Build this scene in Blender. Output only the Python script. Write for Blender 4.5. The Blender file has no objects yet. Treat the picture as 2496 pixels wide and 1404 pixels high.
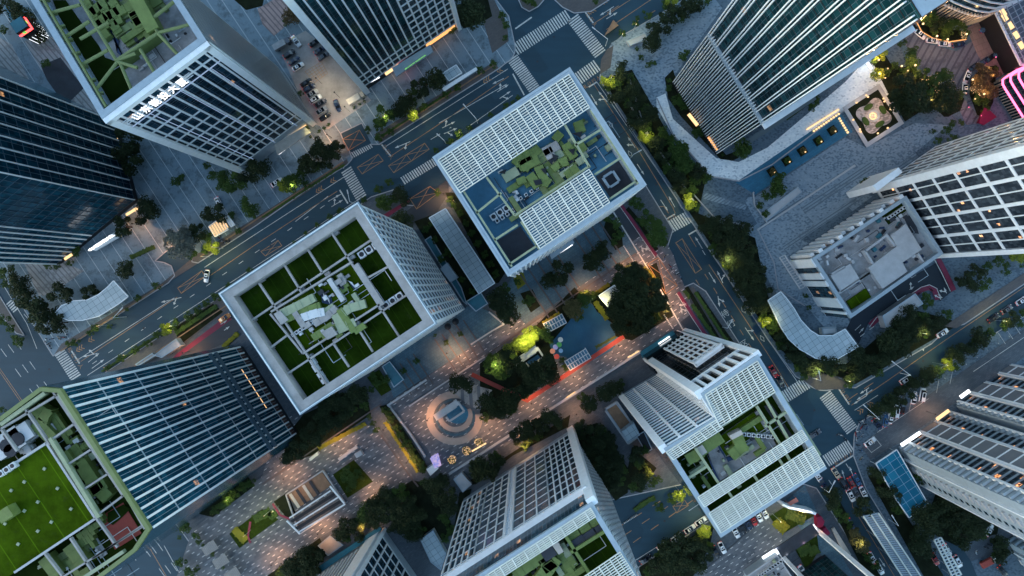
import bpy, math, random
from mathutils import Vector
R=math.radians
SC=bpy.context.scene
COL=SC.collection
# ---- camera, looking straight down from a drone; plan data below is in ground metres via P()
G=0.15; H=250.0; NX,NY=1287.0,684.0
cam=bpy.data.cameras.new('camera'); camo=bpy.data.objects.new('camera',cam); COL.objects.link(camo)
camo.location=(0,0,H); cam.sensor_width=36; cam.lens=36*(H/G)/2496
cam.shift_x=-(NX-1248)/2496; cam.shift_y=(NY-702)/2496
cam.clip_end=3000; SC.camera=camo
# ---- dusk sky + weak soft sun
W=bpy.data.worlds.new("World"); SC.world=W; W.use_nodes=True
nt=W.node_tree; bg=nt.nodes['Background']
sky=nt.nodes.new('ShaderNodeTexSky'); sky.sky_type='NISHITA'; sky.sun_disc=False
SUN_EL=R(20); SUN_ROT=R(250)
sky.sun_elevation=SUN_EL; sky.sun_rotation=SUN_ROT; sky.altitude=100; sky.ozone_density=3; sky.air_density=1.0; sky.dust_density=0.5
_mx=nt.nodes.new('ShaderNodeMix'); _mx.data_type='RGBA'; _mx.blend_type='MULTIPLY'; _mx.inputs[0].default_value=1; _mx.inputs[7].default_value=(1,.93,.76,1)
nt.links.new(sky.outputs[0],_mx.inputs[6]); nt.links.new(_mx.outputs[2],bg.inputs[0]); bg.inputs[1].default_value=0.15
sun=bpy.data.lights.new('sun','SUN'); sun.energy=0.08; sun.angle=R(25); sun.color=(1,0.9,0.82)
suno=bpy.data.objects.new('sun',sun); COL.objects.link(suno)
_d=Vector((math.sin(SUN_ROT)*math.cos(R(40)),math.cos(SUN_ROT)*math.cos(R(40)),math.sin(R(40))))
suno.rotation_euler=_d.to_track_quat('Z','Y').to_euler()
SC.view_settings.view_transform='Standard'; SC.view_settings.look='None'
SC.view_settings.exposure=2.05; SC.view_settings.gamma=1
# ---------------------------------------------------------------- helpers
def P(px,py,z=0.0):
    s=G*(1-z/H); return Vector(((px-NX)*s,-(py-NY)*s,z))
def PX(v):
    k=1/(G*(1-v[2]/H)); return (NX+v[0]*k, NY-v[1]*k)
TH=R(33.5); U=Vector((math.cos(TH),math.sin(TH),0)); V=Vector((math.sin(TH),-math.cos(TH),0)); Z=Vector((0,0,1))
rnd=random.Random(7)
class MB:
    def __init__(s): s.v=[]; s.f=[]; s.uv=[]
    def quad(s,pts,uv=None):
        n=len(s.v); s.v+= [tuple(p) for p in pts]; s.f.append(tuple(range(n,n+len(pts))))
        s.uv.append(uv or [(0,0)]*len(pts))
    def hexa(s,b,t):
        b=[Vector(x) for x in b]; t=[Vector(x) for x in t]; k=len(b)
        if sum(b[i].x*b[(i+1)%k].y-b[(i+1)%k].x*b[i].y for i in range(k))<0 and abs(b[0].z-b[1].z)<1e-6 and abs(b[0].z-b[2].z)<1e-6:
            b.reverse(); t.reverse()
        n=len(s.v); s.v+=[tuple(x) for x in b]+[tuple(x) for x in t]
        s.f.append(tuple(range(n+k-1,n-1,-1))); s.uv.append([(0,0)]*k)
        s.f.append(tuple(range(n+k,n+2*k))); s.uv.append([(0,0)]*k)
        for i in range(k):
            j=(i+1)%k; s.f.append((n+i,n+j,n+k+j,n+k+i)); s.uv.append([(0,0)]*4)
        return s
    def prism(s,poly,z0,z1):      # poly: list of xy
        return s.hexa([(p[0],p[1],z0) for p in poly],[(p[0],p[1],z1) for p in poly])
    def box(s,c,u,v,w,l,b,h):      # centre of base, half dirs u,v, up w
        c=Vector(c); u=u*(l/2); v=v*(b/2); w=w*h
        base=[c-u-v,c+u-v,c+u+v,c-u+v]
        return s.hexa(base,[p+w for p in base])
    def beam(s,a,b,w,h,up=None):   # box between two points; width w across, height h upward
        a=Vector(a); b=Vector(b); d=(b-a)
        if d.length<1e-6: return s
        d.normalize(); up=up or (Z if abs(d.z)<.95 else Vector((1,0,0)))
        side=d.cross(up).normalized()*(w/2); top=side.cross(d).normalized()*h
        n=len(s.v)
        A=[a-side,a+side,a+side+top,a-side+top]; B=[p+(b-a) for p in A]
        s.v+=[tuple(p) for p in A+B]
        for q in ((0,1,2,3),(7,6,5,4),(0,4,5,1),(1,5,6,2),(2,6,7,3),(3,7,4,0)):
            s.f.append(tuple(n+i for i in q)); s.uv.append([(0,0)]*4)
        return s
    def tube(s,a,b,r0,r1=None,k=8):
        a=Vector(a); b=Vector(b); r1=r0 if r1 is None else r1; d=(b-a).normalized()
        x=d.orthogonal().normalized(); y=d.cross(x)
        A=[a+x*(r0*math.cos(2*math.pi*i/k))+y*(r0*math.sin(2*math.pi*i/k)) for i in range(k)]
        B=[b+x*(r1*math.cos(2*math.pi*i/k))+y*(r1*math.sin(2*math.pi*i/k)) for i in range(k)]
        n=len(s.v); s.v+=[tuple(p) for p in A+B]
        for i in range(k):
            j=(i+1)%k; s.f.append((n+i,n+j,n+k+j,n+k+i)); s.uv.append([(0,0)]*4)
        s.f.append(tuple(range(n+k-1,n-1,-1))); s.uv.append([(0,0)]*k)
        s.f.append(tuple(range(n+k,n+2*k))); s.uv.append([(0,0)]*k)
        return s
    def ball(s,c,r,sz=1.0,seg=10,rings=6,jit=0.0):
        c=Vector(c); n=len(s.v)
        for i in range(rings+1):
            ph=math.pi*i/rings
            for j in range(seg):
                t=2*math.pi*j/seg; q=r*(1+rnd.uniform(-jit,jit))
                s.v.append((c.x+q*math.sin(ph)*math.cos(t),c.y+q*math.sin(ph)*math.sin(t),c.z+q*sz*math.cos(ph)))
        for i in range(rings):
            for j in range(seg):
                k=(j+1)%seg
                s.f.append((n+i*seg+j,n+(i+1)*seg+j,n+(i+1)*seg+k,n+i*seg+k)); s.uv.append([(0,0)]*4)
        return s
    def band(s,pts,w,z,closed=False,off=0.0):   # flat ribbon along a polyline of xy points
        pts=[Vector((p[0],p[1],0)) for p in pts]; n=len(pts); L=[];Rr=[]
        for i,p in enumerate(pts):
            a=pts[i-1] if (i>0 or closed) else p; b=pts[(i+1)%n] if (i<n-1 or closed) else p
            d1=(p-a).normalized() if (p-a).length>1e-6 else None; d2=(b-p).normalized() if (b-p).length>1e-6 else None
            if d1 is None: d1=d2
            if d2 is None: d2=d1
            m=(Vector((-d1.y,d1.x,0))+Vector((-d2.y,d2.x,0)))
            m=m.normalized() if m.length>1e-6 else Vector((-d1.y,d1.x,0))
            k=1/max(.4,m.dot(Vector((-d1.y,d1.x,0))))
            L.append(p+m*(off+w/2)*k); Rr.append(p+m*(off-w/2)*k)
        for i in range(n if closed else n-1):
            j=(i+1)%n
            s.quad([(Rr[i].x,Rr[i].y,z),(Rr[j].x,Rr[j].y,z),(L[j].x,L[j].y,z),(L[i].x,L[i].y,z)])
        return s
    def kerb(s,pts,w,z0,z1,closed=False):
        n=len(pts)
        for i in range(n if closed else n-1):
            a=pts[i]; b=pts[(i+1)%n]
            s.beam((a[0],a[1],z0),(b[0],b[1],z0),w,z1-z0)
        return s
    def merge(s,o):
        n=len(s.v); s.v+=o.v; s.f+=[tuple(i+n for i in f) for f in o.f]; s.uv+=o.uv
        return s
    def mesh(s,name,m,off=None):
        me=bpy.data.meshes.new(name)
        vs=s.v if off is None else [(v[0]-off[0],v[1]-off[1],v[2]-off[2]) for v in s.v]
        me.from_pydata(vs,[],s.f)
        if any(u!=(0,0) for q in s.uv for u in q):
            l=me.uv_layers.new(name='UVMap'); flat=[c for q in s.uv for u in q for c in u]
            l.data.foreach_set('uv',flat)
        if m: me.materials.append(m)
        return me
ROOT={}
def tag(o,label=None,cat=None,group=None,kind=None):
    if label: o['label']=label
    if cat: o['category']=cat
    if group: o['group']=group
    if kind: o['kind']=kind
    return o
def thing(name,label,cat,loc,group=None):
    o=bpy.data.objects.new(name,None); COL.objects.link(o); o.location=loc; o.empty_display_size=.5
    ROOT[o.name]=Vector(loc); return tag(o,label,cat,group)
def part(name,mb,m,parent,label=None,kind=None):      # mesh verts in world metres, stored relative to the thing's base
    off=ROOT[parent.name]; o=bpy.data.objects.new(name,mb.mesh(name,m,off)); COL.objects.link(o); o.parent=parent
    ROOT[o.name]=off; return tag(o,label,kind=kind)
def lpart(name,mb,m,parent,smooth=False):              # verts already local
    me=mb.mesh(name,m); o=bpy.data.objects.new(name,me); COL.objects.link(o); o.parent=parent; ROOT[o.name]=Vector((0,0,0))
    if smooth: me.shade_smooth()
    return o
def solo(name,mb,m,label,cat,loc,group=None,kind=None):
    o=bpy.data.objects.new(name,mb.mesh(name,m,Vector(loc))); COL.objects.link(o); o.location=loc; ROOT[o.name]=Vector(loc)
    return tag(o,label,cat,group,kind)
def struct(name,mb,m):
    o=bpy.data.objects.new(name,mb.mesh(name,m)); COL.objects.link(o); return tag(o,kind='structure')
def dup(o,parent=None,loc=None,rot=None,scale=None):
    c=o.copy(); COL.objects.link(c)
    if parent: c.parent=parent
    if loc is not None: c.location=loc
    if rot is not None: c.rotation_euler=(0,0,rot)
    if scale is not None: c.scale=scale if hasattr(scale,'__len__') else (scale,)*3
    for ch in list(o.children): dup(ch,c)
    return c
NTH=['first','second','third','fourth','fifth','sixth','seventh','eighth','ninth','tenth','eleventh','twelfth','thirteenth','fourteenth','fifteenth','sixteenth','seventeenth','eighteenth','nineteenth','twentieth']
def nth(i): return NTH[i] if i<len(NTH) else str(i+1)+'th'
# ---------------------------------------------------------------- materials
class N:
    def __init__(s,name):
        s.m=bpy.data.materials.new(name); s.m.use_nodes=True; s.t=s.m.node_tree; s.b=s.t.nodes['Principled BSDF']
    def n(s,t,**k):
        x=s.t.nodes.new('ShaderNode'+t)
        for a,b in k.items(): setattr(x,a,b)
        return x
    def l(s,a,b): s.t.links.new(a,b)
    def inp(s,node,i,v):
        if isinstance(v,bpy.types.NodeSocket): s.l(v,node.inputs[i])
        else: node.inputs[i].default_value=v
    def M(s,op,a,b=0.0,c=None):
        x=s.n('Math',operation=op); s.inp(x,0,a); s.inp(x,1,b)
        if c is not None: s.inp(x,2,c)
        return x.outputs[0]
    def mix(s,f,a,b,mode='MIX'):
        x=s.n('Mix',data_type='RGBA',blend_type=mode); s.inp(x,0,f)
        s.inp(x,6,a if isinstance(a,bpy.types.NodeSocket) else (*a,1)); s.inp(x,7,b if isinstance(b,bpy.types.NodeSocket) else (*b,1))
        return x.outputs[2]
    def coord(s,rot=0.0,out='Object',scale=(1,1,1)):
        c=s.n('TexCoord'); mp=s.n('Mapping'); s.l(c.outputs[out],mp.inputs[0])
        mp.inputs['Rotation'].default_value=(0,0,rot); mp.inputs['Scale'].default_value=scale; return mp.outputs[0]
    def noise(s,vec,scale,detail=3,rough=.6):
        x=s.n('TexNoise'); s.l(vec,x.inputs['Vector']); x.inputs['Scale'].default_value=scale; x.inputs['Detail'].default_value=detail
        x.inputs['Roughness'].default_value=rough; return x.outputs[0]
    def ramp(s,f,a,b):
        x=s.n('MapRange'); s.inp(x,0,f); x.inputs[1].default_value=a; x.inputs[2].default_value=b; return x.outputs[0]
    def done(s,col,rough=.7,metal=0.0,emit=None,estr=0.0,spec=.3):
        s.inp(s.b,'Base Color',col if isinstance(col,bpy.types.NodeSocket) else (*col,1)); s.inp(s.b,'Roughness',rough); s.b.inputs['Metallic'].default_value=metal
        s.b.inputs['Specular IOR Level'].default_value=spec
        if emit is not None:
            s.inp(s.b,'Emission Color',emit if isinstance(emit,bpy.types.NodeSocket) else (*emit,1)); s.inp(s.b,'Emission Strength',estr)
        return s.m
def mul(c,k): return tuple(min(1,x*k) for x in c)
def plain(name,c,rough=.6,var=.25,scale=.6,metal=0.0,spec=.3):
    n=N(name); v=n.coord(); a=n.noise(v,scale,5,.65); b=n.noise(v,scale*9,2)
    f=n.M('MULTIPLY_ADD',n.ramp(a,.3,.7),.7,n.M('MULTIPLY',b,.3))
    return n.done(n.mix(f,mul(c,1-var),mul(c,1+var)),rough,metal,spec=spec)
def glow(name,c,k):
    k*=.36
    return N(name).done((.02,.02,.02),.5,0,c,k)
def asphalt(name,c,tint=(1,1,1)):
    n=N(name); v=n.coord(-TH,scale=(.12,1,1)); w=n.coord()
    streak=n.ramp(n.noise(v,.45,4),.35,.7); pat=n.ramp(n.noise(w,.035,5,.6),.35,.65); gr=n.noise(w,4,3)
    col=n.mix(streak,mul(c,.85),mul(c,1.12)); col=n.mix(n.M('MULTIPLY',pat,.5),col,mul(c,1.4))
    col=n.mix(n.M('MULTIPLY',gr,.35),col,mul(c,.55))
    vo=n.n('TexVoronoi'); vo.distance='CHEBYCHEV'; vo.inputs['Scale'].default_value=.05; vo.inputs['Randomness'].default_value=1; n.l(n.coord(-TH),vo.inputs['Vector'])
    sc=n.n('SeparateColor'); n.l(vo.outputs['Color'],sc.inputs[0]); pf_=n.M('GREATER_THAN',sc.outputs[0],.72)
    col=n.mix(n.M('MULTIPLY',pf_,.35),col,mul(c,.62)); oil=n.ramp(n.noise(n.coord(),.9,5,.7),.62,.75); col=n.mix(n.M('MULTIPLY',oil,.3),col,mul(c,.4))
    return n.done(col,.62,spec=.35)
def pavers(name,c1,c2,mort,w,h,rot=0.0,msz=.03,dash=None,bias=0.0,dirt=.5,var=None,off=.5):
    n=N(name); v=n.coord(-TH+rot); br=n.n('TexBrick'); n.l(v,br.inputs['Vector']); br.offset=off; br.squash=1
    br.inputs['Color1'].default_value=(*c1,1); br.inputs['Color2'].default_value=(*c2,1); br.inputs['Mortar'].default_value=(*mort,1)
    br.inputs['Scale'].default_value=1; br.inputs['Mortar Size'].default_value=msz; br.inputs['Bias'].default_value=bias
    br.inputs['Brick Width'].default_value=w; br.inputs['Row Height'].default_value=h
    col=br.outputs[0]
    d=n.ramp(n.noise(n.coord(),.07,6,.7),.35,.7); col=n.mix(n.M('MULTIPLY',d,dirt),col,mul(c1,.45))
    if dash:
        dw,dh,dc=dash
        sp=n.n('SeparateXYZ'); n.l(v,sp.inputs[0]); x,y=sp.outputs[0],sp.outputs[1]
        row=n.M('FLOOR',n.M('DIVIDE',y,dh)); xo=n.M('ADD',n.M('DIVIDE',x,dw),n.M('MULTIPLY',row,.37))
        a=n.M('LESS_THAN',n.M('FRACT',xo),.34); b=n.M('LESS_THAN',n.M('FRACT',n.M('DIVIDE',y,dh)),.11)
        k=n.M('MULTIPLY',a,b); nz=n.M('GREATER_THAN',n.noise(n.coord(),.3,1),.38)
        col=n.mix(n.M('MULTIPLY',k,nz),col,dc)
    return n.done(col,.6,spec=.3)
def felt(name,c,seam=3.0):
    n=N(name); v=n.coord(-TH); w=n.coord(); sp=n.n('SeparateXYZ'); n.l(v,sp.inputs[0])
    a=n.ramp(n.noise(w,.12,6,.7),.35,.68); b=n.ramp(n.noise(w,1.1,5,.7),.3,.7); st=n.ramp(n.noise(w,.45,6,.8),.58,.72)
    col=n.mix(a,mul(c,.45),mul(c,1.35)); col=n.mix(n.M('MULTIPLY',b,.35),col,mul(c,.5)); col=n.mix(n.M('MULTIPLY',st,.4),col,(.045,.05,.025))
    f=n.M('LESS_THAN',n.M('FRACT',n.M('DIVIDE',sp.outputs[0],seam)),.035); col=n.mix(n.M('MULTIPLY',f,.55),col,mul(c,2.2))
    return n.done(col,.95,spec=.02)
def worn(name,c,base):
    n=N(name); w=n.coord(); a=n.ramp(n.noise(w,1.6,6,.8),.50,.66); b=n.ramp(n.noise(w,.12,4),.35,.7)
    col=n.mix(b,mul(c,.72),c); col=n.mix(n.M('MULTIPLY',a,.75),col,base); return n.done(col,.6)
def spots(name,c,c2,dark,cell=.55,dens=.22):
    # pale stone with scattered dark setts
    n=N(name); v=n.coord(-TH,scale=(1/(cell*1.5),1/cell,1)); fl=n.n('VectorMath',operation='FLOOR'); n.l(v,fl.inputs[0])
    wn=n.n('TexWhiteNoise',noise_dimensions='2D'); n.l(fl.outputs[0],wn.inputs['Vector'])
    big=n.noise(n.coord(-TH,scale=(.05,.14,1)),1,3)
    th=n.M('MULTIPLY_ADD',n.ramp(big,.35,.65),dens*1.1,dens*.35)
    f=n.M('LESS_THAN',wn.outputs['Value'],th)
    w2=n.n('TexWhiteNoise',noise_dimensions='3D'); n.l(fl.outputs[0],w2.inputs['Vector'])
    col=n.mix(w2.outputs['Value'],c,c2); col=n.mix(n.M('MULTIPLY',f,.55),col,dark)
    return n.done(col,.6)
def stripes(name,c1,c2,per,frac=.12,rot=0.0):
    n=N(name); v=n.coord(-TH+rot); sp=n.n('SeparateXYZ'); n.l(v,sp.inputs[0])
    f=n.M('LESS_THAN',n.M('FRACT',n.M('DIVIDE',sp.outputs[0],per)),frac)
    d=n.ramp(n.noise(n.coord(),.22,7,.8),.50,.60); d2=n.ramp(n.noise(n.coord(),1.2,5,.7),.4,.7)
    col=n.mix(n.M('MULTIPLY',d,.75),c1,mul(c1,.38)); col=n.mix(n.M('MULTIPLY',d2,.3),col,mul(c1,1.3)); col=n.mix(f,col,c2)
    return n.done(col,.6)
def glass(name,c1,c2,pw=1.5,ph=4.0,lit=.0,litc=(1,.5,.2),lits=.25,rough=.12,mull=.06,cm=(.12,.16,.2)):
    n=N(name); uv=n.n('TexCoord').outputs['UV']; sp=n.n('SeparateXYZ'); n.l(uv,sp.inputs[0])
    u=n.M('DIVIDE',sp.outputs[0],pw); v=n.M('DIVIDE',sp.outputs[1],ph)
    cb=n.n('CombineXYZ'); n.l(n.M('FLOOR',u),cb.inputs[0]); n.l(n.M('FLOOR',n.M('MULTIPLY',v,2)),cb.inputs[1])
    wn=n.n('TexWhiteNoise',noise_dimensions='3D'); n.l(cb.outputs[0],wn.inputs['Vector'])
    mp=n.n('Mapping'); n.l(uv,mp.inputs[0]); mp.inputs['Scale'].default_value=(.05,.02,1)
    big=n.ramp(n.noise(mp.outputs[0],1,3),.35,.65)
    k=n.M('MULTIPLY_ADD',n.M('POWER',wn.outputs['Value'],2.0),.65,n.M('MULTIPLY',big,.35))
    col=n.mix(k,c1,c2)
    if mull>0:
        e=n.M('LESS_THAN',n.M('FRACT',u),mull/pw); e2=n.M('LESS_THAN',n.M('FRACT',n.M('MULTIPLY',v,2)),2*mull/ph)
        col=n.mix(n.M('MAXIMUM',e,e2),col,cm)
    if lit>0:
        cb2=n.n('CombineXYZ'); n.l(n.M('FLOOR',u),cb2.inputs[0]); n.l(n.M('FLOOR',n.M('MULTIPLY',v,2)),cb2.inputs[1]); cb2.inputs[2].default_value=3.7
        w2=n.n('TexWhiteNoise',noise_dimensions='3D'); n.l(cb2.outputs[0],w2.inputs['Vector'])
        f=n.M('LESS_THAN',w2.outputs['Value'],lit*.6)
        pat=n.ramp(n.noise(uv,1.3,2),.4,.7)
        return n.done(col,rough,0,litc,n.M('MULTIPLY',n.M('MULTIPLY',f,pat),lits),spec=.1)
    return n.done(col,rough,spec=.1)
def leafmat(name,c,c2,rv=.35):
    n=N(name); v=n.coord(); a=n.ramp(n.noise(v,.35,3),.35,.65); g=n.n('NewGeometry').outputs['Random Per Island']
    oi=n.n('ObjectInfo').outputs['Random']
    col=n.mix(a,c,c2); col=n.mix(n.M('MULTIPLY',g,.5),col,mul(c2,1.25)); col=n.mix(n.M('MULTIPLY',oi,rv),col,mul(c,.7))
    return n.done(col,.75,spec=.15)
MAT={}
M_=MAT
M_['asphalt']=asphalt('asphalt',(.013,.046,.070))
M_['asphalt2']=asphalt('asphalt_worn',(.034,.042,.052))
M_['block']=pavers('grey_pavers',(.095,.115,.135),(.06,.08,.10),(.06,.06,.065),1.2,.6,0,.03)
M_['dashpave']=pavers('dash_pavers',(.15,.16,.175),(.07,.085,.10),(.07,.08,.09),2.4,.9,0,.02,dash=(3.4,1.55  ,(.62,.61,.58)))
M_['bluepave']=pavers('slate_pavers',(.08,.15,.19),(.05,.11,.15),(.05,.05,.06),1.0,1.0,0,.03)
M_['striped']=stripes('lined_pavers',(.145,.205,.245),(.42,.46,.48),4.6,.045)
M_['sidewalk']=pavers('sidewalk_pavers',(.12,.105,.10),(.085,.08,.08),(.08,.08,.08),.8,.4,0,.03)
M_['pale']=spots('pale_setts',(.84,.86,.84),(.66,.70,.71),(.30,.35,.39),.45,.10)
M_['mid']=spots('mid_setts',(.24,.30,.34),(.17,.23,.28),(.05,.09,.13),.45,.3)
M_['dark']=spots('dark_setts',(.11,.155,.19),(.08,.12,.155),(.03,.055,.08),.45,.35)
M_['pool']=pavers('pool_tile',(.035,.17,.27),(.025,.13,.22),(.03,.07,.1),1.6,.8,0,.02,dirt=.2)
M_['terrace']=stripes('grooved_decking',(.30,.30,.30),(.16,.16,.165),1.5,.3,R(-8))
M_['kerb']=plain('kerb_stone',(.34,.34,.35),.7)
M_['white']=worn('white_paint',(.66,.66,.62),(.03,.07,.10))
M_['orange']=worn('orange_paint',(.44,.23,.10),(.03,.06,.08))
M_['soil']=plain('soil',(.014,.018,.010),.95,.5,.5,spec=.05)
M_['grass']=plain('grass',(.022,.038,.006),.95,.5,1.2,spec=.05)
M_['hedge_y']=leafmat('yellow_hedge',(.12,.12,.012),(.20,.19,.02))
M_['hedge_g']=leafmat('green_hedge',(.03,.06,.015),(.06,.10,.02))
M_['magenta']=plain('magenta_lane',(.17,.02,.05),.6,.2,.5)
M_['redpath']=plain('red_path',(.25,.045,.035),.7,.2,.5)
M_['turf']=felt('green_roof_felt',(.016,.036,.003))
M_['turf2']=felt('bright_green_roof_felt',(.045,.084,.003),6.5)
M_['turfd']=plain('dark_green_felt',(.014,.026,.004),.95,.3,.4,spec=.02)
M_['metal']=plain('light_metal',(.74,.78,.80),.45,.12,.5)
M_['metal2']=plain('blue_grey_metal',(.30,.37,.42),.45,.15,.5)
M_['stone']=plain('pale_stone',(.40,.41,.42),.7,.16,.5)
M_['concrete']=plain('concrete',(.30,.29,.28),.8,.3,.25)
M_['concrete2']=plain('stained_concrete',(.26,.265,.27),.8,.55,.22)
M_['louvre']=plain('white_louvre',(.66,.66,.58),.6,.22,.35)
M_['olive']=plain('olive_paint',(.15,.19,.075),.6,.18,.5)
M_['paleolive']=plain('pale_olive_paint',(.27,.31,.20),.6,.2,.5)
M_['duct']=plain('green_duct',(.13,.18,.05),.6,.25,.5)
M_['rampdark']=asphalt('ramp_asphalt',(.010,.020,.032))
M_['court']=plain('court_surface',(.018,.085,.15),.7,.2,.2)
M_['crimson']=plain('crimson_cloth',(.16,.006,.035),.7,.15)
M_['stepstone']=stripes('stone_steps',(.20,.26,.30),(.10,.14,.18),1.0,.35,R(90))
M_['deckblue']=plain('blue_roof_membrane',(.05,.16,.25),.6,.4,.16)
M_['dkdeck']=plain('dark_roof_deck',(.035,.04,.05),.8,.3,.3)
M_['black']=plain('black_trim',(.012,.014,.018),.5,.3)
M_['tarp']=plain('blue_tarpaulin',(.015,.035,.085),.5,.3)
M_['unit']=plain('white_unit',(.55,.57,.58),.5,.1)
M_['timber']=plain('timber',(.25,.15,.09),.7,.3)
M_['wood_pale']=plain('pale_board',(.42,.38,.33),.7,.2)
M_['teal']=plain('teal_glass_roof',(.03,.13,.17),.15,.3,.2)
M_['blueglass']=glass('blue_canopy_glass',(.01,.11,.19),(.02,.19,.30),3,6,mull=.12,cm=(.25,.4,.5))
M_['g_dark']=glass('dark_blue_glass',(.002,.011,.018),(.010,.050,.085),1.5,4.2,.006)
M_['g_blue']=glass('blue_glass',(.003,.024,.042),(.012,.095,.15),1.4,4.0,.004,mull=0)
M_['g_teal']=glass('teal_glass',(.002,.013,.018),(.012,.06,.075),1.6,4.2,.004)
M_['g_grid']=glass('gridded_glass',(.004,.030,.050),(.015,.10,.15),1.6,4.0,.006,mull=.10,cm=(.10,.17,.21))
M_['g_win']=glass('window_glass',(.004,.016,.027),(.03,.08,.11),1.2,4.0,.02)
M_['g_off']=glass('office_glass',(.003,.014,.022),(.030,.080,.115),1.1,4.0,.02)
M_['lit_sign']=glow('sign_light',(.85,.92,1),1.6)
M_['mull']=plain('dark_mullion',(.06,.11,.15),.5)
M_['lit_warm']=glow('warm_light',(1,.62,.3),1.1)
M_['lit_white']=glow('white_light',(.9,.95,1),2.0)
M_['lit_orange']=glow('orange_light',(1,.45,.15),1.0)
M_['lit_pink']=glow('pink_neon',(1,.12,.28),3)
M_['lit_red']=glow('red_light',(1,.05,.05),4)
M_['lit_blue']=glow('blue_line_light',(.45,.65,1),.45)
M_['lit_green']=glow('green_light',(.3,1,.2),.5)
M_['skylight']=glass('skylight_panels',(.36,.43,.46),(.46,.53,.56),2.2,4,mull=.10,cm=(.12,.15,.16),rough=.3)
M_['bark']=plain('bark',(.06,.045,.035),.9,.3,3)
M_['brown_leaf']=leafmat('bronze_leaves',(.05,.035,.02),(.10,.07,.03))
M_['leaf_dark']=leafmat('dark_leaves',(.009,.017,.008),(.026,.040,.014))
M_['leaf_green']=leafmat('green_leaves',(.018,.042,.008),(.05,.09,.018))
M_['leaf_lamplit']=leafmat('lamplit_leaves',(.10,.14,.015),(.22,.26,.03))  # glow of lamps on green leaves, put into the leaf colour
M_['leaf_grey']=leafmat('grey_green_leaves',(.06,.075,.065),(.12,.14,.12))
M_['leaf_olive']=leafmat('olive_leaves',(.05,.05,.02),(.10,.09,.035))
# ---------------------------------------------------------------- ground
def poly(pts,z=0): return [tuple(P(a,b,0))[:2] for a,b in pts]
def arc(cx,cy,r,a0,a1,n=8):   # photo-plan arc, degrees
    return [(cx+r*math.cos(R(a0+(a1-a0)*i/n)),cy+r*math.sin(R(a0+(a1-a0)*i/n))) for i in range(n+1)]
g=MB(); g.quad([(-2500,-2500,0),(2500,-2500,0),(2500,2500,0),(-2500,2500,0)]); struct('road',g,M_['asphalt'])
BH=.12
BLK={}
def block(name,pts,mat,kerb=True,z=BH):
    m=MB(); pp=poly(pts); m.prism(pp,-.3,z); o=struct(name,m,M_[mat]); o['_']=1; del o['_']
    if kerb:
        k=MB(); k.kerb(pp,.34,-.1,z+.03,True); struct('kerb',k,M_['kerb'])
_layer=[0]
def sheet(name,pts,mat,z=None,xy=False):
    if z is None: _layer[0]+=1; z=BH+.004*_layer[0]
    m=MB(); pp=pts if xy else poly(pts)
    a=sum(pp[i][0]*pp[(i+1)%len(pp)][1]-pp[(i+1)%len(pp)][0]*pp[i][1] for i in range(len(pp)))
    if a<0: pp=pp[::-1]
    m.quad([(x,y,z) for x,y in pp]); return struct(name,m,M_[mat])
ncorner=arc(1212,58,42,80,-40,6)
block('pavement',[(130,868),(130,867.5),(180,836),(410,690),(426,672),(418,648),(400,640)]+[(378,636),(420,600),(470,610),(468,638),(483,641),(624,550),(741,468),(846,402),(858,388),(852,368),(838,345),(830,325),(882,300),(893,330),(905,352),(925,352),(1100,240),(1215,168)]+arc(1218,118,38,60,-10,5)+[(1240,40),(1180,-40),(1100,-200),(-500,-200),(-400,0),(-40,590),(20,690),(60,755),(105,828)],'striped')
block('pavement',[(1490,110),(1520,85),(1600,40),(1760,-60),(2700,-300),(2700,560),(2496,692),(2350,790),(2310,800),(2270,838),(2085,945)]+arc(2010,890,62,60,140,6)+[(1940,918),(1872,828),(1695,555),(1600,410),(1500,255),(1462,195),(1466,150)],'dark')
block('pavement',[(205,944),(232,926),(420,800),(624,668),(860,512),(905,480),(968,460),(985,470),(992,500),(1050,505),(1090,440),(1075,400),(1110,345),(1260,250),(1360,208),(1400,205),(1430,235),(1560,430),(1640,560),(1628,598),(1608,612),(1600,640),(1655,705),(1690,690),(1720,710),(1830,880),(1960,1085),(1985,1130),(1960,1160),(1870,1150),(1710,1170),(1490,1218),(1440,1250),(1100,1480),(600,1800),(640,1600),(520,1404),(440,1290),(230,985)],'block')
block('pavement',[(2128,1010),(2260,918),(2496,768),(2750,600),(2750,1700),(2330,1700),(2240,1404),(2110,1190),(2080,1110),(2082,1060),(2095,1030)],'dark')
block('pavement',[(1400,1480),(1560,1380),(1730,1268),(1900,1180),(1960,1180),(1990,1190),(2060,1300),(2120,1400),(2180,1520),(2180,1750),(1300,1750)],'block')
block('pavement',[(1275,-60),(1262,-5),(1272,18),(1290,28),(1312,16),(1330,-5),(1320,-60)],'sidewalk')
block('pavement',[(1345,-60),(1352,0),(1372,18),(1400,32),(1440,28),(1500,-10),(1560,-60)],'sidewalk')
block('pavement',[(-60,640),(0,722),(46,796),(60,818),(40,812),(0,765),(-60,700)],'sidewalk')
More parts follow.
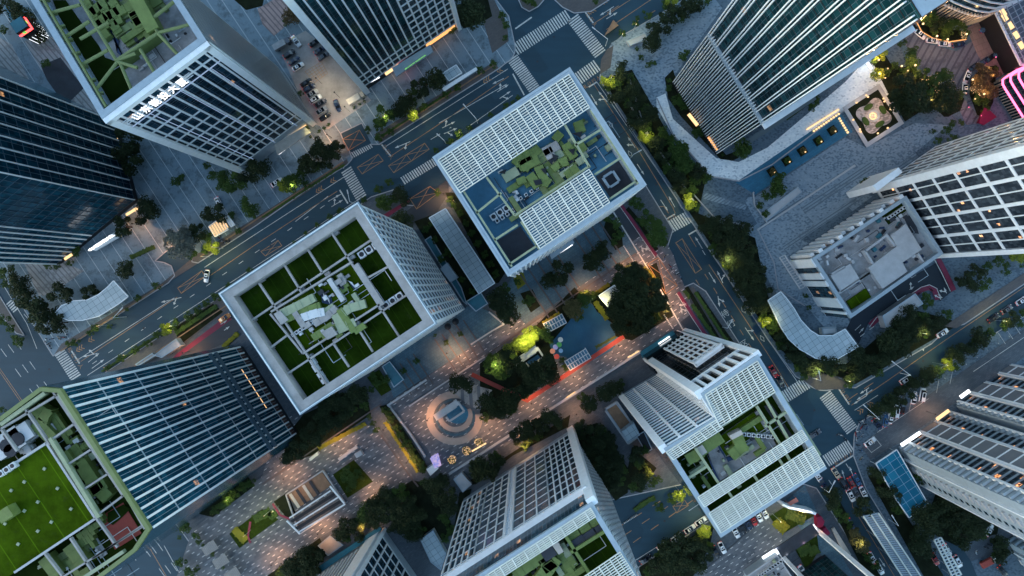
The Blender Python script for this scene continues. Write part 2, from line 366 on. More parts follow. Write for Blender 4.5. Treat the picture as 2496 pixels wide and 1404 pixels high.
# --- surfaces on the northern block
sheet('sidewalk',[(130,868),(300,758),(483,642),(624,551),(850,400),(846,388),(640,520),(483,618),(395,690),(150,838)],'sidewalk')
sheet('sidewalk',[(925,350),(1215,166),(1206,150),(1080,225),(912,328)],'sidewalk')
for a,b in (((150,856),(400,693)),((490,626),(838,395)),((930,338),(1205,160))):
    m=MB(); m.band(poly([a,b]),.45,BH+.5); struct('tactile_strip',m,M_['timber'])
sheet('paving',[(-50,60),(30,110),(80,210),(130,300),(225,450),(180,640),(130,700),(96,722),(40,600),(-60,420)],'terrace')
sheet('paving',[(60,100),(330,60),(330,300),(250,330),(200,300),(120,200)],'terrace')
sheet('paving',[(100,160),(148,140),(205,215),(160,258),(115,195)],'dkdeck')
sheet('paving',[(128,645),(152,640),(206,660),(150,700),(105,722),(72,668)],'terrace')
sheet('courtyard',[(680,110),(745,75),(800,120),(905,245),(800,315),(760,300),(690,140)],'concrete')
M_['terrace_p']=stripes('pink_decking',(.34,.24,.22),(.16,.12,.12),1.5,.3,R(-8))
sheet('paving',[(628,22),(700,-20),(730,20),(690,70),(668,88),(640,60)],'terrace_p')
sheet('grass',[(560,-10),(650,-30),(640,15),(600,25)],'soil')
sheet('sidewalk',[(1180,60),(1192,100),(1200,130),(1240,100),(1236,60),(1205,0),(1180,0)],'sidewalk')
sheet('grass',[(1180,-40),(1100,30),(1130,70),(1165,60),(1200,40)],'soil')
sheet('driveway',[(835,330),(882,302),(905,350),(855,372)],'asphalt')
# --- NE block: pale plazas
sheet('paving',[(1490,105),(1720,-30),(1760,20),(1640,190),(1620,250),(1605,300),(1575,330),(1520,180),(1480,170),(1485,130)],'mid')
sheet('paving',[(1600,238),(1622,228),(1640,290),(1700,345),(1745,385),(1800,395),(1870,360),(2060,200),(2120,135),(2200,230),(2060,265),(1880,400),(1800,440),(1730,430),(1680,370),(1640,330),(1600,260)],'pale')
sheet('paving',[(1495,170),(1500,125),(1560,100),(1590,130),(1560,170),(1520,180)],'mid')
STEPS=1
sheet('water',[(1793,445),(2046,272),(2078,322),(2046,340),(1840,475)],'pool')
sheet('paving',[(1700,475),(1840,480),(2060,335),(2110,360),(2230,300),(2310,305),(2150,440),(2110,480),(1900,620),(1890,700),(1800,560)],'mid')
sheet('paving',[(1700,468),(1715,445),(1830,475),(1815,490),(1845,545),(1835,555),(1740,530)],'dark')
sheet('paving',[(1850,590),(2000,500),(2100,455),(2125,480),(1960,600),(1900,660),(1880,700),(1855,640)],'mid')
sheet('paving',[(1846,560),(1960,478),(2060,420),(2075,440),(1960,515),(1850,600)],'mid')
sheet('paving',[(1945,580),(2060,495),(2085,525),(1985,600)],'dark')
sheet('paving',[(1882,640),(1910,620),(1980,720),(2060,765),(2075,795),(2010,800),(1960,740),(1905,740),(1885,700)],'mid')
sheet('driveway',[(2180,75),(2235,55),(2280,115),(2400,60),(2440,60),(2496,140),(2496,160),(2395,190),(2345,260),(2395,300),(2350,310),(2300,262),(2350,235),(2330,190),(2260,170),(2210,160)],'slatepav' if 'slatepav' in M_ else 'bluepave')
st=stripes('striped_drive',(.12,.13,.16),(.06,.065,.09),2.3,.3,R(62)); M_['sdrive']=st
sheet('driveway',[(2195,90),(2230,70),(2262,108),(2330,125),(2370,100),(2400,140),(2380,165),(2345,200),(2340,232),(2400,300),(2355,305),(2298,185),(2240,165)],'sdrive')
M_['warmpave']=pavers('warm_pavers',(.30,.22,.19),(.24,.18,.155),(.14,.1,.09),2.2,2.2,R(12),.05)
sheet('courtyard',[(2355,70),(2425,25),(2496,150),(2430,190),(2400,165),(2380,130)],'warmpave')
sheet('grass',[(2120,140),(2145,115),(2170,155),(2200,165),(2215,160),(2350,240),(2340,270),(2310,285),(2300,285),(2270,255),(2205,297),(2160,220),(2150,200)],'soil')
sheet('grass',[(2236,60),(2262,40),(2300,70),(2362,78),(2355,98),(2310,103),(2270,96),(2244,75)],'soil')
sheet('grass',[(2365,195),(2390,165),(2430,160),(2425,200),(2420,250),(2400,290),(2380,280),(2362,230)],'soil')
sheet('grass',[(1620,190),(1640,170),(1655,215),(1700,310),(1745,370),(1720,350),(1660,285),(1628,240)],'soil')
sheet('grass',[(1725,355),(1745,350),(1770,378),(1790,370),(1800,385),(1785,392),(1755,388)],'soil')
sheet('grass',[(1917,295),(1985,245),(2014,205),(2016,185),(1990,205),(1960,240),(1915,280)],'grass')
sheet('planting_bed',[(1470,192),(1540,170),(1642,350),(1722,428),(1702,520),(1840,580),(1866,700),(1884,770),(1930,838),(1985,885),(2060,888),(2100,855),(2135,825),(2235,757),(2318,780),(2330,795),(2085,936),(2041,934),(1955,914),(1880,822),(1840,762),(1700,548),(1610,412),(1500,245)],'soil')
for q_ in ([(1905,600),(2085,480),(2092,490),(1912,611)],[(1950,505),(2120,392),(2132,408),(1962,522)],[(1850,548),(1955,478),(1960,486),(1856,558)],[(2085,475),(2230,372),(2238,384),(2094,487)],[(1718,470),(1820,500),(1816,512),(1712,484)]): sheet('steps',q_,'stepstone')
m=MB()
for q_ in ([(1600,240),(1640,330),(1680,372),(1730,430),(1800,442),(1880,402),(2058,268)],[(1690,475),(1740,530),(1835,556)],[(1846,560),(1885,640),(1895,705),(1960,745)],[(1530,180),(1575,330)]): m.band(poly(q_),.45,BH+.6)
struct('paving_band',m,M_['kerb'])
# hotel car ramp, east
sheet('ramp',[(2080,765),(2180,700),(2290,635),(2325,705),(2290,735),(2275,705),(2250,697),(2120,780),(2092,838),(2063,800)],'rampdark')
sheet('bus_lane',[(2288,640),(2302,652),(2326,706),(2318,712)],'magenta')
m=MB(); m.band(poly([(2284,630),(2300,660),(2323,708)]),1.8,BH+.5); struct('bus_lane',m,M_['magenta']); m=MB(); m.band(poly([(2117,797),(2134,774),(2243,700),(2263,694),(2281,703),(2291,730)]),.25,BH+.52); m.band(poly([(2276,634),(2292,664),(2314,710)]),.25,BH+.52); struct('lane_line',m,M_['white'])
m=MB(); m.band(poly([(2119,793),(2135,778),(2245,705),(2262,700),(2275,706),(2284,730)]),2.0,BH+.5); struct('bus_lane',m,M_['magenta'])
# long crossing street sidewalk strips east
sheet('sidewalk',[(1465,145),(1480,120),(1495,112),(1488,165),(1462,182)],'sidewalk')
sheet('sidewalk',[(1955,925),(1975,905),(2045,918),(2085,930),(2060,948),(1990,950)],'sidewalk')
sheet('sidewalk',[(2300,795),(2496,665),(2496,690),(2330,800)],'sidewalk')
# --- SE block
sheet('driveway',[(2150,1040),(2496,800),(2496,870),(2300,1000),(2190,1080),(2120,1120),(2100,1090)],'block')
sheet('driveway',[(2290,1190),(2330,1190),(2300,1240),(2290,1404),(2320,1500),(2420,1500),(2350,1330),(2330,1260),(2400,1220),(2380,1180)],'asphalt')
sheet('paving',[(2340,1330),(2420,1290),(2496,1250),(2496,1330),(2365,1366)],'block')
sheet('grass',[(2115,1160),(2135,1150),(2230,1290),(2300,1404),(2250,1404)],'soil')
sheet('grass',[(2280,1200),(2440,1240),(2430,1300),(2330,1330),(2250,1290)],'soil')
# --- central block
sheet('sidewalk',[(232,926),(624,668),(862,510),(900,484),(895,474),(620,645),(420,790)],'sidewalk') if False else None
sheet('sidewalk',[(235,924),(624,667),(840,524),(850,545),(640,690),(430,850),(330,900)],'sidewalk')
sheet('planting_bed',[(425,800),(520,740),(545,760),(440,840)],'soil')
m=MB(); m.band(poly([(330,893),(560,740),(860,538)]),.4,BH+.5); struct('tactile_strip',m,M_['timber'])
sheet('service_road',[(400,900),(430,865),(560,765),(590,800),(540,840),(470,870)],'asphalt2')
sheet('bus_lane',[(410,885),(432,862),(555,768),(566,778),(440,868)],'magenta')
sheet('service_road',[(950,545),(1000,508),(1090,438),(1095,470),(1060,525),(1045,530),(1010,545),(985,560)],'asphalt2')
sheet('bus_lane',[(930,540),(1000,492),(996,486),(925,530)],'magenta')
sheet('service_road',[(1498,512),(1520,505),(1622,668),(1740,850),(1790,930),(1760,935),(1700,850),(1600,690)],'asphalt2')
for a in ([(1512,498),(1528,520),(1600,624)],[(1652,712),(1690,772),(1750,862)]):
    m=MB(); m.band(poly(a),1.2,BH+.5); struct('bus_lane',m,M_['magenta'])
    m=MB(); m.band(poly(a),.2,BH+.504,off=-.75); struct('lane_line',m,M_['white'])
m=MB(); m.band(poly([(1494,516),(1600,690),(1690,850)]),.45,BH+.51); struct('kerb',m,M_['white'])
sheet('sidewalk',[(1665,700),(1690,700),(1830,905),(1800,905)],'sidewalk')
for a in ([(1528,508),(1560,545),(1600,610)],[(1672,700),(1730,795),(1805,915)],[(1696,712),(1750,790),(1830,900)]):
    m=MB(); m.band(poly(a),1.5,BH+.52); struct('planting_bed',m,M_['soil'])
sheet('plaza',[(942,985),(1170,830),(1250,790),(1440,655),(1600,550),(1640,620),(1690,760),(1560,860),(1370,985),(1160,1140),(1090,1175),(1040,1090)],'dashpave')
sheet('plaza',[(680,1010),(920,1040),(960,1090),(1010,1165),(780,1310),(600,1440),(440,1560),(420,1440),(470,1290),(640,1160)],'dashpave')
sheet('plaza',[(1060,800),(1150,740),(1240,780),(1170,830),(960,970),(930,880)],'bluepave')
sheet('plaza',[(1250,670),(1480,520),(1560,610),(1440,680),(1280,790),(1225,720)],'bluepave')
# cross bands of beige stone in the forecourts
m=MB()
for x,y,l in [(1268,668,150),(1288,655,130),(1310,640,125),(1332,626,120),(1352,612,110),(1400,580,130),(1420,566,120),(1442,552,110),(1460,540,95)]:
    a=P(x,y); m.band([a,a+V*(l*G)],.55,BH+.50)
for x,y,l in [(960,895,80),(975,885,80),(992,873,85),(1008,862,88),(1060,826,95),(1078,815,95),(1094,803,95),(1112,792,95),(1130,780,90)]:
    a=P(x,y); m.band([a,a+V*(l*G)],.5,BH+.50)
struct('paving_band',m,M_['sidewalk'])
m=MB(); m.band(poly([(1000,985),(1190,862),(1300,785),(1450,686),(1550,618)]),.5,BH+.51); m.band(poly([(930,1060),(1000,1160),(1020,1185)]),.6,BH+.51); m.band(poly([(640,1180),(930,985)]),.5,BH+.51); struct('paving_band',m,M_['sidewalk'])
sheet('play_court',[(1350,810),(1430,762),(1500,845),(1395,875),(1370,860)],'court')
sheet('play_court',[(1318,800),(1428,735),(1460,750),(1515,820),(1490,855),(1400,900),(1380,870),(1330,860)],'court')
m=MB(); m.band(poly([(1150,912),(1285,975),(1362,925),(1520,820)]),1.6,BH+.52); struct('path',m,M_['redpath'])
# ring plaza
c=P(1108,1012)
def ell(cx,cy,a,b,n=40,t0=0,t1=360,rot=0):
    o=[]
    for i in range(n+ (0 if t1-t0>=360 else 1)):
        t=R(t0+(t1-t0)*i/n); x=a*math.cos(t); y=b*math.sin(t); r=R(rot); o.append((cx+x*math.cos(r)-y*math.sin(r),cy+x*math.sin(r)+y*math.cos(r)))
    return o
M_['beige']=plain('beige_stone',(.34,.28,.24),.7,.2,.4)
m=MB(); m.band(poly(ell(1108,1018,60,57,40,-10,290)),2.6,BH+.53); struct('ring_path',m,M_['beige'])
m=MB(); m.band(poly(ell(1110,1016,46,43,36,-20,260)),.9,BH+.536); struct('ring_path',m,M_['bluepave'])
m=MB(); m.band(poly(ell(1110,1013,36,33,36,-30,230)),1.9,BH+.54); struct('ring_path',m,M_['beige'])
sheet('water',ell(1116,1008,26,24),'pool',BH+.545)
M_['zig']=stripes('banded_stone',(.30,.29,.28),(.13,.14,.16),3.0,.4,R(30))
sheet('plaza',[(1105,955),(1130,930),(1200,950),(1170,1000),(1140,985)],'zig',BH+.548)
# beds
for nm,pts,mt in (('planting_bed',[(812,1156),(863,1120),(910,1173),(848,1213)],'grass'),
  ('planting_bed',[(935,1215),(1005,1170),(1060,1180),(1110,1300),(1060,1320),(980,1300)],'soil'),
  ('planting_bed',[(740,1010),(890,940),(905,1010),(760,1110),(690,1130),(700,1060)],'soil'),
  ('planting_bed',[(895,920),(925,900),(955,950),(930,965)],'grass'),
  ('planting_bed',[(925,990),(945,985),(1045,1140),(1030,1155)],'soil'),
  ('planting_bed',[(1440,735),(1470,700),(1600,640),(1640,770),(1540,830),(1500,820),(1495,790),(1455,760)],'soil'),
  ('planting_bed',[(1170,885),(1300,800),(1400,700),(1430,730),(1340,840),(1360,900),(1280,960),(1170,1020)],'soil'),
  ('planting_bed',[(1268,715),(1298,705),(1318,745),(1294,762)],'soil'),
  ('planting_bed',[(1250,672),(1275,662),(1284,690),(1262,706)],'hedge_y'),
  ('planting_bed',[(1480,525),(1515,560),(1518,600),(1500,610),(1470,560)],'soil'),
  ('planting_bed',[(1085,470),(1110,470),(1235,660),(1215,690),(1205,690)],'soil'),
  ('planting_bed',[(1010,540),(1050,525),(1180,720),(1160,760),(1120,720)],'soil'),
  ('planting_bed',[(1395,1050),(1455,1030),(1530,1140),(1530,1200),(1500,1220),(1470,1180)],'soil'),
  ('planting_bed',[(1540,1090),(1600,1140),(1560,1200),(1520,1190)],'soil'),
  ('planting_bed',[(1130,1180),(1390,1010),(1385,1040),(1250,1110),(1160,1180)],'soil'),
  ('planting_bed',[(1150,1190),(1140,1230),(1100,1330),(1120,1200)],'soil'),
  ('planting_bed',[(560,1300),(640,1240),(680,1265),(585,1335)],'grass'),
  ('planting_bed',[(668,1222),(700,1200),(722,1250),(705,1268)],'soil'),
  ('planting_bed',[(480,1250),(600,1150),(620,1185),(520,1260)],'soil'),
  ('planting_bed',[(650,1404),(780,1310),(800,1350),(700,1440)],'soil'),
  ('planting_bed',[(1560,1380),(1740,1275),(1730,1330),(1680,1420),(1540,1440)],'soil'),
  ('planting_bed',[(2000,1180),(2035,1200),(2145,1404),(2110,1404)],'soil')):
    sheet(nm,pts,mt)
m=MB(); m.band(poly([(612,1270),(606,1306),(612,1322)]),.8,BH+.5); m.band(poly([(666,1226),(684,1254),(708,1264)]),.8,BH+.5); struct('path',m,M_['magenta'])
m=MB(); m.band(poly([(340,1100),(740,1100)]),.1,-1); 
# bottom area: retail forecourt
sheet('forecourt',[(1700,1404),(1870,1255),(1905,1300),(1905,1404)],'dashpave')
sheet('forecourt',[(1905,1230),(1960,1180),(1975,1215),(2010,1290),(2080,1404),(2040,1404)],'bluepave')
sheet('grass',[(1875,1258),(1910,1235),(1985,1255),(1910,1298),(1905,1300)],'grass')
sheet('grass',[(1935,1335),(1990,1300),(1995,1340),(1965,1390)],'grass')
sheet('forecourt',[(420,1450),(560,1345),(600,1440),(500,1500)],'dashpave')
# left big road details are painted below
# ---------------------------------------------------------------- road paint
ZP=.006
def line(pts,w=.18,mat='white',z=ZP,mb=None):
    m=mb or MB(); m.band(poly(pts),w,z); 
    if mb is None: struct('lane_line',m,M_[mat])
def dashes(a,b,L,gap,w,mb,z=ZP,ph=0):
    a=P(*a); b=P(*b); d=(b-a).normalized(); T=(b-a).length; t=ph
    while t<T-.5:
        q=min(T,t+L); mb.band([a+d*t,a+d*q],w,z); t+=L+gap
wl=MB(); ol=MB()
# main avenue
for p in ([(188,878),(425,726)],[(498,652),(624,570),(853,422)],[(213,915),(560,690),(868,490)],[(940,357),(1238,168)],[(1100,351),(1260,250)],[(1428,30),(1520,-30)]):
    line(p,.2,mb=wl)
for p in ([(197,881),(432,724)],[(512,672),(620,598),(822,466)],[(952,381),(1100,283),(1240,186)],[(1448,57),(1600,-42)],[(1478,72),(1600,-10)]): line(p,.2,mb=ol)
dashes((225,887),(880,440),2.0,5.2,.2,wl); dashes((1050,340),(1100,310),4,4,.2,wl)
line([(1070,300),(1235,205)],.2,mb=wl); line([(1140,310),(1250,232)],.2,mb=wl); line([(720,540),(800,478)],.2,mb=wl)
dashes((1480,32),(1600,-46),5,5,.2,ol); dashes((1540,60),(1610,18),3,4,.3,ol)
# stop lines
for p in ([(174,855),(194,886)],[(832,402),(838,410)],[(930,352),(953,381)],[(828,463),(848,496)],[(1268,175),(1300,222)] if False else [(1250,180),(1278,232)],[(1427,30),(1446,56)],[(1435,212),(1455,200)],[(1614,540),(1645,522)],[(1678,572),(1703,558)],[(2042,944),(2070,986)],[(2036,1138),(2083,1108)],[(1256,70),(1296,42)]): line(p,.5,mb=wl)
# cross street
line([(1455,200),(1640,470),(1662,508)],.2,mb=wl); line([(1695,560),(1800,715),(1872,828),(1950,940)],.2,mb=wl)
line([(1448,206),(1560,372),(1640,505),(1646,520)],.2,mb=ol); line([(1728,645),(1800,753),(1871,862),(1935,965)],.22,mb=ol); line([(1679,572),(1697,602)],.2,mb=ol)
for i in range(4):
    a=(1700+i*-2,640); 
for dx,dy,n in ((0,0,10),(-22,14,8)):
    dashes((1718+dx,668+dy),(1838+dx,858+dy),2.4,3.6,.22,ol)
dashes((1712,610),(1722,626),2,3,.2,wl)
# intersection 2 arms
line([(2083,1000),(2140,963)],.2,mb=wl); line([(2075,988),(2160,930),(2310,825),(2496,700)],.2,mb=ol)
dashes((2068,974),(2140,925),4,3,.2,ol); dashes((2380,740),(2496,662),3.2,3,.22,ol,ph=1); dashes((2330,740),(2496,632),3,3,.2,ol); dashes((2230,860),(2340,790),2.4,4,.22,ol)
line([(2080,1110),(2180,1262),(2270,1404),(2300,1450)],.2,mb=wl); line([(2036,1140),(2075,1202),(2078,1235),(2130,1320),(2180,1404)],.2,mb=ol); dashes((2062,1130),(2075,1150),2,3,.2,wl); dashes((2020,1170),(2060,1230),2,4,.2,wl)
# R3 south-west arm
line([(1500,1404-10),(1555,1362),(1712,1264)],.2,mb=wl)
for dx,dy in ((0,0),(14,20),(30,42)): dashes((1500+dx,1290+dy),(1700+dx*.6,1165+dy*.8),3.4,4.6,.24,ol,ph=dx*.08)
# left road
for o in (0,8): line([(-20,860+o+10),(48,968+o),(200,1190),(330,1404)],.18,mb=ol)
for o,y in ((22,40),(40,30),(58,22)):
    dashes((40+o-60,860-10+y-40),(520+o,1600),3.6,5.4,.2,wl)
line([(5,690),(66,790),(90,850)],.2,mb=wl); line([(58,765),(106,822)],.2,mb=wl); line([(75,775),(108,825)],.2,mb=wl); line([(400,1330),(450,1420)],.2,mb=wl)
line([(350,1310),(420,1430)],.22,mb=ol)
line([(2090,1160),(2090,1160.5)],.1,mb=wl)
# service road dashes
dashes((1507,508),(1730,860),2.2,3.4,.28,ol); dashes((470,860),(570,795),2.4,3,.25,ol)
dashes((1500,512),(1500,513),1,1,.1,ol)
struct('lane_line',wl,M_['white']); struct('lane_line',ol,M_['orange'])
# zebra crossings: centre line a-b, stripe length, direction of stripes
def zebra(a,b,L,n,w=.5,sd=None):
    a=P(*a); b=P(*b); d=(b-a).normalized(); s=Vector((-d.y,d.x,0)) if sd is None else sd
    m=MB()
    for i in range(n):
        c=a+(b-a)*(i+.5)/n; k=s*(L/2); m.quad([c-k-d*w/2,c+k-d*w/2,c+k+d*w/2,c-k+d*w/2] if True else 0)
    for q in range(len(m.v)): m.v[q]=(m.v[q][0],m.v[q][1],.010)
    for q in range(len(m.f)):
        f=m.f[q]; A,B,C=[Vector(m.v[i]) for i in f[:3]]
        if (B-A).cross(C-B).z<0: m.f[q]=f[::-1]
    struct('zebra_crossing',m,M_['white'])
zebra((145,858),(186,922),4.2,13); zebra((843,412),(882,484),4.2,14,sd=U); zebra((852,378),(904,350),3.2,11,.45,sd=V)
zebra((980,442),(1060,394),3.0,15,.5,sd=V); zebra((1254,122),(1387,36),4.6,24); zebra((1248,140),(1306,222),4.4,18); zebra((1395,42),(1464,133),4.8,19); zebra((1403,196),(1457,158),4.6,10)
zebra((1624,558),(1697,519),4.6,13,.6,sd=V); zebra((1912,968),(1968,932),4.6,11); zebra((2010,960),(2078,1050),4.8,20); zebra((2012,1125),(2075,1084),4.6,13)
zebra((20,735),(40,758),2.4,5)
# box junctions
def boxj(pts,w=.2,z=.012,diag=True,mid=None):
    m=MB(); pp=poly(pts); m.band(pp,w,z,True)
    if mid:
        a,b=poly(mid); m.band([a,b],w*.8,z+.001)
        for q in ((pp[0],b),(pp[3],a),(a,pp[2]),(b,pp[1])): m.band(q,w*.8,z+.002)
    elif diag: m.band([pp[0],pp[2]],w*.8,z+.001); m.band([pp[1],pp[3]],w*.8,z+.002)
    struct('box_marking',m,M_['orange'])
boxj([(636,613),(678,586),(687,599),(647,624)]); boxj([(871,408),(922,376),(934,392),(883,424)])
boxj([(947,404),(1035,349),(1046,364),(960,421)],mid=[(991,377),(1003,393)]); boxj([(433,702),(492,660),(500,674),(442,715)])
boxj([(836,340),(877,318),(892,343),(850,368)],z=BH+.5); boxj([(1000,485),(1048,455),(1070,470),(1016,510)],z=BH+.5)
boxj([(1578,644),(1604,628),(1650,696),(1622,716)],z=BH+.5); boxj([(1647,592),(1663,582),(1710,656),(1695,666)])
boxj([(2305,773),(2358,741),(2369,756),(2315,794)]); boxj([(1640,1234),(1668,1218),(1678,1232),(1650,1250)])
boxj([(2000,-100),(2001,-100),(2001,-101),(2000,-101)])
m=MB()
for i in range(6):
    t=i/5; m.band(poly([(745+t*40,176-t*24),(768+t*32,203-t*23)]),.12,BH+.6)
    m.band(poly([(745+t*23,176+t*27),(785+t*15,152+t*28)]),.12,BH+.603)
struct('box_marking',m,M_['orange'])
# bus stop boxes
m=MB(); m.band(poly([(1587,505),(1618,503),(1630,520)]),.2,.012); m.band(poly([(1590,515),(1605,535),(1604,512),(1624,528)]),.2,.014); m.band(poly([(1587,505),(1605,535)]),.2,.016); struct('box_marking',m,M_['orange'])
# arrows
def arrow(a,b,kind='s',z=.012,w=.22,hl=1.5,hw=.85):
    a=P(*a); b=P(*b); d=(b-a).normalized(); s=Vector((-d.y,d.x,0)); m=MB(); h=b-d*hl
    m.quad([(*(a-s*w/2).xy,z),(*(h-s*w/2).xy,z),(*(h+s*w/2).xy,z),(*(a+s*w/2).xy,z)])
    m.quad([(*(h-s*hw/2).xy,z),(*b.xy,z),(*(h+s*hw/2).xy,z)])
    if kind in 'lr':
        k=1 if kind=='l' else -1; c=a+d*(b-a).length*.25; e=c+s*k*1.3+d*.9
        m.band([c,e],w*1.5,z+.002); f=e+(s*k+d*.7).normalized()*.9; n_=(e-c).normalized(); t=Vector((-n_.y,n_.x,0))
        q=[e-t*.55,f,e+t*.55]; A=(q[1]-q[0]).cross(q[2]-q[1]).z
        if A<0: q=q[::-1]
        m.quad([(v.x,v.y,z+.003) for v in q])
    struct('road_arrow',m,M_['white'])
for a in [((238,861),(201,870),'r'),((215,883),(242,861),'s'),((224,898),(254,876),'s'),((442,725),(392,737),'l'),((1000,345),(962,361),'l'),((1078,312),(1110,296),'l'),((1082,326),(1115,312),'r'),((1228,191),(1200,205),'s'),((1212,224),(1240,206),'l'),((1218,240),(1245,222),'r'),((1496,16),(1462,38),'l'),((1478,46),(1505,30),'s'),((800,491),(829,474),'s'),((808,504),(836,487),'l'),
  ((1440,230),(1456,257),'s'),((1480,248),(1458,222),'l'),((1548,360),(1530,333),'l'),((1553,400),(1570,426),'s'),((1610,487),(1628,514),'s'),((1645,505),(1630,478),'s'),((1712,606),(1694,577),'s'),((1728,664),(1745,691),'s'),((1762,690),(1748,660),'r'),((1816,798),(1838,830),'l'),((1750,722),(1754,748),'l'),((1917,985-40),(1902,915),'s'),((2126,950),(2088,975),'s') ,((2112,985-20),(2080,985),'s'),((2118,945),(2096,960),'l'),((2082,1165),(2070,1137),'s'),((2060,1170),(2052,1145),'s'),((2250,835),(2235,855),'l'),((2143,1360),(2158,1382),'s'),((350,1330),(358,1350-2),'s'),((318,1337),(332,1367),'s')]:
    arrow(*a)
# chevrons + words on the road (orange)
def chev(c,d,n=3,mb=None):
    c=P(*c); s=Vector((-d.y,d.x,0))
    for i in range(n):
        p=c+d*(i*1.0); mb.band([p+s*.9-d*.9,p,p-s*.9-d*.9],.3,.012)
m=MB()
for c in ((198,848),(222,828),(1190,193),(1218,171),(1445,25),(1472,5),(782,461),(812,440),(260,897),(2098,1002),(2122,986)): chev(c,-U if c[0] not in (260,2098,2122) else U,3 if c[0] in(198,1190,1445,782) else 2,m)
struct('chevron_marking',m,M_['orange'])
def word(txt,c,d,size,mat,z=.012,space=1.0,name='road_lettering'):
    cu=bpy.data.curves.new('t','FONT'); cu.body=txt; cu.size=size; cu.align_x='CENTER'; cu.align_y='CENTER'; cu.space_character=space
    ob=bpy.data.objects.new('t',cu); COL.objects.link(ob); dg=bpy.context.evaluated_depsgraph_get(); me=bpy.data.meshes.new_from_object(ob.evaluated_get(dg))
    bpy.data.objects.remove(ob); me.name=name; me.materials.clear(); me.materials.append(M_[mat])
    o=bpy.data.objects.new(name,me); COL.objects.link(o); c=P(*c); o.location=(c.x,c.y,z); o.rotation_euler=(0,0,math.atan2(d.y,d.x)); return tag(o,kind='structure')
word('礼让行人',(183,873),V,1.9,'orange',space=1.5); word('礼让行人',(941,365),V,1.8,'orange',space=1.4); word('礼让行人',(1437,42),V,1.8,'orange',space=1.4)
word('礼让行人',(1443,201),U,1.7,'orange',space=1.2); word('礼让行人',(1628,536),U,1.7,'orange'); word('礼让行人',(2058,962),V,1.8,'orange',space=1.4); word('礼让行人',(2057,1118),U,1.7,'orange',space=1.4)
word('待',(1768,765),U,3.0,'white'); word('行',(1783,790),U,3.0,'white'); word('区',(1815,838),U,2.8,'white'); word('待行',(2118,907-20),V,2.4,'white')
# diamonds
m=MB()
for c in ((1489,304),(1536,375),(1812,756),(1858,825)):
    p=P(*c); m.band([p+V*1.3,p+U*.6,p-V*1.3,p-U*.6],.14,.012,True)
struct('diamond_marking',m,M_['white'])
# parking bays, east
m=MB()
for i in range(6):
    a=P(2148+i*33,1045-i*22); m.band([a,a-Vector((.2,1,0)).normalized()*4.6*-1],.14,BH+.5)
for q in ([(2136,1053),(2210,1005),(2262,970)],[(2370,905),(2496,820)],[(2445,800),(2496,770)],[(2103,1080),(2128,1062),(2146,1085),(2122,1102),(2103,1080)]): m.band(poly(q),.18,BH+.504)
for i in range(8):
    a=P(2300+i*26,920-i*17); m.band([a,a+V*.5],.14,BH+.51)
for i in range(5):
    a=P(2448+i*18,838-i*12); m.band([a,a-V*4.8],.14,BH+.51)
struct('parking_line',m,M_['white'])
m=MB()
dashes((2095,820),(2250,705),2,2.2,.3,m,BH+.5); dashes((2262,702),(2300,730),2,2,.3,m,BH+.5); dashes((2082,805),(2098,790),3,1,.2,m,BH+.5); struct('lane_line',m,M_['white'])
for a in (((2092,812),(2104,798),'s'),((2215,706),(2226,698),'l'),((2305,715),(2298,700),'l'),((2290,730),(2288,716),'l'),((1562,600),(1568,618),'l'),((1583,612),(1573,598),'s'),((1658,748),(1662,765),'l'),((1672,745),(1664,735),'l'),((540,790),(556,780),'s'),((548,805),(562,795),'s')): arrow(*a,z=BH+.5)
# ---------------------------------------------------------------- building kit
class Pool:
    def __init__(s): s.d={}
    def add(s,name,mb,mat,lab=None): s.d.setdefault((name,mat,lab),[]).append(mb)
    @staticmethod
    def size(mb):
        xs=[];ys=[]
        for v in mb.v:
            x,y=PX(v); xs.append(min(max(x,0),2496)); ys.append(min(max(y,0),1404))
        return (max(xs)-min(xs)+.01)*(max(ys)-min(ys)+.01)
    def flush(s,root):
        cnt={}
        for (name,mat,lab),L in s.d.items():
            vis=[(s.size(m),m) for m in L]; out=[m for a,m in vis if a<=.5]; vis=sorted([q for q in vis if q[0]>.5],key=lambda q:-q[0])
            k=max(0,100-cnt.get(name,0)); 
            for a,m in vis[:k]: part(name,m,M_[mat],root,lab)
            cnt[name]=cnt.get(name,0)+len(vis[:k])
            rest=[m for a,m in vis[k:]]+out
            if rest:
                q=MB()
                for m in rest: q.merge(m)
                part(name,q,M_[mat],root,kind='stuff')
        s.d={}
def V2(p): return Vector((p[0],p[1],0))
def ccw(pp):
    a=sum(pp[i][0]*pp[(i+1)%len(pp)][1]-pp[(i+1)%len(pp)][0]*pp[i][1] for i in range(len(pp)))
    return pp if a>0 else pp[::-1]
def nrm(a,b):
    d=(V2(b)-V2(a)).normalized(); return Vector((d.y,-d.x,0))
def wallquad(a,b,z0,z1,n,off):
    a=V2(a)+n*off; b=V2(b)+n*off; L=(b-a).length; m=MB()
    # outward facing for a->b counter-clockwise footprints
    m.quad([(a.x,a.y,z0),(b.x,b.y,z0),(b.x,b.y,z1),(a.x,a.y,z1)],[(0,z0),(L,z0),(L,z1),(0,z1)]); return m
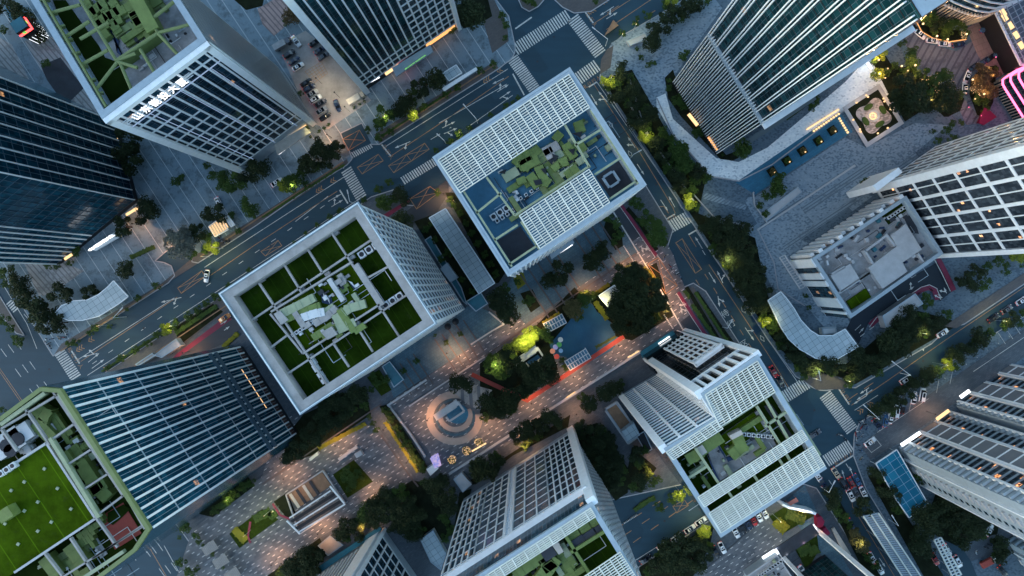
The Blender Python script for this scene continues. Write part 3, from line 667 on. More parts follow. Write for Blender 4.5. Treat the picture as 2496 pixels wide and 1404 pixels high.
def facade(pool,a,b,z0,z1,cols=12,rows=20,glassm='g_dark',fin=(.35,.6),finm='metal',band=(.7,.35),bandm='metal',mode='ribbon',fins=True,bands=True,bandrange=None,sub=0,subm='metal2',edge=0,uo=0):
    fin=(fin[0]*.9,fin[1]*.5); band=(band[0]*.85,band[1]*.45)
    a=V2(a); b=V2(b); d=b-a; L=d.length; d.normalize(); n=Vector((d.y,-d.x,0)); cw=L/cols; rh=(z1-z0)/rows
    # glazing
    for r in range(rows):
        za=z0+r*rh; zb=za+rh
        if mode=='ribbon':
            m=wallquad(a,b,za+.05,zb-.02,n,.05); m.uv=[[(u+uo,v) for u,v in q] for q in m.uv]; pool.add('window',m,glassm)
        else:
            for c in range(cols):
                p=a+d*(c*cw+.1); q=a+d*((c+1)*cw-.1); m=wallquad(p,q,za+.05,zb-.05,n,.05); m.uv=[[(u+c*cw+uo,v) for u,v in q_] for q_ in m.uv]; pool.add('window',m,glassm)
    if bands:
        for r in range(rows+1):
            lo,hi=(0,cols) if bandrange is None else bandrange(r)
            if hi<=lo: continue
            z=z0+r*rh; m=MB(); p=a+d*(lo*cw)+n*(band[1]/2+.06); q=a+d*(hi*cw)+n*(band[1]/2+.06)
            m.beam((p.x,p.y,z-band[0]/2),(q.x,q.y,z-band[0]/2),band[1],band[0]); pool.add('floor_band',m,bandm)
    if fins:
        for c in range(cols+1):
            p=a+d*(c*cw)+n*(fin[1]/2+.07); w=fin[0]
            m=MB(); m.box((p.x,p.y,z0),d,n,Z,w,fin[1],z1-z0+.02); pool.add('fin',m,finm)
    if sub:
        for c in range(cols):
            for k in range(1,sub+1):
                p=a+d*((c+k/(sub+1))*cw)+n*.2; m=MB(); m.box((p.x,p.y,z0),d,n,Z,.08,.12,z1-z0); pool.add('mullion',m,subm)
def towerbody(root,foot,z0,z1,mat='metal2',name='wall'):
    m=MB(); m.prism(foot,z0,z1); return part(name,m,M_[mat],root)
def ringbox(foot,w,z0,z1,inset=0.0):
    c=MB(); k=len(foot); P0=[V2(p) for p in foot]
    def offp(dist):
        o=[]
        for i in range(k):
            n1=nrm(P0[i-1],P0[i]); n2=nrm(P0[i],P0[(i+1)%k]); b=(n1+n2).normalized(); o.append(P0[i]-b*(dist/max(.3,b.dot(n1))))
        return o
    O=offp(inset); I=offp(inset+w)
    for i in range(k):
        j=(i+1)%k
        c.hexa([(O[i].x,O[i].y,z0),(O[j].x,O[j].y,z0),(I[j].x,I[j].y,z0),(I[i].x,I[i].y,z0)],[(O[i].x,O[i].y,z1),(O[j].x,O[j].y,z1),(I[j].x,I[j].y,z1),(I[i].x,I[i].y,z1)])
    return c
def bldg(name,label,foot,h,deck,wall='metal2',par=(1.2,'stone'),cat='building',group=None,deckm='concrete',z0=-.2,back='g_dark',vis=()):
    foot=ccw([tuple(p)[:2] for p in foot]); cx=sum(p[0] for p in foot)/len(foot); cy=sum(p[1] for p in foot)/len(foot)
    root=thing(name,label,cat,(cx,cy,0),group); towerbody(root,foot,z0,h-deck,wall)
    m=ringbox(foot,par[0],h-deck,h); part('parapet',m,M_[par[1]],root)
    m=MB(); f2=[V2(p) for p in foot]; m.quad([(p.x,p.y,h-deck+.02) for p in f2]); part('roof',m,M_[deckm],root)
    k=len(foot)
    for i in range(k):
        if i in vis: continue
        n=nrm(foot[i],foot[(i+1)%k]); q=wallquad(foot[i],foot[(i+1)%k],0,h-1,n,.06); part('glazing',q,M_[back],root)
    return root,foot
def edges_vis(foot):
    r=[]
    for i in range(len(foot)):
        n=nrm(foot[i],foot[(i+1)%len(foot)])
        if n.dot(-V2(foot[i]))>2: r.append(i)
    return r
def findedge(foot,px,py):   # edge whose mid ground point is nearest this photo position
    t=P(px,py).xy; best=min(range(len(foot)),key=lambda i:((Vector(foot[i])+Vector(foot[(i+1)%len(foot)]))/2-t).length)
    return best
def pf(pts,z=0): return [tuple(P(a,b,z).xy) for a,b in pts]
def beams(root,name,mat,segs,z,w=.5,h=.6,px=True,lab=None):
    for s_ in segs:
        a,b=s_[0],s_[1]; zz=s_[2] if len(s_)>2 else z
        A=P(*a,zz) if px else Vector((*a,zz)); B=P(*b,zz) if px else Vector((*b,zz)); m=MB(); m.beam(A-Z*h,B-Z*h,w,h); part(name,m,M_[mat],root,lab)
def rpoly(root,name,mat,pts,z,h,lab=None):
    m=MB(); m.prism(pf(pts,z+h),z,z+h); return part(name,m,M_[mat],root,lab)
def obox(c,l,b,h,z,ang=0.0):
    m=MB(); q=P(*c,z+h); u=Vector((math.cos(TH+ang),math.sin(TH+ang),0)); v=Vector((-u.y,u.x,0)); m.box((q.x,q.y,z),u,v,Z,l,b,h); return m
def louvre(root,quadpx,z,n,ncell,w=.3,axis=0,mat='louvre',double=3,name='louvre_panel'):
    """slatted roof screen between 4 roof-plane corners a,b,c,d: slats run a->b, frame ribs run a->d"""
    a,b,c,d=[P(*q,z) for q in quadpx]
    for k in range(ncell):
        t0,t1=k/ncell,(k+1)/ncell; m=MB()
        A=a.lerp(b,t0);B=a.lerp(b,t1);C=d.lerp(c,t1);D=d.lerp(c,t0)
        for i in range(n+1):
            s=i/n; m.beam(A.lerp(D,s),B.lerp(C,s),w,.25)
        m.beam(A,D,.16 if k%2 else .3,.35); m.beam(B-(B-A)*.01,C-(C-D)*.01,.12,.34)
        pass
        part(name,m,M_[mat],root)
def ducts(root,pts,z,w=2.4,h=2.0,mat='duct',name='duct'):
    m=MB()
    q=[P(*p,z+h) for p in pts]
    for i in range(len(q)-1):
        d=(q[i+1]-q[i]).normalized(); m.beam(q[i]-Z*h-d*(w/2 if i else 0),q[i+1]-Z*h+d*(w/2 if i<len(q)-2 else 0),w,h-(.02*(i%2)))
        T=(q[i+1]-q[i]).length; k=1.5
        while k<T: p=q[i]+d*k-Z*h; m.beam(p,p+d*.12,w+.16,h+.08); k+=2.4
    part(name,m,M_[mat],root)
def acrow(root,c,dirv,n,step,z,size=1.3,box='unit',fans=1):
    p=P(*c,z+1.2)
    for i in range(n):
        q=p+dirv*(i*step); m=MB(); s=Vector((-dirv.y,dirv.x,0)); m.box((q.x,q.y,z),dirv,s,Z,size,size*(1 if fans==1 else 1),1.2)
        m.box((q.x,q.y,z+.0),dirv,s,Z,size*.8,size*1.06,.3); o=part('air_conditioner',m,M_[box],root)
        f=MB(); f.tube((q.x,q.y,z+1.19),(q.x,q.y,z+1.26),size*.36,k=12); part('fan',f,M_['black'],o)
def debris(root,pts,z,mat='tarp',name='tarpaulin'):
    m=MB(); m.prism(pf(pts,z+.25),z,z+.25); part(name,m,M_[mat],root)
# ================================================================ A: north-west tower with lit roof sign
h=84; foot=pf([(248,290),(503,98),(385,-85),(18,-95)],h); pool=Pool()
A,foot=bldg('office_tower','white gridded tower with bright lit rooftop characters and olive roof trusses','' or foot,h,6,'metal2',(1.6,'metal2'),deckm='concrete2',vis=[i for i in range(4)])
i=findedge(foot,560,430-60); i=findedge(foot,*PX((V2(P(575,412))+V2(P(767,300)))/2)[:2]); a,b=foot[i],foot[(i+1)%4]
facade(pool,a,b,9,h-1.5,cols=11,rows=12,mode='cell',glassm='g_dark',fin=(.6,.45),band=(.85,.3),bandrange=lambda r:(0,11) if r in(0,1,11,12) else (0,min(11,max(3,int(11-(r-1)*.85)))))
pool.flush(A)
j=findedge(foot,726,233); a2,b2=foot[j],foot[(j+1)%4]
facade(pool,a2,b2,4,h-1,cols=26,rows=20,glassm='g_dark',fin=(.2,.08),bands=False); pool.flush(A)
for k in range(4):
    if k not in(i,j): part('glazing',wallquad(foot[k],foot[(k+1)%4],0,h-1,nrm(foot[k],foot[(k+1)%4]),.06),M_['g_dark'],A)
n=nrm(a,b); d=(V2(b)-V2(a)).normalized(); L=(V2(b)-V2(a)).length
m=MB()                                                       # white corner columns and top rail
for q,dd in ((V2(a),1),(V2(b),-1)): m.box(q+n*.75+d*dd*.9,d,n,Z,1.8,1.3,h-.3)
p=V2(a)+n*.72; q=V2(b)+n*.72; m.beam((p.x,p.y,h-1.9),(q.x,q.y,h-1.9),1.36,1.7); part('corner_frame',m,M_['metal'],A)
m=MB()                                                       # thin blue lines of light
for t,z0,z1 in ((.235,9,h-9),(.54,9,h-9),(.845,9,h-9)): m.box(V2(a)+d*(L*t)+n*1.15+Z*z0,d,n,Z,.16,.1,z1-z0)
p=V2(a)+n*1.2; q=V2(b)+n*1.2; m.beam((p.x,p.y,h-9.3),(q.x,q.y,h-9.3),.16,.28); part('light_line',m,M_['lit_blue'],A)
# lit sign: six characters standing proud of the facade
def sign(root,txt,center,d,n,size,mat,depth=.25,space=1.6,name='sign',zs=1.0):
    cu=bpy.data.curves.new('t','FONT'); cu.body=txt; cu.size=size; cu.align_x='CENTER'; cu.align_y='CENTER'; cu.space_character=space; cu.extrude=depth; cu.offset=size*.004
    ob=bpy.data.objects.new('t',cu); COL.objects.link(ob); dg=bpy.context.evaluated_depsgraph_get(); me=bpy.data.meshes.new_from_object(ob.evaluated_get(dg)); bpy.data.objects.remove(ob)
    me.name=name; me.materials.clear(); me.materials.append(M_[mat]); off=ROOT[root.name]
    from mathutils import Matrix
    R3=Matrix((d,Z,n)).transposed(); me.transform(Matrix.Diagonal((1,zs,1,1))); me.transform(R3.to_4x4())
    o=bpy.data.objects.new(name,me); COL.objects.link(o); o.parent=root; o.location=center-off; ROOT[o.name]=off; return o
sc=V2(a)+d*(L*.40)+n*1.9+Z*(h-5.3); sign(A,'山东能投大厦',sc,d,n,2.35,'lit_sign',.06,1.38,zs=1.75)
m=MB()
for zz in (h-6.3,h-4.3): p=V2(a)+n*1.5+d*2; q=V2(a)+n*1.5+d*(L*.72); m.beam((p.x,p.y,zz),(q.x,q.y,zz),.15,.15)
part('sign_rail',m,M_['metal'],A)
zc=h-1.6; zd=h-6   # roof trusses
def seg(n_,*s): return n_
for s_ in [((190,0),(335,165)),((335,165),(285,150)),((284,148),(330,130)),((284,148),(385,80)),((384,78),(320,-30)),((233,220),(287,150)),((292,152),(322,222)),((196,95),(265,55)),((152,95),(218,52)),((195,160),(263,122)),((110,35),(195,12)),((342,120),(380,182)),((386,82),(438,138)),((386,80),(468,58)),((368,48),(430,0))]:
    m=MB(); r=.42; zt=h-1.2; m.tube(P(*s_[0],zt),P(*s_[1],zt),r,k=8) if s_!=((190,0),(335,165)) else m.tube(P(196,0,zt),P(284,148,zt),r,k=8)
    part('roof_truss',m,M_['olive'],A)
m=MB(); m.hexa([P(288,152,zd),P(386,84,zd),P(400,100,zd),P(305,170,zd)],[P(286,149,h-2),P(385,80,h-2),P(388,84,h-2),P(289,153,h-2)]); m.beam(P(333,-20,h-4),P(390,85,h-4),3.2,3.4); part('screen_wall',m,M_['duct'],A)
for pts in ([(205,0),(222,30),(238,60),(262,92)],[(222,30),(236,18),(248,10),(262,40),(290,80)],[(236,60),(250,45),(262,68)],[(262,40),(278,30),(290,58)],[(270,0),(290,28),(315,15),(325,0)],[(320,25),(335,50),(352,65)],[(320,30),(335,55),(350,50)]): ducts(A,pts,h-6,2.1,1.8)
for pts in ([(120,0),(150,0),(300,240),(245,265),(210,210)],): rpoly(A,'planted_roof','turfd',[(128,0),(160,0),(195,50),(240,110),(256,140),(290,152),(325,225),(250,268),(195,170)],h-6,.1)
for pts in ([(260,50),(275,80),(290,100),(285,128),(300,140),(285,112),(268,84)],[(280,35),(302,40),(300,70),(288,60)]): debris(A,pts,h-5.9)
rpoly(A,'planted_roof','turfd',[(345,30),(355,20),(400,75),(390,88)],h-6,.1)
m=MB()
for k in range(9):
    t=k/8; c=P(88+t*150,10+t*262,h-1); m.beam(c,c+U*2.6-Z*1.8,.5,1.2)
for off in (10,24): m.beam(P(84+off,0,h-1),P(238+off,262,h-1),.45,.8)
part('gutter_frame',m,M_['olive'],A)
m=MB(); m.beam(P(100,0,h-2.6),P(254,262,h-2.6),2.6,.3); part('gantry_floor',m,M_['metal2'],A)
# ground-floor lobby and canopy
m=MB(); m.prism(pf([(668,352),(742,308),(757,322),(676,378)],5),4.6,5); part('entrance_canopy',m,M_['wood_pale'],A)
m=MB(); 
for k in range(8): c=P(682+k*7.3,372-k*5.4,4); m.box(c,U,V,Z,1.3,.9,.4)
part('shop_light',m,M_['lit_white'],A)
p=V2(a)+n*.3;m=MB(); m.merge(wallquad(V2(a)+d*(L*.66),V2(b)-d*3,1,3.2,n,.3)); part('lobby_window',m,M_['lit_warm'],A)
# ================================================================ B: north tower
h=110; base=[(893,220),(1116,66),(1010,-90),(780,60)]; foot=pf(base); pool=Pool()
B,foot=bldg('office_tower','dark tower with white fins and green ticker sign right of the car park','' or foot,h,4,'black',vis=range(4))
i=findedge(foot,1004,143); a,b=foot[i],foot[(i+1)%4]
facade(pool,a,b,5,h,cols=15,rows=23,glassm='g_teal',fin=(.55,.8),band=(.75,.5),bandrange=lambda r:(0,15) if r in (0,1,2) else (int(10-r*.02),15)); pool.flush(B)
for k in range(4):
    if k!=i: part('glazing',wallquad(foot[k],foot[(k+1)%4],0,h-1,nrm(foot[k],foot[(k+1)%4]),.06),M_['g_dark'],B)
n=nrm(a,b); d=(V2(b)-V2(a)).normalized(); L=(V2(b)-V2(a)).length; m=MB()
m.box(V2(a)+n*.8-d*.2,d,n,Z,2.0,1.6,h); m.box(V2(b)+n*.8,d,n,Z,1.4,1.6,h); part('corner_frame',m,M_['metal'],B)
part('shop_window',wallquad(V2(a)+d*9,V2(a)+d*15,1,4.5,n,.1),M_['lit_warm'],B); part('shop_window',wallquad(V2(a)+d*27,V2(b)-d*1,1,4.5,n,.1),M_['lit_orange'],B)
m=MB(); m.prism(pf([(955,165),(1048,108),(1056,125),(965,186)],6),5,5.8); part('entrance_canopy',m,M_['metal2'],B)
sc=P(1012,152,6.6); sign(B,'营业时间 欢迎光临',sc,d,n,1.1,'lit_green',.03,1.0,'ticker_sign')
m=MB(); m.box(P(985,165,4),U,V,Z,1.5,1,1); part('ticker_light',m,M_['lit_red'],B)
m=MB(); m.beam(P(893,205,4),P(925,188,4),.5,.4); part('facade_lamp',m,M_['lit_white'],B)
# ================================================================ C: green roofed tower in the middle left
h=84; foot=pf([(871,500),(541,717),(733,1003),(1057,787)],h); pool=Pool()
C_,foot=bldg('office_tower','broad tower whose dark green roof is divided by concrete beams below the avenue','' or foot,h,3.6,'metal2',(2.0,'concrete'),deckm='turf',vis=range(4))
i=findedge(foot,1072,657); a,b=foot[i],foot[(i+1)%4]
facade(pool,a,b,6,h-1.5,cols=16,rows=13,mode='cell',glassm='g_off',fin=(.5,.6),band=(.6,.5)); pool.flush(C_)
k=findedge(foot,1025,825); a2,b2=foot[k],foot[(k+1)%4]
facade(pool,a2,b2,6,h-1,cols=30,rows=20,glassm='g_off',fin=(.25,.4),bands=False); pool.flush(C_)
for q in range(4):
    if q not in (i,k): part('glazing',wallquad(foot[q],foot[(q+1)%4],0,h-1,nrm(foot[q],foot[(q+1)%4]),.06),M_['g_off'],C_)
m=ringbox(foot,.6,h-.8,h+.1,-.65); part('window_cleaning_rail',m,M_['metal2'],C_)
m=ringbox(foot,.12,h+.1,h+.5,-.35); part('handrail',m,M_['metal'],C_)
zb=h-1.2
segs=[((673,848-0),(1017,606)) if 0 else ((606,785),(902,586)),((628,912-60),(902,586)) if 0 else ((696,915),(992,715)),((700,670-0),(875,926+0)) if 0 else ((627,686),(805,942)),((687,642),(737,722)),((745,604),(790,672)),((808,568),(865,660)),((918,742),(972,826)),((860,790),(908,858)),((808,822),(850,894))]
segs=[((606,785),(905,584)),((694,915),(992,718)),((630,690),(797,940)),((690,642),(735,715)),((748,606),(785,665)),((808,568),(972,820)),((865,790),(908,858)),((812,838),(850,895)),((655,850),(702,815)),((890,680),(945,650))]
for s_ in segs:
    m=MB(); m.beam(P(*s_[0],zb)-Z*.9,P(*s_[1],zb)-Z*.9,.45,.8); part('roof_beam',m,M_['concrete'],C_)
for c in ((688,640),(748,604),(815,567),(632,683),(612,782),(655,850),(697,913),(855,627),(795,667),(733,707),(678,745),(927,750),(868,790),(815,830),(752,870)):
    m=MB(); q=P(*c,zb); m.box((q.x,q.y,h-3.6),U,V,Z,1.4,.8,1.6); part('roof_column',m,M_['concrete'],C_)
rpoly(C_,'upper_roof','turf2',[(658,762),(858,640),(925,740),(738,858)],h-2.9,.2)
m=MB()
for s_ in (((660,760),(858,638)),((658,765),(738,862)),((738,862),(925,742))): m.beam(P(*s_[0],h-1.2)-Z*1.6,P(*s_[1],h-1.2)-Z*1.6,.45,1.6)
part('penthouse_wall',m,M_['concrete'],C_)
m=MB(); m.beam(P(865,645,h-1.2)-Z*1.6,P(930,745,h-1.2)-Z*1.6,1.6,1.6); part('curved_wall',m,M_['concrete'],C_)
z=h-2.7
ducts(C_,[(685,765),(720,748),(765,725)],z,2.1,1.6,'paleolive'); ducts(C_,[(695,778),(735,760),(780,745)],z,1.9,1.4,'duct')
ducts(C_,[(765,790),(795,772),(820,750)],z,1.7,1.3,'concrete'); ducts(C_,[(890,740),(850,752),(822,775),(832,800),(865,785)],z,2.1,1.6,'paleolive'); ducts(C_,[(735,775),(765,765),(790,760)],z,2,1.5,'unit')
rpoly(C_,'service_core','stone',[(796,683),(805,677),(840,730),(831,737)],z,2.0); rpoly(C_,'service_core','concrete',[(667,765),(682,757),(702,780),(684,792)],z,2.0); rpoly(C_,'service_core','concrete',[(782,810),(808,796),(822,815),(798,828)],z,2.0)
for pts in ([(780,700),(790,728),(806,720),(812,745),(785,738)],[(822,690),(838,700),(845,708),(828,704)],[(852,690),(862,692),(873,710),(860,702)],[(738,782),(760,775),(772,800),(768,790),(750,790)],[(806,740),(820,748),(800,758)]): debris(C_,pts,z)
for pts in ([(784,706),(790,725),(800,722),(804,740)],[(826,686),(842,696),(844,703),(830,700)],[(848,684),(858,688),(868,704)],[(742,776),(768,772),(770,796)]): debris(C_,pts,z+.3,'unit','torn_sheet')
acrow(C_,(714,816),U,7,1.05,z,.85); acrow(C_,(881,620),U,4,2.1,h-3.5,1.7); acrow(C_,(940,744),U,3,2.0,h-3.5,1.7)
beams(C_,'roof_beam','stone',[((766,888),(805,940))],h-2,.4,.5); m=MB()
for c in ((764,880),(772,896),(784,915),(790,925)): q=P(*c,h-3); m.box((q.x,q.y,h-3.5),V,U,Z,1.8,1.2,1.6)
part('air_handler',m,M_['unit'],C_)
# ================================================================ D: south-west tower with green roof
h=98; base=[(146,948),(366,1290),(330,1345),(-60,1640),(-330,1260),(96,944)]; foot=pf(base,h); pool=Pool()
D,foot=bldg('office_tower','blue glass tower with white fins and bright green roof, lower left','' or foot,h,6,'black',(.9,'olive'),deckm='turfd',vis=range(6))
i=findedge(foot,655,950); a,b=foot[i],foot[(i+1)%6]
facade(pool,a,b,3,h-1,cols=15,rows=24,glassm='g_blue',fin=(.6,.6),finm='metal',band=(.5,.2),bandm='metal2',bandrange=lambda r:(0,15) if r%4==1 else (0,0),sub=1); pool.flush(D)
n=nrm(a,b); m=MB()
for z_ in (22,26): p=V2(a)+n*.3; q=V2(b)+n*.3; m.beam((p.x,p.y,z_),(q.x,q.y,z_),.5,2.2)
part('spandrel_band',m,M_['mull'],D)
part('lit_office',wallquad(V2(a)+(V2(b)-V2(a))*.35,V2(a)+(V2(b)-V2(a))*.78,12,12.5,n,.12),M_['lit_warm'],D)
M_['g_plain']=glass('side_glass',(.015,.055,.085),(.02,.07,.105),1.6,4.2,0,mull=.05,cm=(.03,.09,.13))
for q in range(6):
    if q!=i: part('glazing',wallquad(foot[q],foot[(q+1)%6],0,h-1,nrm(foot[q],foot[(q+1)%6]),.06),M_['g_plain'],D)
rpoly(D,'upper_roof','turf2',[(110,1082),(230,1263),(38,1395),(-120,1480),(-200,1290),(0,1150)],h-5,3.4)
m=MB()
for s_ in (((112,1080),(232,1264)),((232,1264),(34,1396)),((112,1080),(0,1152))): m.beam(P(*s_[0],h-.9)-Z*.8,P(*s_[1],h-.9)-Z*.8,.5,.8)
part('penthouse_parapet',m,M_['stone'],D)
for c in ((107,1143),(58,1175),(26,1196),(139,1191),(91,1224),(58,1246),(172,1241),(124,1273),(11,1277),(91,1295),(43,1327)): part('roof_vent',obox(c,.6,.6,.3,h-1.6,.4),M_['paleolive'],D)
part('service_core',obox((10,1255),3.2,2.6,2.5,h-1.6),M_['duct'],D)
zb=h-.6
for s_ in [((125,948),(322,1340)),((0,1046),(135,965)),((140,965),(300,1200)),((180,1033),(120,1075)),((222,1095),(160,1135)),((262,1155),(200,1195)),((55,990),(120,1085)),((0,1045),(40,1100)),((300,1208),(230,1260)),((304,1205),(352,1290)),((232,1262),(285,1335)),((345,1282),(225,1362)),((170,1312),(225,1395)),((108,1350),(150,1404)),((100,1440),(345,1285))]:
    if s_[0]==(125,948): s_=((128,955),(300,1210))
    m=MB(); m.beam(P(*s_[0],zb)-Z*.8,P(*s_[1],zb)-Z*.8,.42,.8); part('roof_beam',m,M_['concrete'],D)
for s_ in [((142,958),(360,1290)),((108,958),(0,1035)),((120,1068),(240,1262)),((300,1345),(140,1450))]:
    m=MB(); m.beam(P(*s_[0],h-.2)-Z*1.1,P(*s_[1],h-.2)-Z*1.1,.8,1.1); part('roof_rail',m,M_['paleolive'],D)
for pts in ([(192,1125),(232,1185),(262,1215)],[(205,1205),(255,1175)],[(150,1105),(180,1150)],[(85,995),(105,1010),(95,1040),(125,1070)],[(165,1330),(200,1375)],[(105,1360),(140,1404)]): ducts(D,pts,h-5.8,3.0,2.4)
for c,l,w in (((18,1080),7,5),((45,1062),6,4)):
    part('cooling_tower',obox(c,l,w,3,h-5.8),M_['unit'],D)
for c in ((10,1088),(38,1072),(20,1100)):
    m=MB(); q=P(*c,h-2); m.tube((q.x,q.y,h-2.8),(q.x,q.y,h-2.5),1.5,k=14); part('cooling_fan',m,M_['dkdeck'],D)
rpoly(D,'terrace_floor','redpath',[(240,1262),(300,1225),(345,1300),(280,1340)],h-5.9,.1); M_['redb']=plain('brown_tile',(.07,.03,.025),.7)
D.children[-1].data.materials[0]=M_['redb']
rpoly(D,'planted_roof','turfd',[(262,1250),(300,1230),(318,1240),(290,1268),(275,1280),(262,1272)],h-5.7,.1)
rpoly(D,'planted_roof','turf2',[(180,1300),(205,1290),(238,1360),(215,1378)],h-5.9,.1)
rpoly(D,'walkway','stone',[(205,1288),(218,1282),(262,1350),(245,1362)],h-5.9,.12)
acrow(D,(0,1155),U,3,1.6,h-1.6,1.3)
# ================================================================ E: tower with white louvred roof screens
h=84; foot=pf([(1387,172),(1062,385),(1240,666),(1568,449)],h); pool=Pool()
E_,foot=bldg('office_tower','tower with blue roof deck, green ducts and two white louvred screens','' or foot,h,6,'metal2',(.7,'metal2'),deckm='deckblue',vis=range(4))
i=findedge(foot,1395,585); a,b=foot[i],foot[(i+1)%4]
facade(pool,a,b,7,h-1,cols=26,rows=19,glassm='g_dark',fin=(.6,1.2),band=(.3,.2)); pool.flush(E_)
for q in range(4):
    if q!=i: part('glazing',wallquad(foot[q],foot[(q+1)%4],0,h-1,nrm(foot[q],foot[(q+1)%4]),.06),M_['g_dark'],E_)
m=ringbox(foot,.6,h-.6,h+.1,-.62); part('window_cleaning_rail',m,M_['metal2'],E_)
louvre(E_,[(1068,391),(1387,182),(1437,262),(1122,470)],h,15,20,.25); louvre(E_,[(1266,526),(1436,413),(1486,493),(1316,606)],h,15,11,.25)
zb=h-.3
beams(E_,'roof_beam','paleolive',[((1130,466),(1248,650)),((1440,268),(1556,448)),((1160,520),(1222,470)),((1200,588),(1480,400)) if 0 else ((1205,585),(1262,548)),((1402,354),(1465,315)),((1450,425),(1512,385)),((1270,540),(1318,612)),((1186,432),(1255,525)),((1376,302),(1438,408)),((1255,525),(1436,405)),((1240,645),(1310,598)),((1486,485),(1560,435))],zb,.5,.7)
rpoly(E_,'upper_deck','deckblue',[(1190,426),(1374,306),(1434,402),(1254,522)],h-6,1.0)
z=h-4.9
ducts(E_,[(1312,385),(1282,400),(1265,390),(1292,375)],z,2.8,2,'duct')
for pts,mt in (([(1265,392),(1300,372),(1315,360)],'duct'),([(1270,395),(1280,412)],'duct'),([(1290,425),(1312,455)],'duct'),([(1312,405),(1328,440),(1340,448)],'duct'),([(1352,325),(1368,338)],'duct'),([(1378,350),(1400,385)],'duct'),([(1380,430),(1408,408)],'duct'),([(1228,435),(1262,415)],'paleolive'),([(1325,372),(1362,352)],'concrete'),([(1332,362),(1345,385)],'concrete'),([(1268,432),(1274,448)],'duct'),([(1370,385),(1376,405)],'duct'),([(1408,295),(1418,322)],'duct'),([(1350,398),(1362,412)],'duct')): ducts(E_,pts,z,2.3,1.9,mt)
for pts in ([(1300,440),(1318,436),(1322,448),(1306,452)],[(1318,412),(1332,408),(1330,425)],[(1385,365),(1402,362),(1398,378)],[(1345,375),(1362,380),(1352,396)],[(1215,420),(1235,412),(1230,424)],[(1395,325),(1420,320),(1415,335)],[(1238,378),(1250,372),(1252,384),(1240,388)],[(1335,390),(1350,388),(1345,402)]): debris(E_,pts,z+1.9,'black')
acrow(E_,(1203,528),U,3,1.9,h-5.9,1.6); acrow(E_,(1212,538),U,4,1.5,h-5.9,1.0); acrow(E_,(1256,492),U,6,1.6,h-4.9,.8)
rpoly(E_,'sunken_terrace','dkdeck',[(1452,430),(1508,392),(1542,448),(1488,482)],h-5.9,.2); rpoly(E_,'sunken_terrace','dkdeck',[(1212,586),(1268,552),(1305,605),(1248,642)],h-5.9,.2)
for c in ((1489,438),):
    m=MB(); q=P(*c,h-5); 
    for s_ in (1,-1):
        m.beam(q+U*s_*1.5-V*1.5,q+U*s_*1.5+V*1.5,.6,.7); m.beam(q+V*s_*1.5-U*1.2,q+V*s_*1.5+U*1.2,.6,.68)
    part('skylight_kerb',m,M_['metal2'],E_)
m=MB(); p=V2(a)+nrm(a,b)*2; m.prism(pf([(1340,620),(1396,583),(1400,592),(1345,632)],6),5,5.6); part('entrance_canopy',m,M_['metal2'],E_)
m=MB(); m.beam(P(1346,628,4.6),P(1395,596,4.6),.5,.4); part('canopy_lamp',m,M_['lit_white'],E_)
M_['g_void']=glass('shaded_void',(.002,.004,.005),(.006,.012,.014),3,4,.0,mull=0)  # near-black colour stands in for the shade inside the open recess
# ================================================================ F: tower with notch and open portal frame, by the lower crossroads
h=80
F0=[(1618,1094),(1745,1018),(1708,960),(1848,864),(2016,1142),(1757,1311)]
foot=pf(F0,h); pool=Pool()
F,foot=bldg('office_tower','notched tower with white louvred screens round a grey tiled roof court','' or foot,h,5,'metal2',(1.3,'metal2'),deckm='turf',vis=range(6))
S=(H-h)/H
def g2(px,py): return (NX+(px-NX)*S,NY+(py-NY)*S)
i=findedge(foot,*g2(1681,1056)); a,b=foot[i],foot[(i+1)%6]
facade(pool,a,b,4,h-1,cols=3,rows=27,glassm='g_blue',fin=(.7,1.0),band=(.75,.5),bandm='metal'); 
k=findedge(foot,*g2(1726,989)); a2,b2=foot[k],foot[(k+1)%6]
facade(pool,a2,b2,4,h-1,cols=8,rows=20,glassm='g_off',fin=(.4,.6),band=(.9,.6)); pool.flush(F)
k2=findedge(foot,*g2(1778,912)); a3,b3=foot[k2],foot[(k2+1)%6]
facade(pool,a3,b3,4,66,cols=9,rows=15,glassm='g_void',fin=(.15,.2),band=(.15,.2),finm='black',bandm='black')
facade(pool,a3,b3,67,h-1,cols=7,rows=1,glassm='g_void',fin=(.8,1.4),band=(1.3,1.2)); pool.flush(F)
for q in range(6):
    if q not in (i,k,k2): part('glazing',wallquad(foot[q],foot[(q+1)%6],0,h-1,nrm(foot[q],foot[(q+1)%6]),.06),M_['g_dark'],F)
m=MB(); n=nrm(a2,b2); d=(V2(b2)-V2(a2)).normalized()
for q,w in ((F0[2],2.2),(F0[0],2.0),(F0[3],1.6)): p=P(*q,h); m.box((p.x,p.y,0),U,V,Z,w,w,h-.4)
part('corner_frame',m,M_['metal'],F)
# free-standing portal screen
p0=P(1603,841); p1=P(1650,807); d=(p1-p0).normalized(); n=Vector((-d.y,d.x,0)); L=(p1-p0).length; hs=58
for c in range(6): m=MB(); m.box(p0+d*(L*c/5),d,n,Z,.7 if c in(0,5) else .4,.5,hs); part('screen_post',m,M_['metal'],F)
for r in range(9): m=MB(); z_=8+r*6.2; m.beam(p0+Z*z_,p1+Z*z_,.4,.55); part('screen_beam',m,M_['metal'],F)
m=MB(); m.beam(p0+Z*(hs-1.8)-d*.5,p1+Z*(hs-1.8)+d*.5,1.4,1.8); part('screen_beam',m,M_['metal'],F)
rp=P(1660,865)
m=MB(); m.prism(pf([(1575,872),(1665,812),(1690,850),(1600,912)],12),.2,12); part('atrium',m,M_['g_void'],F)
m=MB(); m.prism(pf([(1560,858),(1640,805),(1648,818),(1566,874)],5),4.4,5); part('glass_canopy',m,M_['teal'],F)
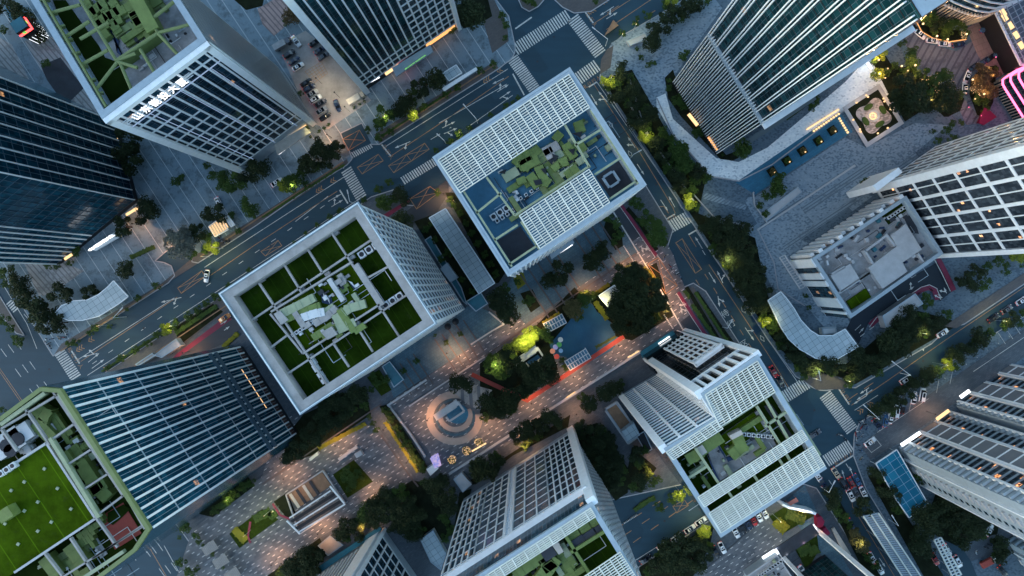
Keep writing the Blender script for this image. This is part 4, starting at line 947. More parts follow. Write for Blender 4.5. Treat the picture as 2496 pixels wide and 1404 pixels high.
m=MB(); m.beam(P(1605,838,5.3),P(1632,820,5.3),.4,.3); part('canopy_lamp',m,M_['lit_white'],F)
zl=h
louvre(F,[(1719,962),(1846,880),(1889,955),(1754,1040)],zl,15,10,.25); louvre(F,[(1624,1102),(1744,1024),(1762,1044),(1641,1120)],zl,5,9,.25)
louvre(F,[(1701,1212),(1955,1048),(1969,1070),(1717,1235)],zl,6,20,.25); louvre(F,[(1728,1251),(1982,1087),(2010,1134),(1757,1298)],zl,11,20,.25)
beams(F,'roof_beam','paleolive',[((1845,990),(1950,1160)),((1866,972),(1925,1075)),((1672,1170),(1722,1138)),((1865,1040),(1920,1003)),((1900,1120),(1918,1148)),((1836,1155),(1852,1180)),((1775,1198),(1790,1220)),((1895,945),(2000,1110)),((1889,955),(1700,1078)),((1695,1092),(1752,1178))],h-.5,.6,.8)
m=MB(); m.prism(pf([(1722,1088),(1848,1000),(1892,1085),(1750,1176)],h-4),h-4.9,h-4); part('roof_court',m,M_['concrete2'],F)
rpoly(F,'planted_roof','turf2',[(1758,1062),(1838,1004),(1868,1052),(1830,1062),(1822,1078),(1770,1112),(1752,1082)],h-3.98,.05)
ducts(F,[(1675,1122),(1700,1108),(1722,1090),(1760,1065)],h-3.9,2.8,2,'duct'); ducts(F,[(1795,1058),(1808,1090),(1782,1112)],h-3.9,2.8,2,'duct')
rpoly(F,'service_core','wood_pale',[(1697,1092),(1712,1084),(1724,1102),(1710,1112)],h-4,2.5); rpoly(F,'service_core','wood_pale',[(1778,1062),(1806,1048),(1812,1058),(1785,1072)],h-4,2.6)
for pts in ([(1722,1105),(1735,1130),(1755,1172),(1748,1172)],[(1812,1056),(1850,1055),(1875,1068),(1862,1070),(1830,1064)],[(1770,1115),(1800,1108),(1822,1108),(1825,1092),(1810,1108),(1775,1126)],[(1745,1075),(1765,1105),(1770,1120),(1755,1098)]): debris(F,pts,h-3.9)
acrow(F,(1814,1059),Vector((1,-.1,0)).normalized(),7,1.2,h-3.6,.9)
rpoly(F,'rear_terrace','dkdeck',[(1880,985),(1940,1075),(1925,1085),(1862,990)],h-4.95,.1)
# ================================================================ G: bottom-centre tower
h=82; S=(H-h)/H
G0=[(1443,1224),(1054,1474),(1190,1686),(1574,1436)]
foot=pf(G0,h); pool=Pool()
G_,foot=bldg('office_tower','white framed tower with green cooling ducts on its roof, bottom centre','' or foot,h,6,'metal2',(1.3,'metal2'),deckm='turf',vis=range(4))
i=findedge(foot,*g2(1250,1349)); a,b=foot[i],foot[(i+1)%4]; n=nrm(a,b); d=(V2(b)-V2(a)).normalized(); L=(V2(b)-V2(a)).length
A0=V2(a);Ln=L
def sub(t0,t1): return (A0+d*(Ln*t0)).xy,(A0+d*(Ln*t1)).xy
M_['g_grey']=glass('grey_glass',(.07,.10,.125),(.10,.14,.17),2.4,4.0,0,mull=.15,cm=(.02,.035,.05))
rev=(V2(a)-P(1391,1048)).length>(V2(b)-P(1391,1048)).length
def rng(t0,t1): return sub(1-t1,1-t0) if rev else sub(t0,t1)
for t0,t1,c,g_ in ((.03,.25,5,'g_dark'),(.25,.51,3,'g_grey'),(.56,.77,3,'g_grey'),(.77,.99,5,'g_off')):
    p,q=rng(t0,t1); facade(pool,p,q,5,72,cols=c,rows=11,mode='cell',glassm=g_,fin=(.42,.6),band=(.45,.3))
p,q=rng(.51,.56); facade(pool,p,q,5,72,cols=1,rows=34,glassm='metal2',fin=(.9,1.0),band=(1.1,.7))
pool.flush(G_)
part('glazing',wallquad(a,b,73,h-1,n,.06),M_['g_off'],G_)
m=MB(); p=V2(a)+n*.7; q=V2(b)+n*.7; m.beam((p.x,p.y,71.3),(q.x,q.y,71.3),1.5,1.4); p=P(1443,1224,h); m.box((p.x,p.y,0),U,V,Z,2.4,2.2,h-.5); part('corner_frame',m,M_['metal'],G_)
k=findedge(foot,*g2(1508,1330)); a2,b2=foot[k],foot[(k+1)%4]
facade(pool,a2,b2,4,h-1,cols=17,rows=20,glassm='g_off',fin=(.36,.06),band=(.4,.1)); pool.flush(G_)
for q in range(4):
    if q not in (i,k): part('glazing',wallquad(foot[q],foot[(q+1)%4],0,h-1,nrm(foot[q],foot[(q+1)%4]),.06),M_['g_dark'],G_)
louvre(G_,[(1160,1419),(1440,1238),(1452,1258),(1172,1440)],h,5,19,.25); louvre(G_,[(1380,1435),(1512,1345),(1560,1420),(1430,1505)],h,14,10,.25)
for s_ in [((1376,1303),(1440,1404)),((1391,1348),(1480,1292))]: m=MB(); m.beam(P(*s_[0],h-2)-Z,P(*s_[1],h-2)-Z,.8,1.0); part('roof_beam',m,M_['duct'],G_)
for pts in ([(1392,1290),(1412,1325)],[(1418,1275),(1440,1312)],[(1446,1262),(1468,1298)],[(1260,1395),(1350,1335)],[(1300,1440),(1355,1360)],[(1325,1360),(1345,1390)]): ducts(G_,pts,h-5.9,3.4,2.8)
for c in ((1412,1322),(1440,1306),(1466,1290),(1338,1350)): part('duct_hood',obox(c,3.4,2.6,.3,h-3),M_['dkdeck'],G_)
rpoly(G_,'service_core','wood_pale',[(1344,1327),(1358,1318),(1374,1345),(1362,1352)],h-6,3.5)
for pts in ([(1350,1360),(1375,1350),(1395,1404),(1365,1404)],): debris(G_,pts,h-5.8,'deckblue')
# ================================================================ N: small tower at the bottom
foot=pf([(937,1290),(770,1400),(860,1545),(1035,1430)]); pool=Pool(); h=82
Nn,foot=bldg('office_tower','white finned tower with a broad blank strip, half cut off by the bottom edge','' or foot,h,4,'metal2',(1.2,'metal2'),vis=range(4))
for px,c,rw,fn in (((853,1345),15,8,(.5,.9)),((986,1360),7,14,(.55,.9))):
    i=findedge(foot,*px); a,b=foot[i],foot[(i+1)%4]; facade(pool,a,b,6,h-1,cols=c,rows=rw,glassm='g_dark',fin=fn,band=(.6,.4),bands=(c==7)); 
    n=nrm(a,b); dd=(V2(b)-V2(a)).normalized(); LL=(V2(b)-V2(a)).length
    if c==15:
        m=MB(); t=.88 if (V2(b)-P(937,1290)).length<(V2(a)-P(937,1290)).length else .12; m.box(V2(a)+dd*(LL*t)+n*.6,dd,n,Z,5.5,1.2,h-1); part('blank_panel',m,M_['metal'],Nn)
pool.flush(Nn)
m=MB(); p=P(937,1290); m.box((p.x,p.y,0),U,V,Z,1.3,1.3,h); part('corner_frame',m,M_['metal'],Nn)
m=MB(); m.prism(pf([(760,1392),(925,1283),(930,1292),(770,1404)],4),3.5,4); part('entrance_canopy',m,M_['teal'],Nn)
# ================================================================ H: north-east tower with pairs of white fins
h=131; base=[(1744,378),(1640,200),(1560,75),(1900,-150),(2037,186)]; base=[(1744,378),(1638,205),(1930,12),(2037,186)]; foot=pf(base); pool=Pool()
Hh,foot=bldg('office_tower','tall dark glass tower with paired white fins, above the round flower garden plaza','' or foot,h,5,'black',(2,'metal2'),vis=range(4))
i=findedge(foot,1691,290); a,b=foot[i],foot[(i+1)%4]; n=nrm(a,b); d=(V2(b)-V2(a)).normalized(); L=(V2(b)-V2(a)).length
facade(pool,a,b,3,h,cols=12,rows=33,glassm='g_teal',fins=False,band=(.3,.15),bandm='black')
for c in range(17):
    t=(c+.3)/16.6; top=h-1 if c%2==0 else 52+(c%3)*1.5
    for o in (-.42,.42):
        m=MB(); p=V2(a)+d*(L*t+o)+n*.45; m.box((p.x,p.y,4),d,n,Z,.26,.6,top-4); pool.add('fin',m,'metal')
pool.flush(Hh)
m=MB(); p=V2(a)+n*.5;q=V2(b)+n*.5; m.beam((p.x,p.y,51),(q.x,q.y,51),.8,1.2); part('belt_course',m,M_['metal2'],Hh)
k=findedge(foot,1890,282); a2,b2=foot[k],foot[(k+1)%4]; part('glazing',wallquad(a2,b2,0,h-1,nrm(a2,b2),.06),M_['g_teal'],Hh)
for q in range(4):
    if q not in (i,k): part('glazing',wallquad(foot[q],foot[(q+1)%4],0,h-1,nrm(foot[q],foot[(q+1)%4]),.06),M_['g_dark'],Hh)
m=MB(); n2=nrm(a2,b2); m.beam(V2(a2)+n2*.9+Z*49,V2(b2)+n2*.9+Z*49,1.8,1.0); part('ledge',m,M_['metal'],Hh)
for q_ in ([(1815,344),(1880,300),(1886,312),(1822,354)],[(1880,300),(1985,232),(1990,242),(1886,312)]):
    m=MB(); m.prism(pf(q_,5),4.7,5); part('glass_canopy',m,M_['skylight'],Hh)
m=MB(); m.beam(P(1726,334,5),P(1748,366,5),.7,.5); part('entrance_lamp',m,M_['lit_orange'],Hh)
m=MB(); m.beam(P(1678,278,3),P(1700,306,3),1.2,.3); part('entrance_lamp',m,M_['lit_warm'],Hh)
m=MB()
for c in range(5): q=P(1671+c*5,163+c*9,8); m.box(q,U,V,Z,.5,.5,.5)
part('wall_lamp',m,M_['lit_warm'],Hh)
# ================================================================ J: east tower, big white grid
h=112; base=[(2130,460),(2269,357),(2420,580),(2238,625)]; base=[(2130,460),(2272,362),(2384,540),(2238,625)]; foot=pf(base); pool=Pool()
J,foot=bldg('office_tower','tower with a coarse white grid over speckled glass, cut by the right edge','' or foot,h,4,'metal2',(1.5,'metal2'),vis=range(4))
i=findedge(foot,2184,543); a,b=foot[i],foot[(i+1)%4]
M_['g_check']=glass('checkered_glass',(.008,.014,.022),(.075,.095,.115),.8,2.6,.012,(1,.45,.2),1.0,mull=0)
facade(pool,a,b,2,h,cols=4,rows=10,mode='cell',glassm='g_check',fin=(1.2,.5),band=(1.3,.5)); 
facade(pool,a,b,6,h,cols=4,rows=14,mode='cell',glassm='g_check',fins=False,band=(.45,.5),) if 0 else None
pool.flush(J)
n=nrm(a,b); 
d=(V2(b)-V2(a)).normalized(); L=(V2(b)-V2(a)).length
for r in range(4): m=MB(); p=V2(a)+d*(L*(r+.5)/4)+n*.2; m.box((p.x,p.y,2),d,n,Z,.35,.2,h-3); part('mullion',m,M_['metal'],J)
k=findedge(foot,2200,410); a2,b2=foot[k],foot[(k+1)%4]
facade(pool,a2,b2,2,h,cols=9,rows=10,glassm='g_off',fin=(.5,.6),band=(.6,.5)); pool.flush(J)
for q in range(4):
    if q not in (i,k): part('glazing',wallquad(foot[q],foot[(q+1)%4],0,h-1,nrm(foot[q],foot[(q+1)%4]),.06),M_['g_off'],J)
m=MB(); p=P(2130,460); m.box((p.x,p.y,0)+Vector((0,0,0)) if 0 else (p.x,p.y,0),U,V,Z,2.6,2.6,h); p=P(2238,625); m.box((p.x,p.y,0),U,V,Z,1.6,1.6,h); part('corner_frame',m,M_['metal'],J)
m=MB(); 
for q_ in (([(2128,452),(2190,408),(2200,420),(2138,466)]),): m.prism(pf(q_,20),.2,20)
part('podium',m,M_['metal'],J)
# ================================================================ K: low hotel annex with pale roof
h=20; foot=pf([(1979,630),(2209,477),(2300,618),(2074,776)],h); pool=Pool()
K,foot=bldg('annex_building','low pale building with cluttered concrete roof beside the dark red ramp','' or foot,h,3,'metal',(1.2,'metal2'),deckm='concrete2',vis=range(4))
i=findedge(foot,1975,700); a,b=foot[i],foot[(i+1)%4]; n=nrm(a,b); d=(V2(b)-V2(a)).normalized(); L=(V2(b)-V2(a)).length
t=0
for w,mt in ((.14,'metal'),(.10,'g_off'),(.10,'metal'),(.03,'g_off'),(.09,'metal'),(.20,'g_off'),(.04,'metal'),(.12,'metal'),(.07,'g_off'),(.04,'metal'),(.07,'g_off')):
    w*=1.0; p=V2(a)+d*(L*t); q=V2(a)+d*(L*min(1,t+w)); t+=w
    if (V2(b)-P(1922,634)).length<(V2(a)-P(1922,634)).length: p,q=V2(b)-(q-V2(a)),V2(b)-(p-V2(a))
    o=.1 if mt!='metal' else .5
    if mt=='metal': m=MB(); m.box((p+q)/2+n*.25,d,n,Z,(q-p).length,.5,h-.3); part('wall_panel',m,M_[mt],K)
    else: part('window',wallquad(p,q,1,h-1.5,n,.1),M_[mt],K)
k=findedge(foot,2080,560); a2,b2=foot[k],foot[(k+1)%4]; n=nrm(a2,b2); d=(V2(b2)-V2(a2)).normalized(); L=(V2(b2)-V2(a2)).length
part('window',wallquad(a2,b2,1,h-1,n,.1),M_['g_off'],K)
for c in range(14):
    m=MB(); p=V2(a2)+d*(L*(c+.5)/14)+n*.6; m.box((p.x,p.y,1),d,n,Z,1.4,1.2,h-1.2-(c%3)*1.5); part('wall_panel',m,M_['metal'],K)
for q in range(4):
    if q not in (i,k): part('window',wallquad(foot[q],foot[(q+1)%4],1,h-1,nrm(foot[q],foot[(q+1)%4]),.06),M_['g_off'],K)
z=h-3
rpoly(K,'upper_slab','stone',[(2115,655),(2150,632),(2172,608),(2205,545),(2247,608),(2150,700)],z,2.4) if 0 else rpoly(K,'upper_slab','stone',[(2117,653),(2186,600),(2172,575),(2208,545),(2247,608),(2200,640),(2212,662),(2152,704)],z,2.4)
K.children[-1].data.materials[0]=M_['concrete']
rpoly(K,'upper_slab','stone',[(2025,672),(2072,643),(2096,680),(2050,712)],z,2.2); K.children[-1].data.materials[0]=M_['concrete']
rpoly(K,'planted_roof','turf2',[(2064,735),(2110,703),(2124,724),(2076,754)],z,.8)
rpoly(K,'sunken_deck','turfd',[(2148,525),(2205,488),(2222,508),(2166,548)],z,.1); acrow(K,(2168,530),U,6,1.2,z+.1,1.0)
rpoly(K,'sunken_deck','dkdeck',[(2222,520),(2232,545),(2240,570),(2222,568),(2205,535)],z,.1)
for s_ in [((2108,610),(2130,645)),((2160,570),(2182,600)),((2238,618),(2252,640)),((2110,612),(2160,575)),((2045,715),(2120,665)),((2096,682),(2120,665)),((2028,668),(2060,650)),((2172,575),(2210,548))]:
    m=MB(); m.beam(P(*s_[0],z+2.2)-Z*2.2,P(*s_[1],z+2.2)-Z*2.2,.7,2.2); part('roof_wall',m,M_['stone'],K)
for _ in range(26):
    t1,t2=rnd.random(),rnd.random(); c=(1990+t1*190+t2*50-10,640-t1*125+t2*85*.6-5); 
    part('roof_equipment',obox(c,rnd.uniform(.6,2.6),rnd.uniform(.5,1.8),rnd.uniform(.4,1.5),z,rnd.uniform(-.5,.5)),M_[rnd.choice(['tarp','black','unit','teal','stone','dkdeck'])],K)
m=MB()
for s_ in [((1900,628),(1950,705)),((1912,622),(1962,698))]: m.beam(P(*s_[0],5),P(*s_[1],5),.4,.4)
for c in range(14): m.beam(P(1900+c*3.8,628+c*5.9,5.3),P(1912+c*3.8,622+c*5.9,5.3),.25,.2)
part('pergola',m,M_['stone'],K)
# ================================================================ L: pair of residential slabs, bottom right
def resid(label,p0,p1,depth,h,scheme,side=True):
    a=P(*p0); b=P(*p1); v=(b-a).normalized(); v=Vector((v.y,-v.x,0)); foot=[tuple(x.xy) for x in (a,b,b+v*depth,a+v*depth)]; pool=Pool()
    r,foot=bldg('apartment_building',label,foot,h,2,'metal2',(.5,'metal'),cat='apartment block',vis=range(4))
    i=findedge(foot,(p0[0]+p1[0])/2,(p0[1]+p1[1])/2); a,b=foot[i],foot[(i+1)%4]; n=nrm(a,b); d=(V2(b)-V2(a)).normalized(); L=(V2(b)-V2(a)).length
    if (V2(b)-P(*p0)).length<(V2(a)-P(*p0)).length: st,dd=V2(b),-d
    else: st,dd=V2(a),d
    tot=sum(w for w,_ in scheme); t=0; nf=int(h/3)
    for w,k in scheme:
        w=w/tot*L; p=st+dd*t; q=st+dd*(t+w); t+=w; c=(p+q)/2
        if (q-p).dot(d)<0: p,q=q,p
        if k=='bar': m=MB(); m.box(c+n*.9,d,n,Z,w,.9,h-.5); pool.add('pier',m,'metal')
        elif k=='grey':
            m=MB(); m.box(c+n*.8,d,n,Z,w,1.0,h-1); pool.add('bay',m,'concrete_blue')
            for f in range(int(nf/2)): m=MB(); m.box(c+n*1.35+Z*(f*6+4),d,n,Z,w,.3,.5); pool.add('ledge',m,'metal')
            for s_ in (-1,1): m=MB(); m.box(c+d*s_*w*.48+n*1.35,d,n,Z,.3,.3,h-1); pool.add('pier',m,'metal')
        elif k=='slat':
            for f in range(nf):
                m=wallquad(p,q,f*3+.1,f*3+2.9,n,.1); pool.add('window',m,'g_lit')
                m=MB(); m.box(c+n*.35+Z*(f*3+2.6),d,n,Z,w-.1,.35,.45); pool.add('balcony',m,'metal2')
        elif k=='comb':
            for f in range(nf): m=MB(); m.box(c+n*.8+Z*(f*3+1.2),d,n,Z,w,.8,.8); pool.add('balcony',m,'metal2')
    k=findedge(foot,*PX(P(*p0)+v*depth/2)); a2,b2=foot[k],foot[(k+1)%4]; n2=nrm(a2,b2); d2=(V2(b2)-V2(a2)).normalized(); L2=(V2(b2)-V2(a2)).length
    for f in range(nf):
        for t in (.5,):
            m=MB(); m.box(V2(a2)+d2*(L2*t)+n2*.35+Z*(f*3+1),d2,n2,Z,2.4,.7,1.2); pool.add('balcony',m,'stone')
        m=wallquad(V2(a2)+d2*(L2*.72),V2(a2)+d2*(L2*.8),f*3+.6,f*3+2.2,n2,.06); pool.add('window',m,'g_off')
    pool.flush(r)
    m=MB(); 
    for tt in (.25,.9): m.box(V2(a2)+d2*(L2*tt)+n2*.4,d2,n2,Z,.5,.8,h-.5)
    part('side_pier',m,M_['metal'],r)
    for q in range(4):
        if q not in (i,k): part('glazing',wallquad(foot[q],foot[(q+1)%4],0,h-1,nrm(foot[q],foot[(q+1)%4]),.06),M_['g_off'],r)
    return r
M_['concrete_blue']=plain('grey_render',(.19,.20,.215),.7,.1,.4)
M_['g_lit']=glass('apartment_glass',(.008,.014,.02),(.05,.065,.08),1.5,3,.07,(1,.4,.15),.9,mull=.08)
resid('grey residential slab with white piers beside the blue glass canopy',(2190,1094),(2322,1008),17,92,[(2.2,'comb'),(.5,'bar'),(3.6,'slat'),(.6,'bar'),(4.2,'grey'),(.6,'bar'),(3.0,'slat'),(.8,'comb'),(.4,'bar')])
resid('grey residential slab beyond the dark gap, upper apartment block',(2330,988),(2470,894),17,92,[(.6,'comb'),(.5,'bar'),(3.0,'slat'),(.6,'bar'),(4.0,'grey'),(.6,'bar'),(3.2,'slat'),(.5,'bar'),(3.2,'grey'),(.5,'bar')])
resid('low corner of a third apartment block with comb balconies in the lower right corner',(2455,1320),(2560,1252),16,60,[(1.5,'comb'),(.5,'bar'),(3,'slat'),(.6,'bar'),(4,'grey')])
for c0,c1,mt in (((2196,1085),(2242,1054),'lit_white'),((2340,968),(2362,952),'lit_white'),((2282,1022),(2312,1000),'lit_warm')):
    mb=MB(); mb.beam(P(*c0,3.2),P(*c1,3.2),1.1,.5); solo('shop_sign',mb,M_[mt],{'lit_white':'white lit shop sign strip at the foot of the grey apartment block','lit_warm':'orange lit shop front strip between the two apartment blocks'}[mt] if c0!=(2340,968) else 'short white lit shop sign by the upper apartment block','sign',P(*c0))
# ================================================================ M: west glass tower
h=105; base=[(287,300),(338,490),(150,643),(-180,560),(-60,130)]; foot=pf(base); pool=Pool()
Mm,foot=bldg('office_tower','faceted blue glass tower with lit white lettering at its foot, on the left edge','' or foot,h,3,'black',(1,'metal2'),vis=range(5))
i=findedge(foot,312,395); a,b=foot[i],foot[(i+1)%5]
facade(pool,a,b,3,h,cols=15,rows=24,glassm='g_blue',fin=(.14,.3),finm='mull',band=(.22,.2),bandm='mull',sub=0); facade(pool,a,b,3,h,cols=8,rows=1,glassm='g_blue',fin=(.3,.9),bands=False); pool.flush(Mm)
k=findedge(foot,244,566); a2,b2=foot[k],foot[(k+1)%5]; d=V2(b2)-V2(a2)
facade(pool,a2,V2(a2)+d*.45 ,3,h,cols=7,rows=24,glassm='g_blue',fin=(.45,.7),band=(.2,.2),bandm='mull') ; facade(pool,V2(a2)+d*.45,b2,3,h,cols=9,rows=24,glassm='g_blue',fin=(.14,.3),finm='mull',band=(.25,.2),bandm='mull'); pool.flush(Mm)
for q in range(5):
    if q not in (i,k): part('glazing',wallquad(foot[q],foot[(q+1)%5],0,h-1,nrm(foot[q],foot[(q+1)%5]),.06),M_['g_blue'],Mm)
n=nrm(a2,b2); dd=d.normalized(); m=MB(); m.prism(pf([(218,606),(280,566),(292,578),(234,612)],4),3.6,4.2); part('entrance_canopy',m,M_['metal2'],Mm)
sd=U; sign(Mm,'中国建设',P(247,592,6.5),sd,V,2.5,'lit_white',.15,1.1)
m=MB(); m.beam(P(222,610,5),P(272,575,5),.3,.3); part('sign_light',m,M_['lit_white'],Mm)
m=MB(); m.beam(P(308,524,3),P(338,506,3),.9,.3); m.beam(P(158,632,3),P(176,620,3),.9,.3); m.beam(P(262,300,3),P(285,340,3),.9,.3); part('lobby_lamp',m,M_['lit_warm'],Mm)
# ================================================================ O: dark glass block with white portal fins at the bottom
foot=pf([(1935,1400),(2008,1350),(2140,1560),(2060,1610)]); h=75; pool=Pool()
O,foot=bldg('office_building','dark glass block with two white portal edges behind the lit food stalls, bottom edge','' or foot,h,3,'black',(1,'metal2'),vis=range(4))
for q in range(4):
    n=nrm(foot[q],foot[(q+1)%4]); 
    if q==findedge(foot,1970,1375): facade(pool,foot[q],foot[(q+1)%4],2,h,cols=8,rows=20,glassm='g_teal',fin=(.12,.2),finm='black',band=(.12,.15),bandm='black'); pool.flush(O)
    else: part('glazing',wallquad(foot[q],foot[(q+1)%4],0,h-1,n,.06),M_['g_dark'],O)
m=MB()
for c in ((1899,1347),(1987,1288)): p=P(*c); m.box((p.x,p.y,0),U,V,Z,1.3,1.6,h)
part('portal_edge',m,M_['metal'],O)
m=MB(); m.beam(P(1899,1347,5),P(1987,1288,5),4.5,.4); part('portal_canopy',m,M_['dkdeck'],O)
foot=pf([(1790,1404),(1893,1345),(1935,1404),(1935,1500),(1800,1500)],3); m=MB()
pv,foot=bldg('pavilion','flat roofed pavilion with two rows of white units, at the bottom edge','' or pf([(1820,1404),(1895,1352),(1930,1404),(1930,1490),(1870,1500)],5),5,.5,'metal2',(.5,'stone'),deckm='concrete2',vis=range(5))
acrow(pv,(1852,1404),U,9,1.15,4.5,.9); acrow(pv,(1876,1386),U,6,1.15,4.5,.9)
# ================================================================ P: curved hotel towers, top right
def curved(label,base,h,rings,ringm,slat,glassm,name='hotel_tower',warm=None,deck='metal2',fh=4):
    foot=ccw(pf(base)); cx=sum(p[0] for p in foot)/len(foot); cy=sum(p[1] for p in foot)/len(foot)
    r=thing(name,label,'building',(cx,cy,0)); towerbody(r,foot,-.2,h,'black'); m=MB(); m.quad([(p[0],p[1],h+.03) for p in foot]); part('roof',m,M_[deck],r)
    k=len(foot); q=MB(); uo=0
    for i in range(k):
        w=wallquad(foot[i],foot[(i+1)%k],0,h,nrm(foot[i],foot[(i+1)%k]),.05); w.uv=[[(u+uo,v) for u,v in w.uv[0]]]; uo+=(Vector(foot[i])-Vector(foot[(i+1)%k])).length; q.merge(w)
    part('glazing',q,M_[glassm],r)
    for z_ in rings: part('ledge' if ringm!='lit_pink' else 'neon_line',ringbox(foot,.5,z_,z_+.45,-.55),M_[ringm],r)
    m=MB()
    for i in range(k):
        a,b=V2(foot[i]),V2(foot[(i+1)%k]); n=nrm(a,b); L=(b-a).length; c=0
        while c<L: m.box(a+(b-a)*(c/L)+n*.3+Z*.5,(b-a).normalized(),n,Z,.25,.5,slat); c+=1.1
    part('slat_screen',m,M_['wood_pale'],r)
    if warm:
        part('lobby_light',wallquad(*warm,.5,4,nrm(*warm),.15),M_['lit_warm'],r)
    return r
curved('curved tower with white floor lines and warm slatted base, at the top right',[(2258,30),(2272,38),(2296,48),(2325,58),(2352,62),(2378,55),(2402,40),(2422,22),(2445,-20),(2420,-90),(2240,-60),(2240,10)],70,[9+i*3.6 for i in range(16)],'metal',10,'g_dark')
curved('curved building with rings of glowing pink neon, at the right edge',[(2422,205),(2428,200),(2520,140),(2640,60),(2700,200),(2560,330),(2490,318),(2478,305),(2428,226),(2422,215)],30,[5,9,13,17,21,25],'lit_pink',4.5,'g_dark')
foot=pf([(2424,28),(2440,20),(2560,-40),(2640,60),(2498,160),(2488,160)],9); m=MB()
cn,foot=bldg('hotel_canopy','dark gridded porch roof with warm skylights between the two curved buildings','' or foot,9,.5,'black',(.8,'metal'),cat='canopy',deckm='g_dark',vis=range(6))
m=MB(); 
for k in range(12): m.beam(P(2424+k*6,28+k*11.5,9.1),P(2520+k*6,-30+k*11.5,9.1),.25,.2)
for k in range(5): m.beam(P(2436+k*14,20-k*8,9.25),P(2500+k*14,155-k*8,9.25),.25,.2)
part('roof_rib',m,M_['metal2'],cn)
for c in ((2450,42),(2464,62),(2478,85),(2490,110),(2446,30)): part('roof_light',obox(c,1.6,2.6,.25,9.1),M_['lit_warm'],cn)
# ---------------------------------------------------------------- roof clutter: boxes, vents, pipe runs, aligned to each roof
def clutter(root,quad,z,nb,npipe,nduct=0,seed=1,dm=('duct','paleolive','olive'),bm=('unit','stone','dkdeck','paleolive','black'),keep=None):
    rnd.seed(seed); a,b,c,d=[P(*q,z) for q in quad]
    def pt(s,t): return a.lerp(b,s).lerp(d.lerp(c,s),t)
    for _ in range(nduct):
        p=pt(rnd.random(),rnd.random()); u=U if rnd.random()<.5 else V; L=rnd.uniform(2,7); w=rnd.uniform(.9,1.9); h=rnd.uniform(.8,1.7); q=p+u*L
        m=MB(); m.beam(p,q,w,h); k=1.2
        while k<L: m.beam(p+u*k,p+u*(k+.1),w+.12,h+.06); k+=1.6
        if rnd.random()<.6: v=V if u is U else U; m.beam(q,q+v*rnd.choice([-1,1])*rnd.uniform(1.5,3.5),w*.95,h*.97)
        part('duct',m,M_[rnd.choice(dm)],root)
    for _ in range(nb):
        p=pt(rnd.random(),rnd.random()); m=MB(); l,w,h=rnd.uniform(.4,1.6),rnd.uniform(.4,1.1),rnd.uniform(.3,1.3); m.box(p,U,V,Z,l,w,h)
        if rnd.random()<.5: m.tube(p+Z*h,p+Z*(h+.12),min(l,w)*.38,k=8)
        part('roof_box',m,M_[rnd.choice(bm)],root)
    for _ in range(npipe):
        p=pt(rnd.random(),rnd.random()); u,v=(U,V) if rnd.random()<.5 else (V,U); L1,L2=rnd.uniform(3,11),rnd.uniform(1,6)*rnd.choice([-1,1]); m=MB(); q=p+u*L1; m.tube(p+Z*.3,q+Z*.3,.09,k=5); m.tube(q+Z*.3,q+v*L2+Z*.3,.09,k=5); part('pipe',m,M_[rnd.choice(['metal2','stone','black','unit'])],root)
clutter(E_,[(1262,410),(1368,340),(1412,400),(1306,470)],84-4.9,22,12,16,2)
clutter(E_,[(1200,430),(1250,400),(1290,480),(1250,510)],84-4.9,10,8,2,3)
clutter(E_,[(1385,305),(1430,278),(1500,380),(1450,410)],84-5.9,6,5,3,4)
clutter(C_,[(690,750),(850,652),(905,735),(745,840)],84-2.7,26,14,10,5,('paleolive','duct','concrete','paleolive'),('unit','concrete','stone','dkdeck','unit'))
clutter(A,[(230,0),(330,0),(370,80),(300,130)],84-6,14,8,14,8,('duct','duct','olive'))
clutter(A,[(400,40),(440,60),(480,110),(320,190)],84-5.9,10,5,0,9)
clutter(D,[(85,990),(140,965),(300,1215),(245,1250)],98-5.9,22,10,12,10,('duct','duct','paleolive'))
clutter(D,[(90,1380),(220,1290),(260,1340),(140,1404)],98-5.9,14,8,8,11,('duct','olive'))
clutter(D,[(0,1070),(80,1010),(110,1060),(0,1130)],98-5.9,12,6,4,12,('unit','duct'),('unit','unit','metal2','black'))
clutter(F,[(1735,1095),(1845,1015),(1880,1085),(1760,1160)],80-3.95,12,6,4,14,('duct','paleolive'))
clutter(F,[(1640,1130),(1690,1100),(1730,1180),(1690,1200)],80-4.9,8,4,2,16)
clutter(G_,[(1240,1400),(1380,1310),(1410,1404),(1300,1440)],82-5.9,18,10,12,17,('duct','duct','paleolive'))
clutter(K,[(1990,635),(2190,500),(2280,618),(2085,755)],17,24,14,0,18,bm=('unit','stone','dkdeck','tarp','teal'))
clutter(pv,[(1830,1400),(1890,1360),(1920,1400),(1870,1420)],4.5,10,5,0,19)
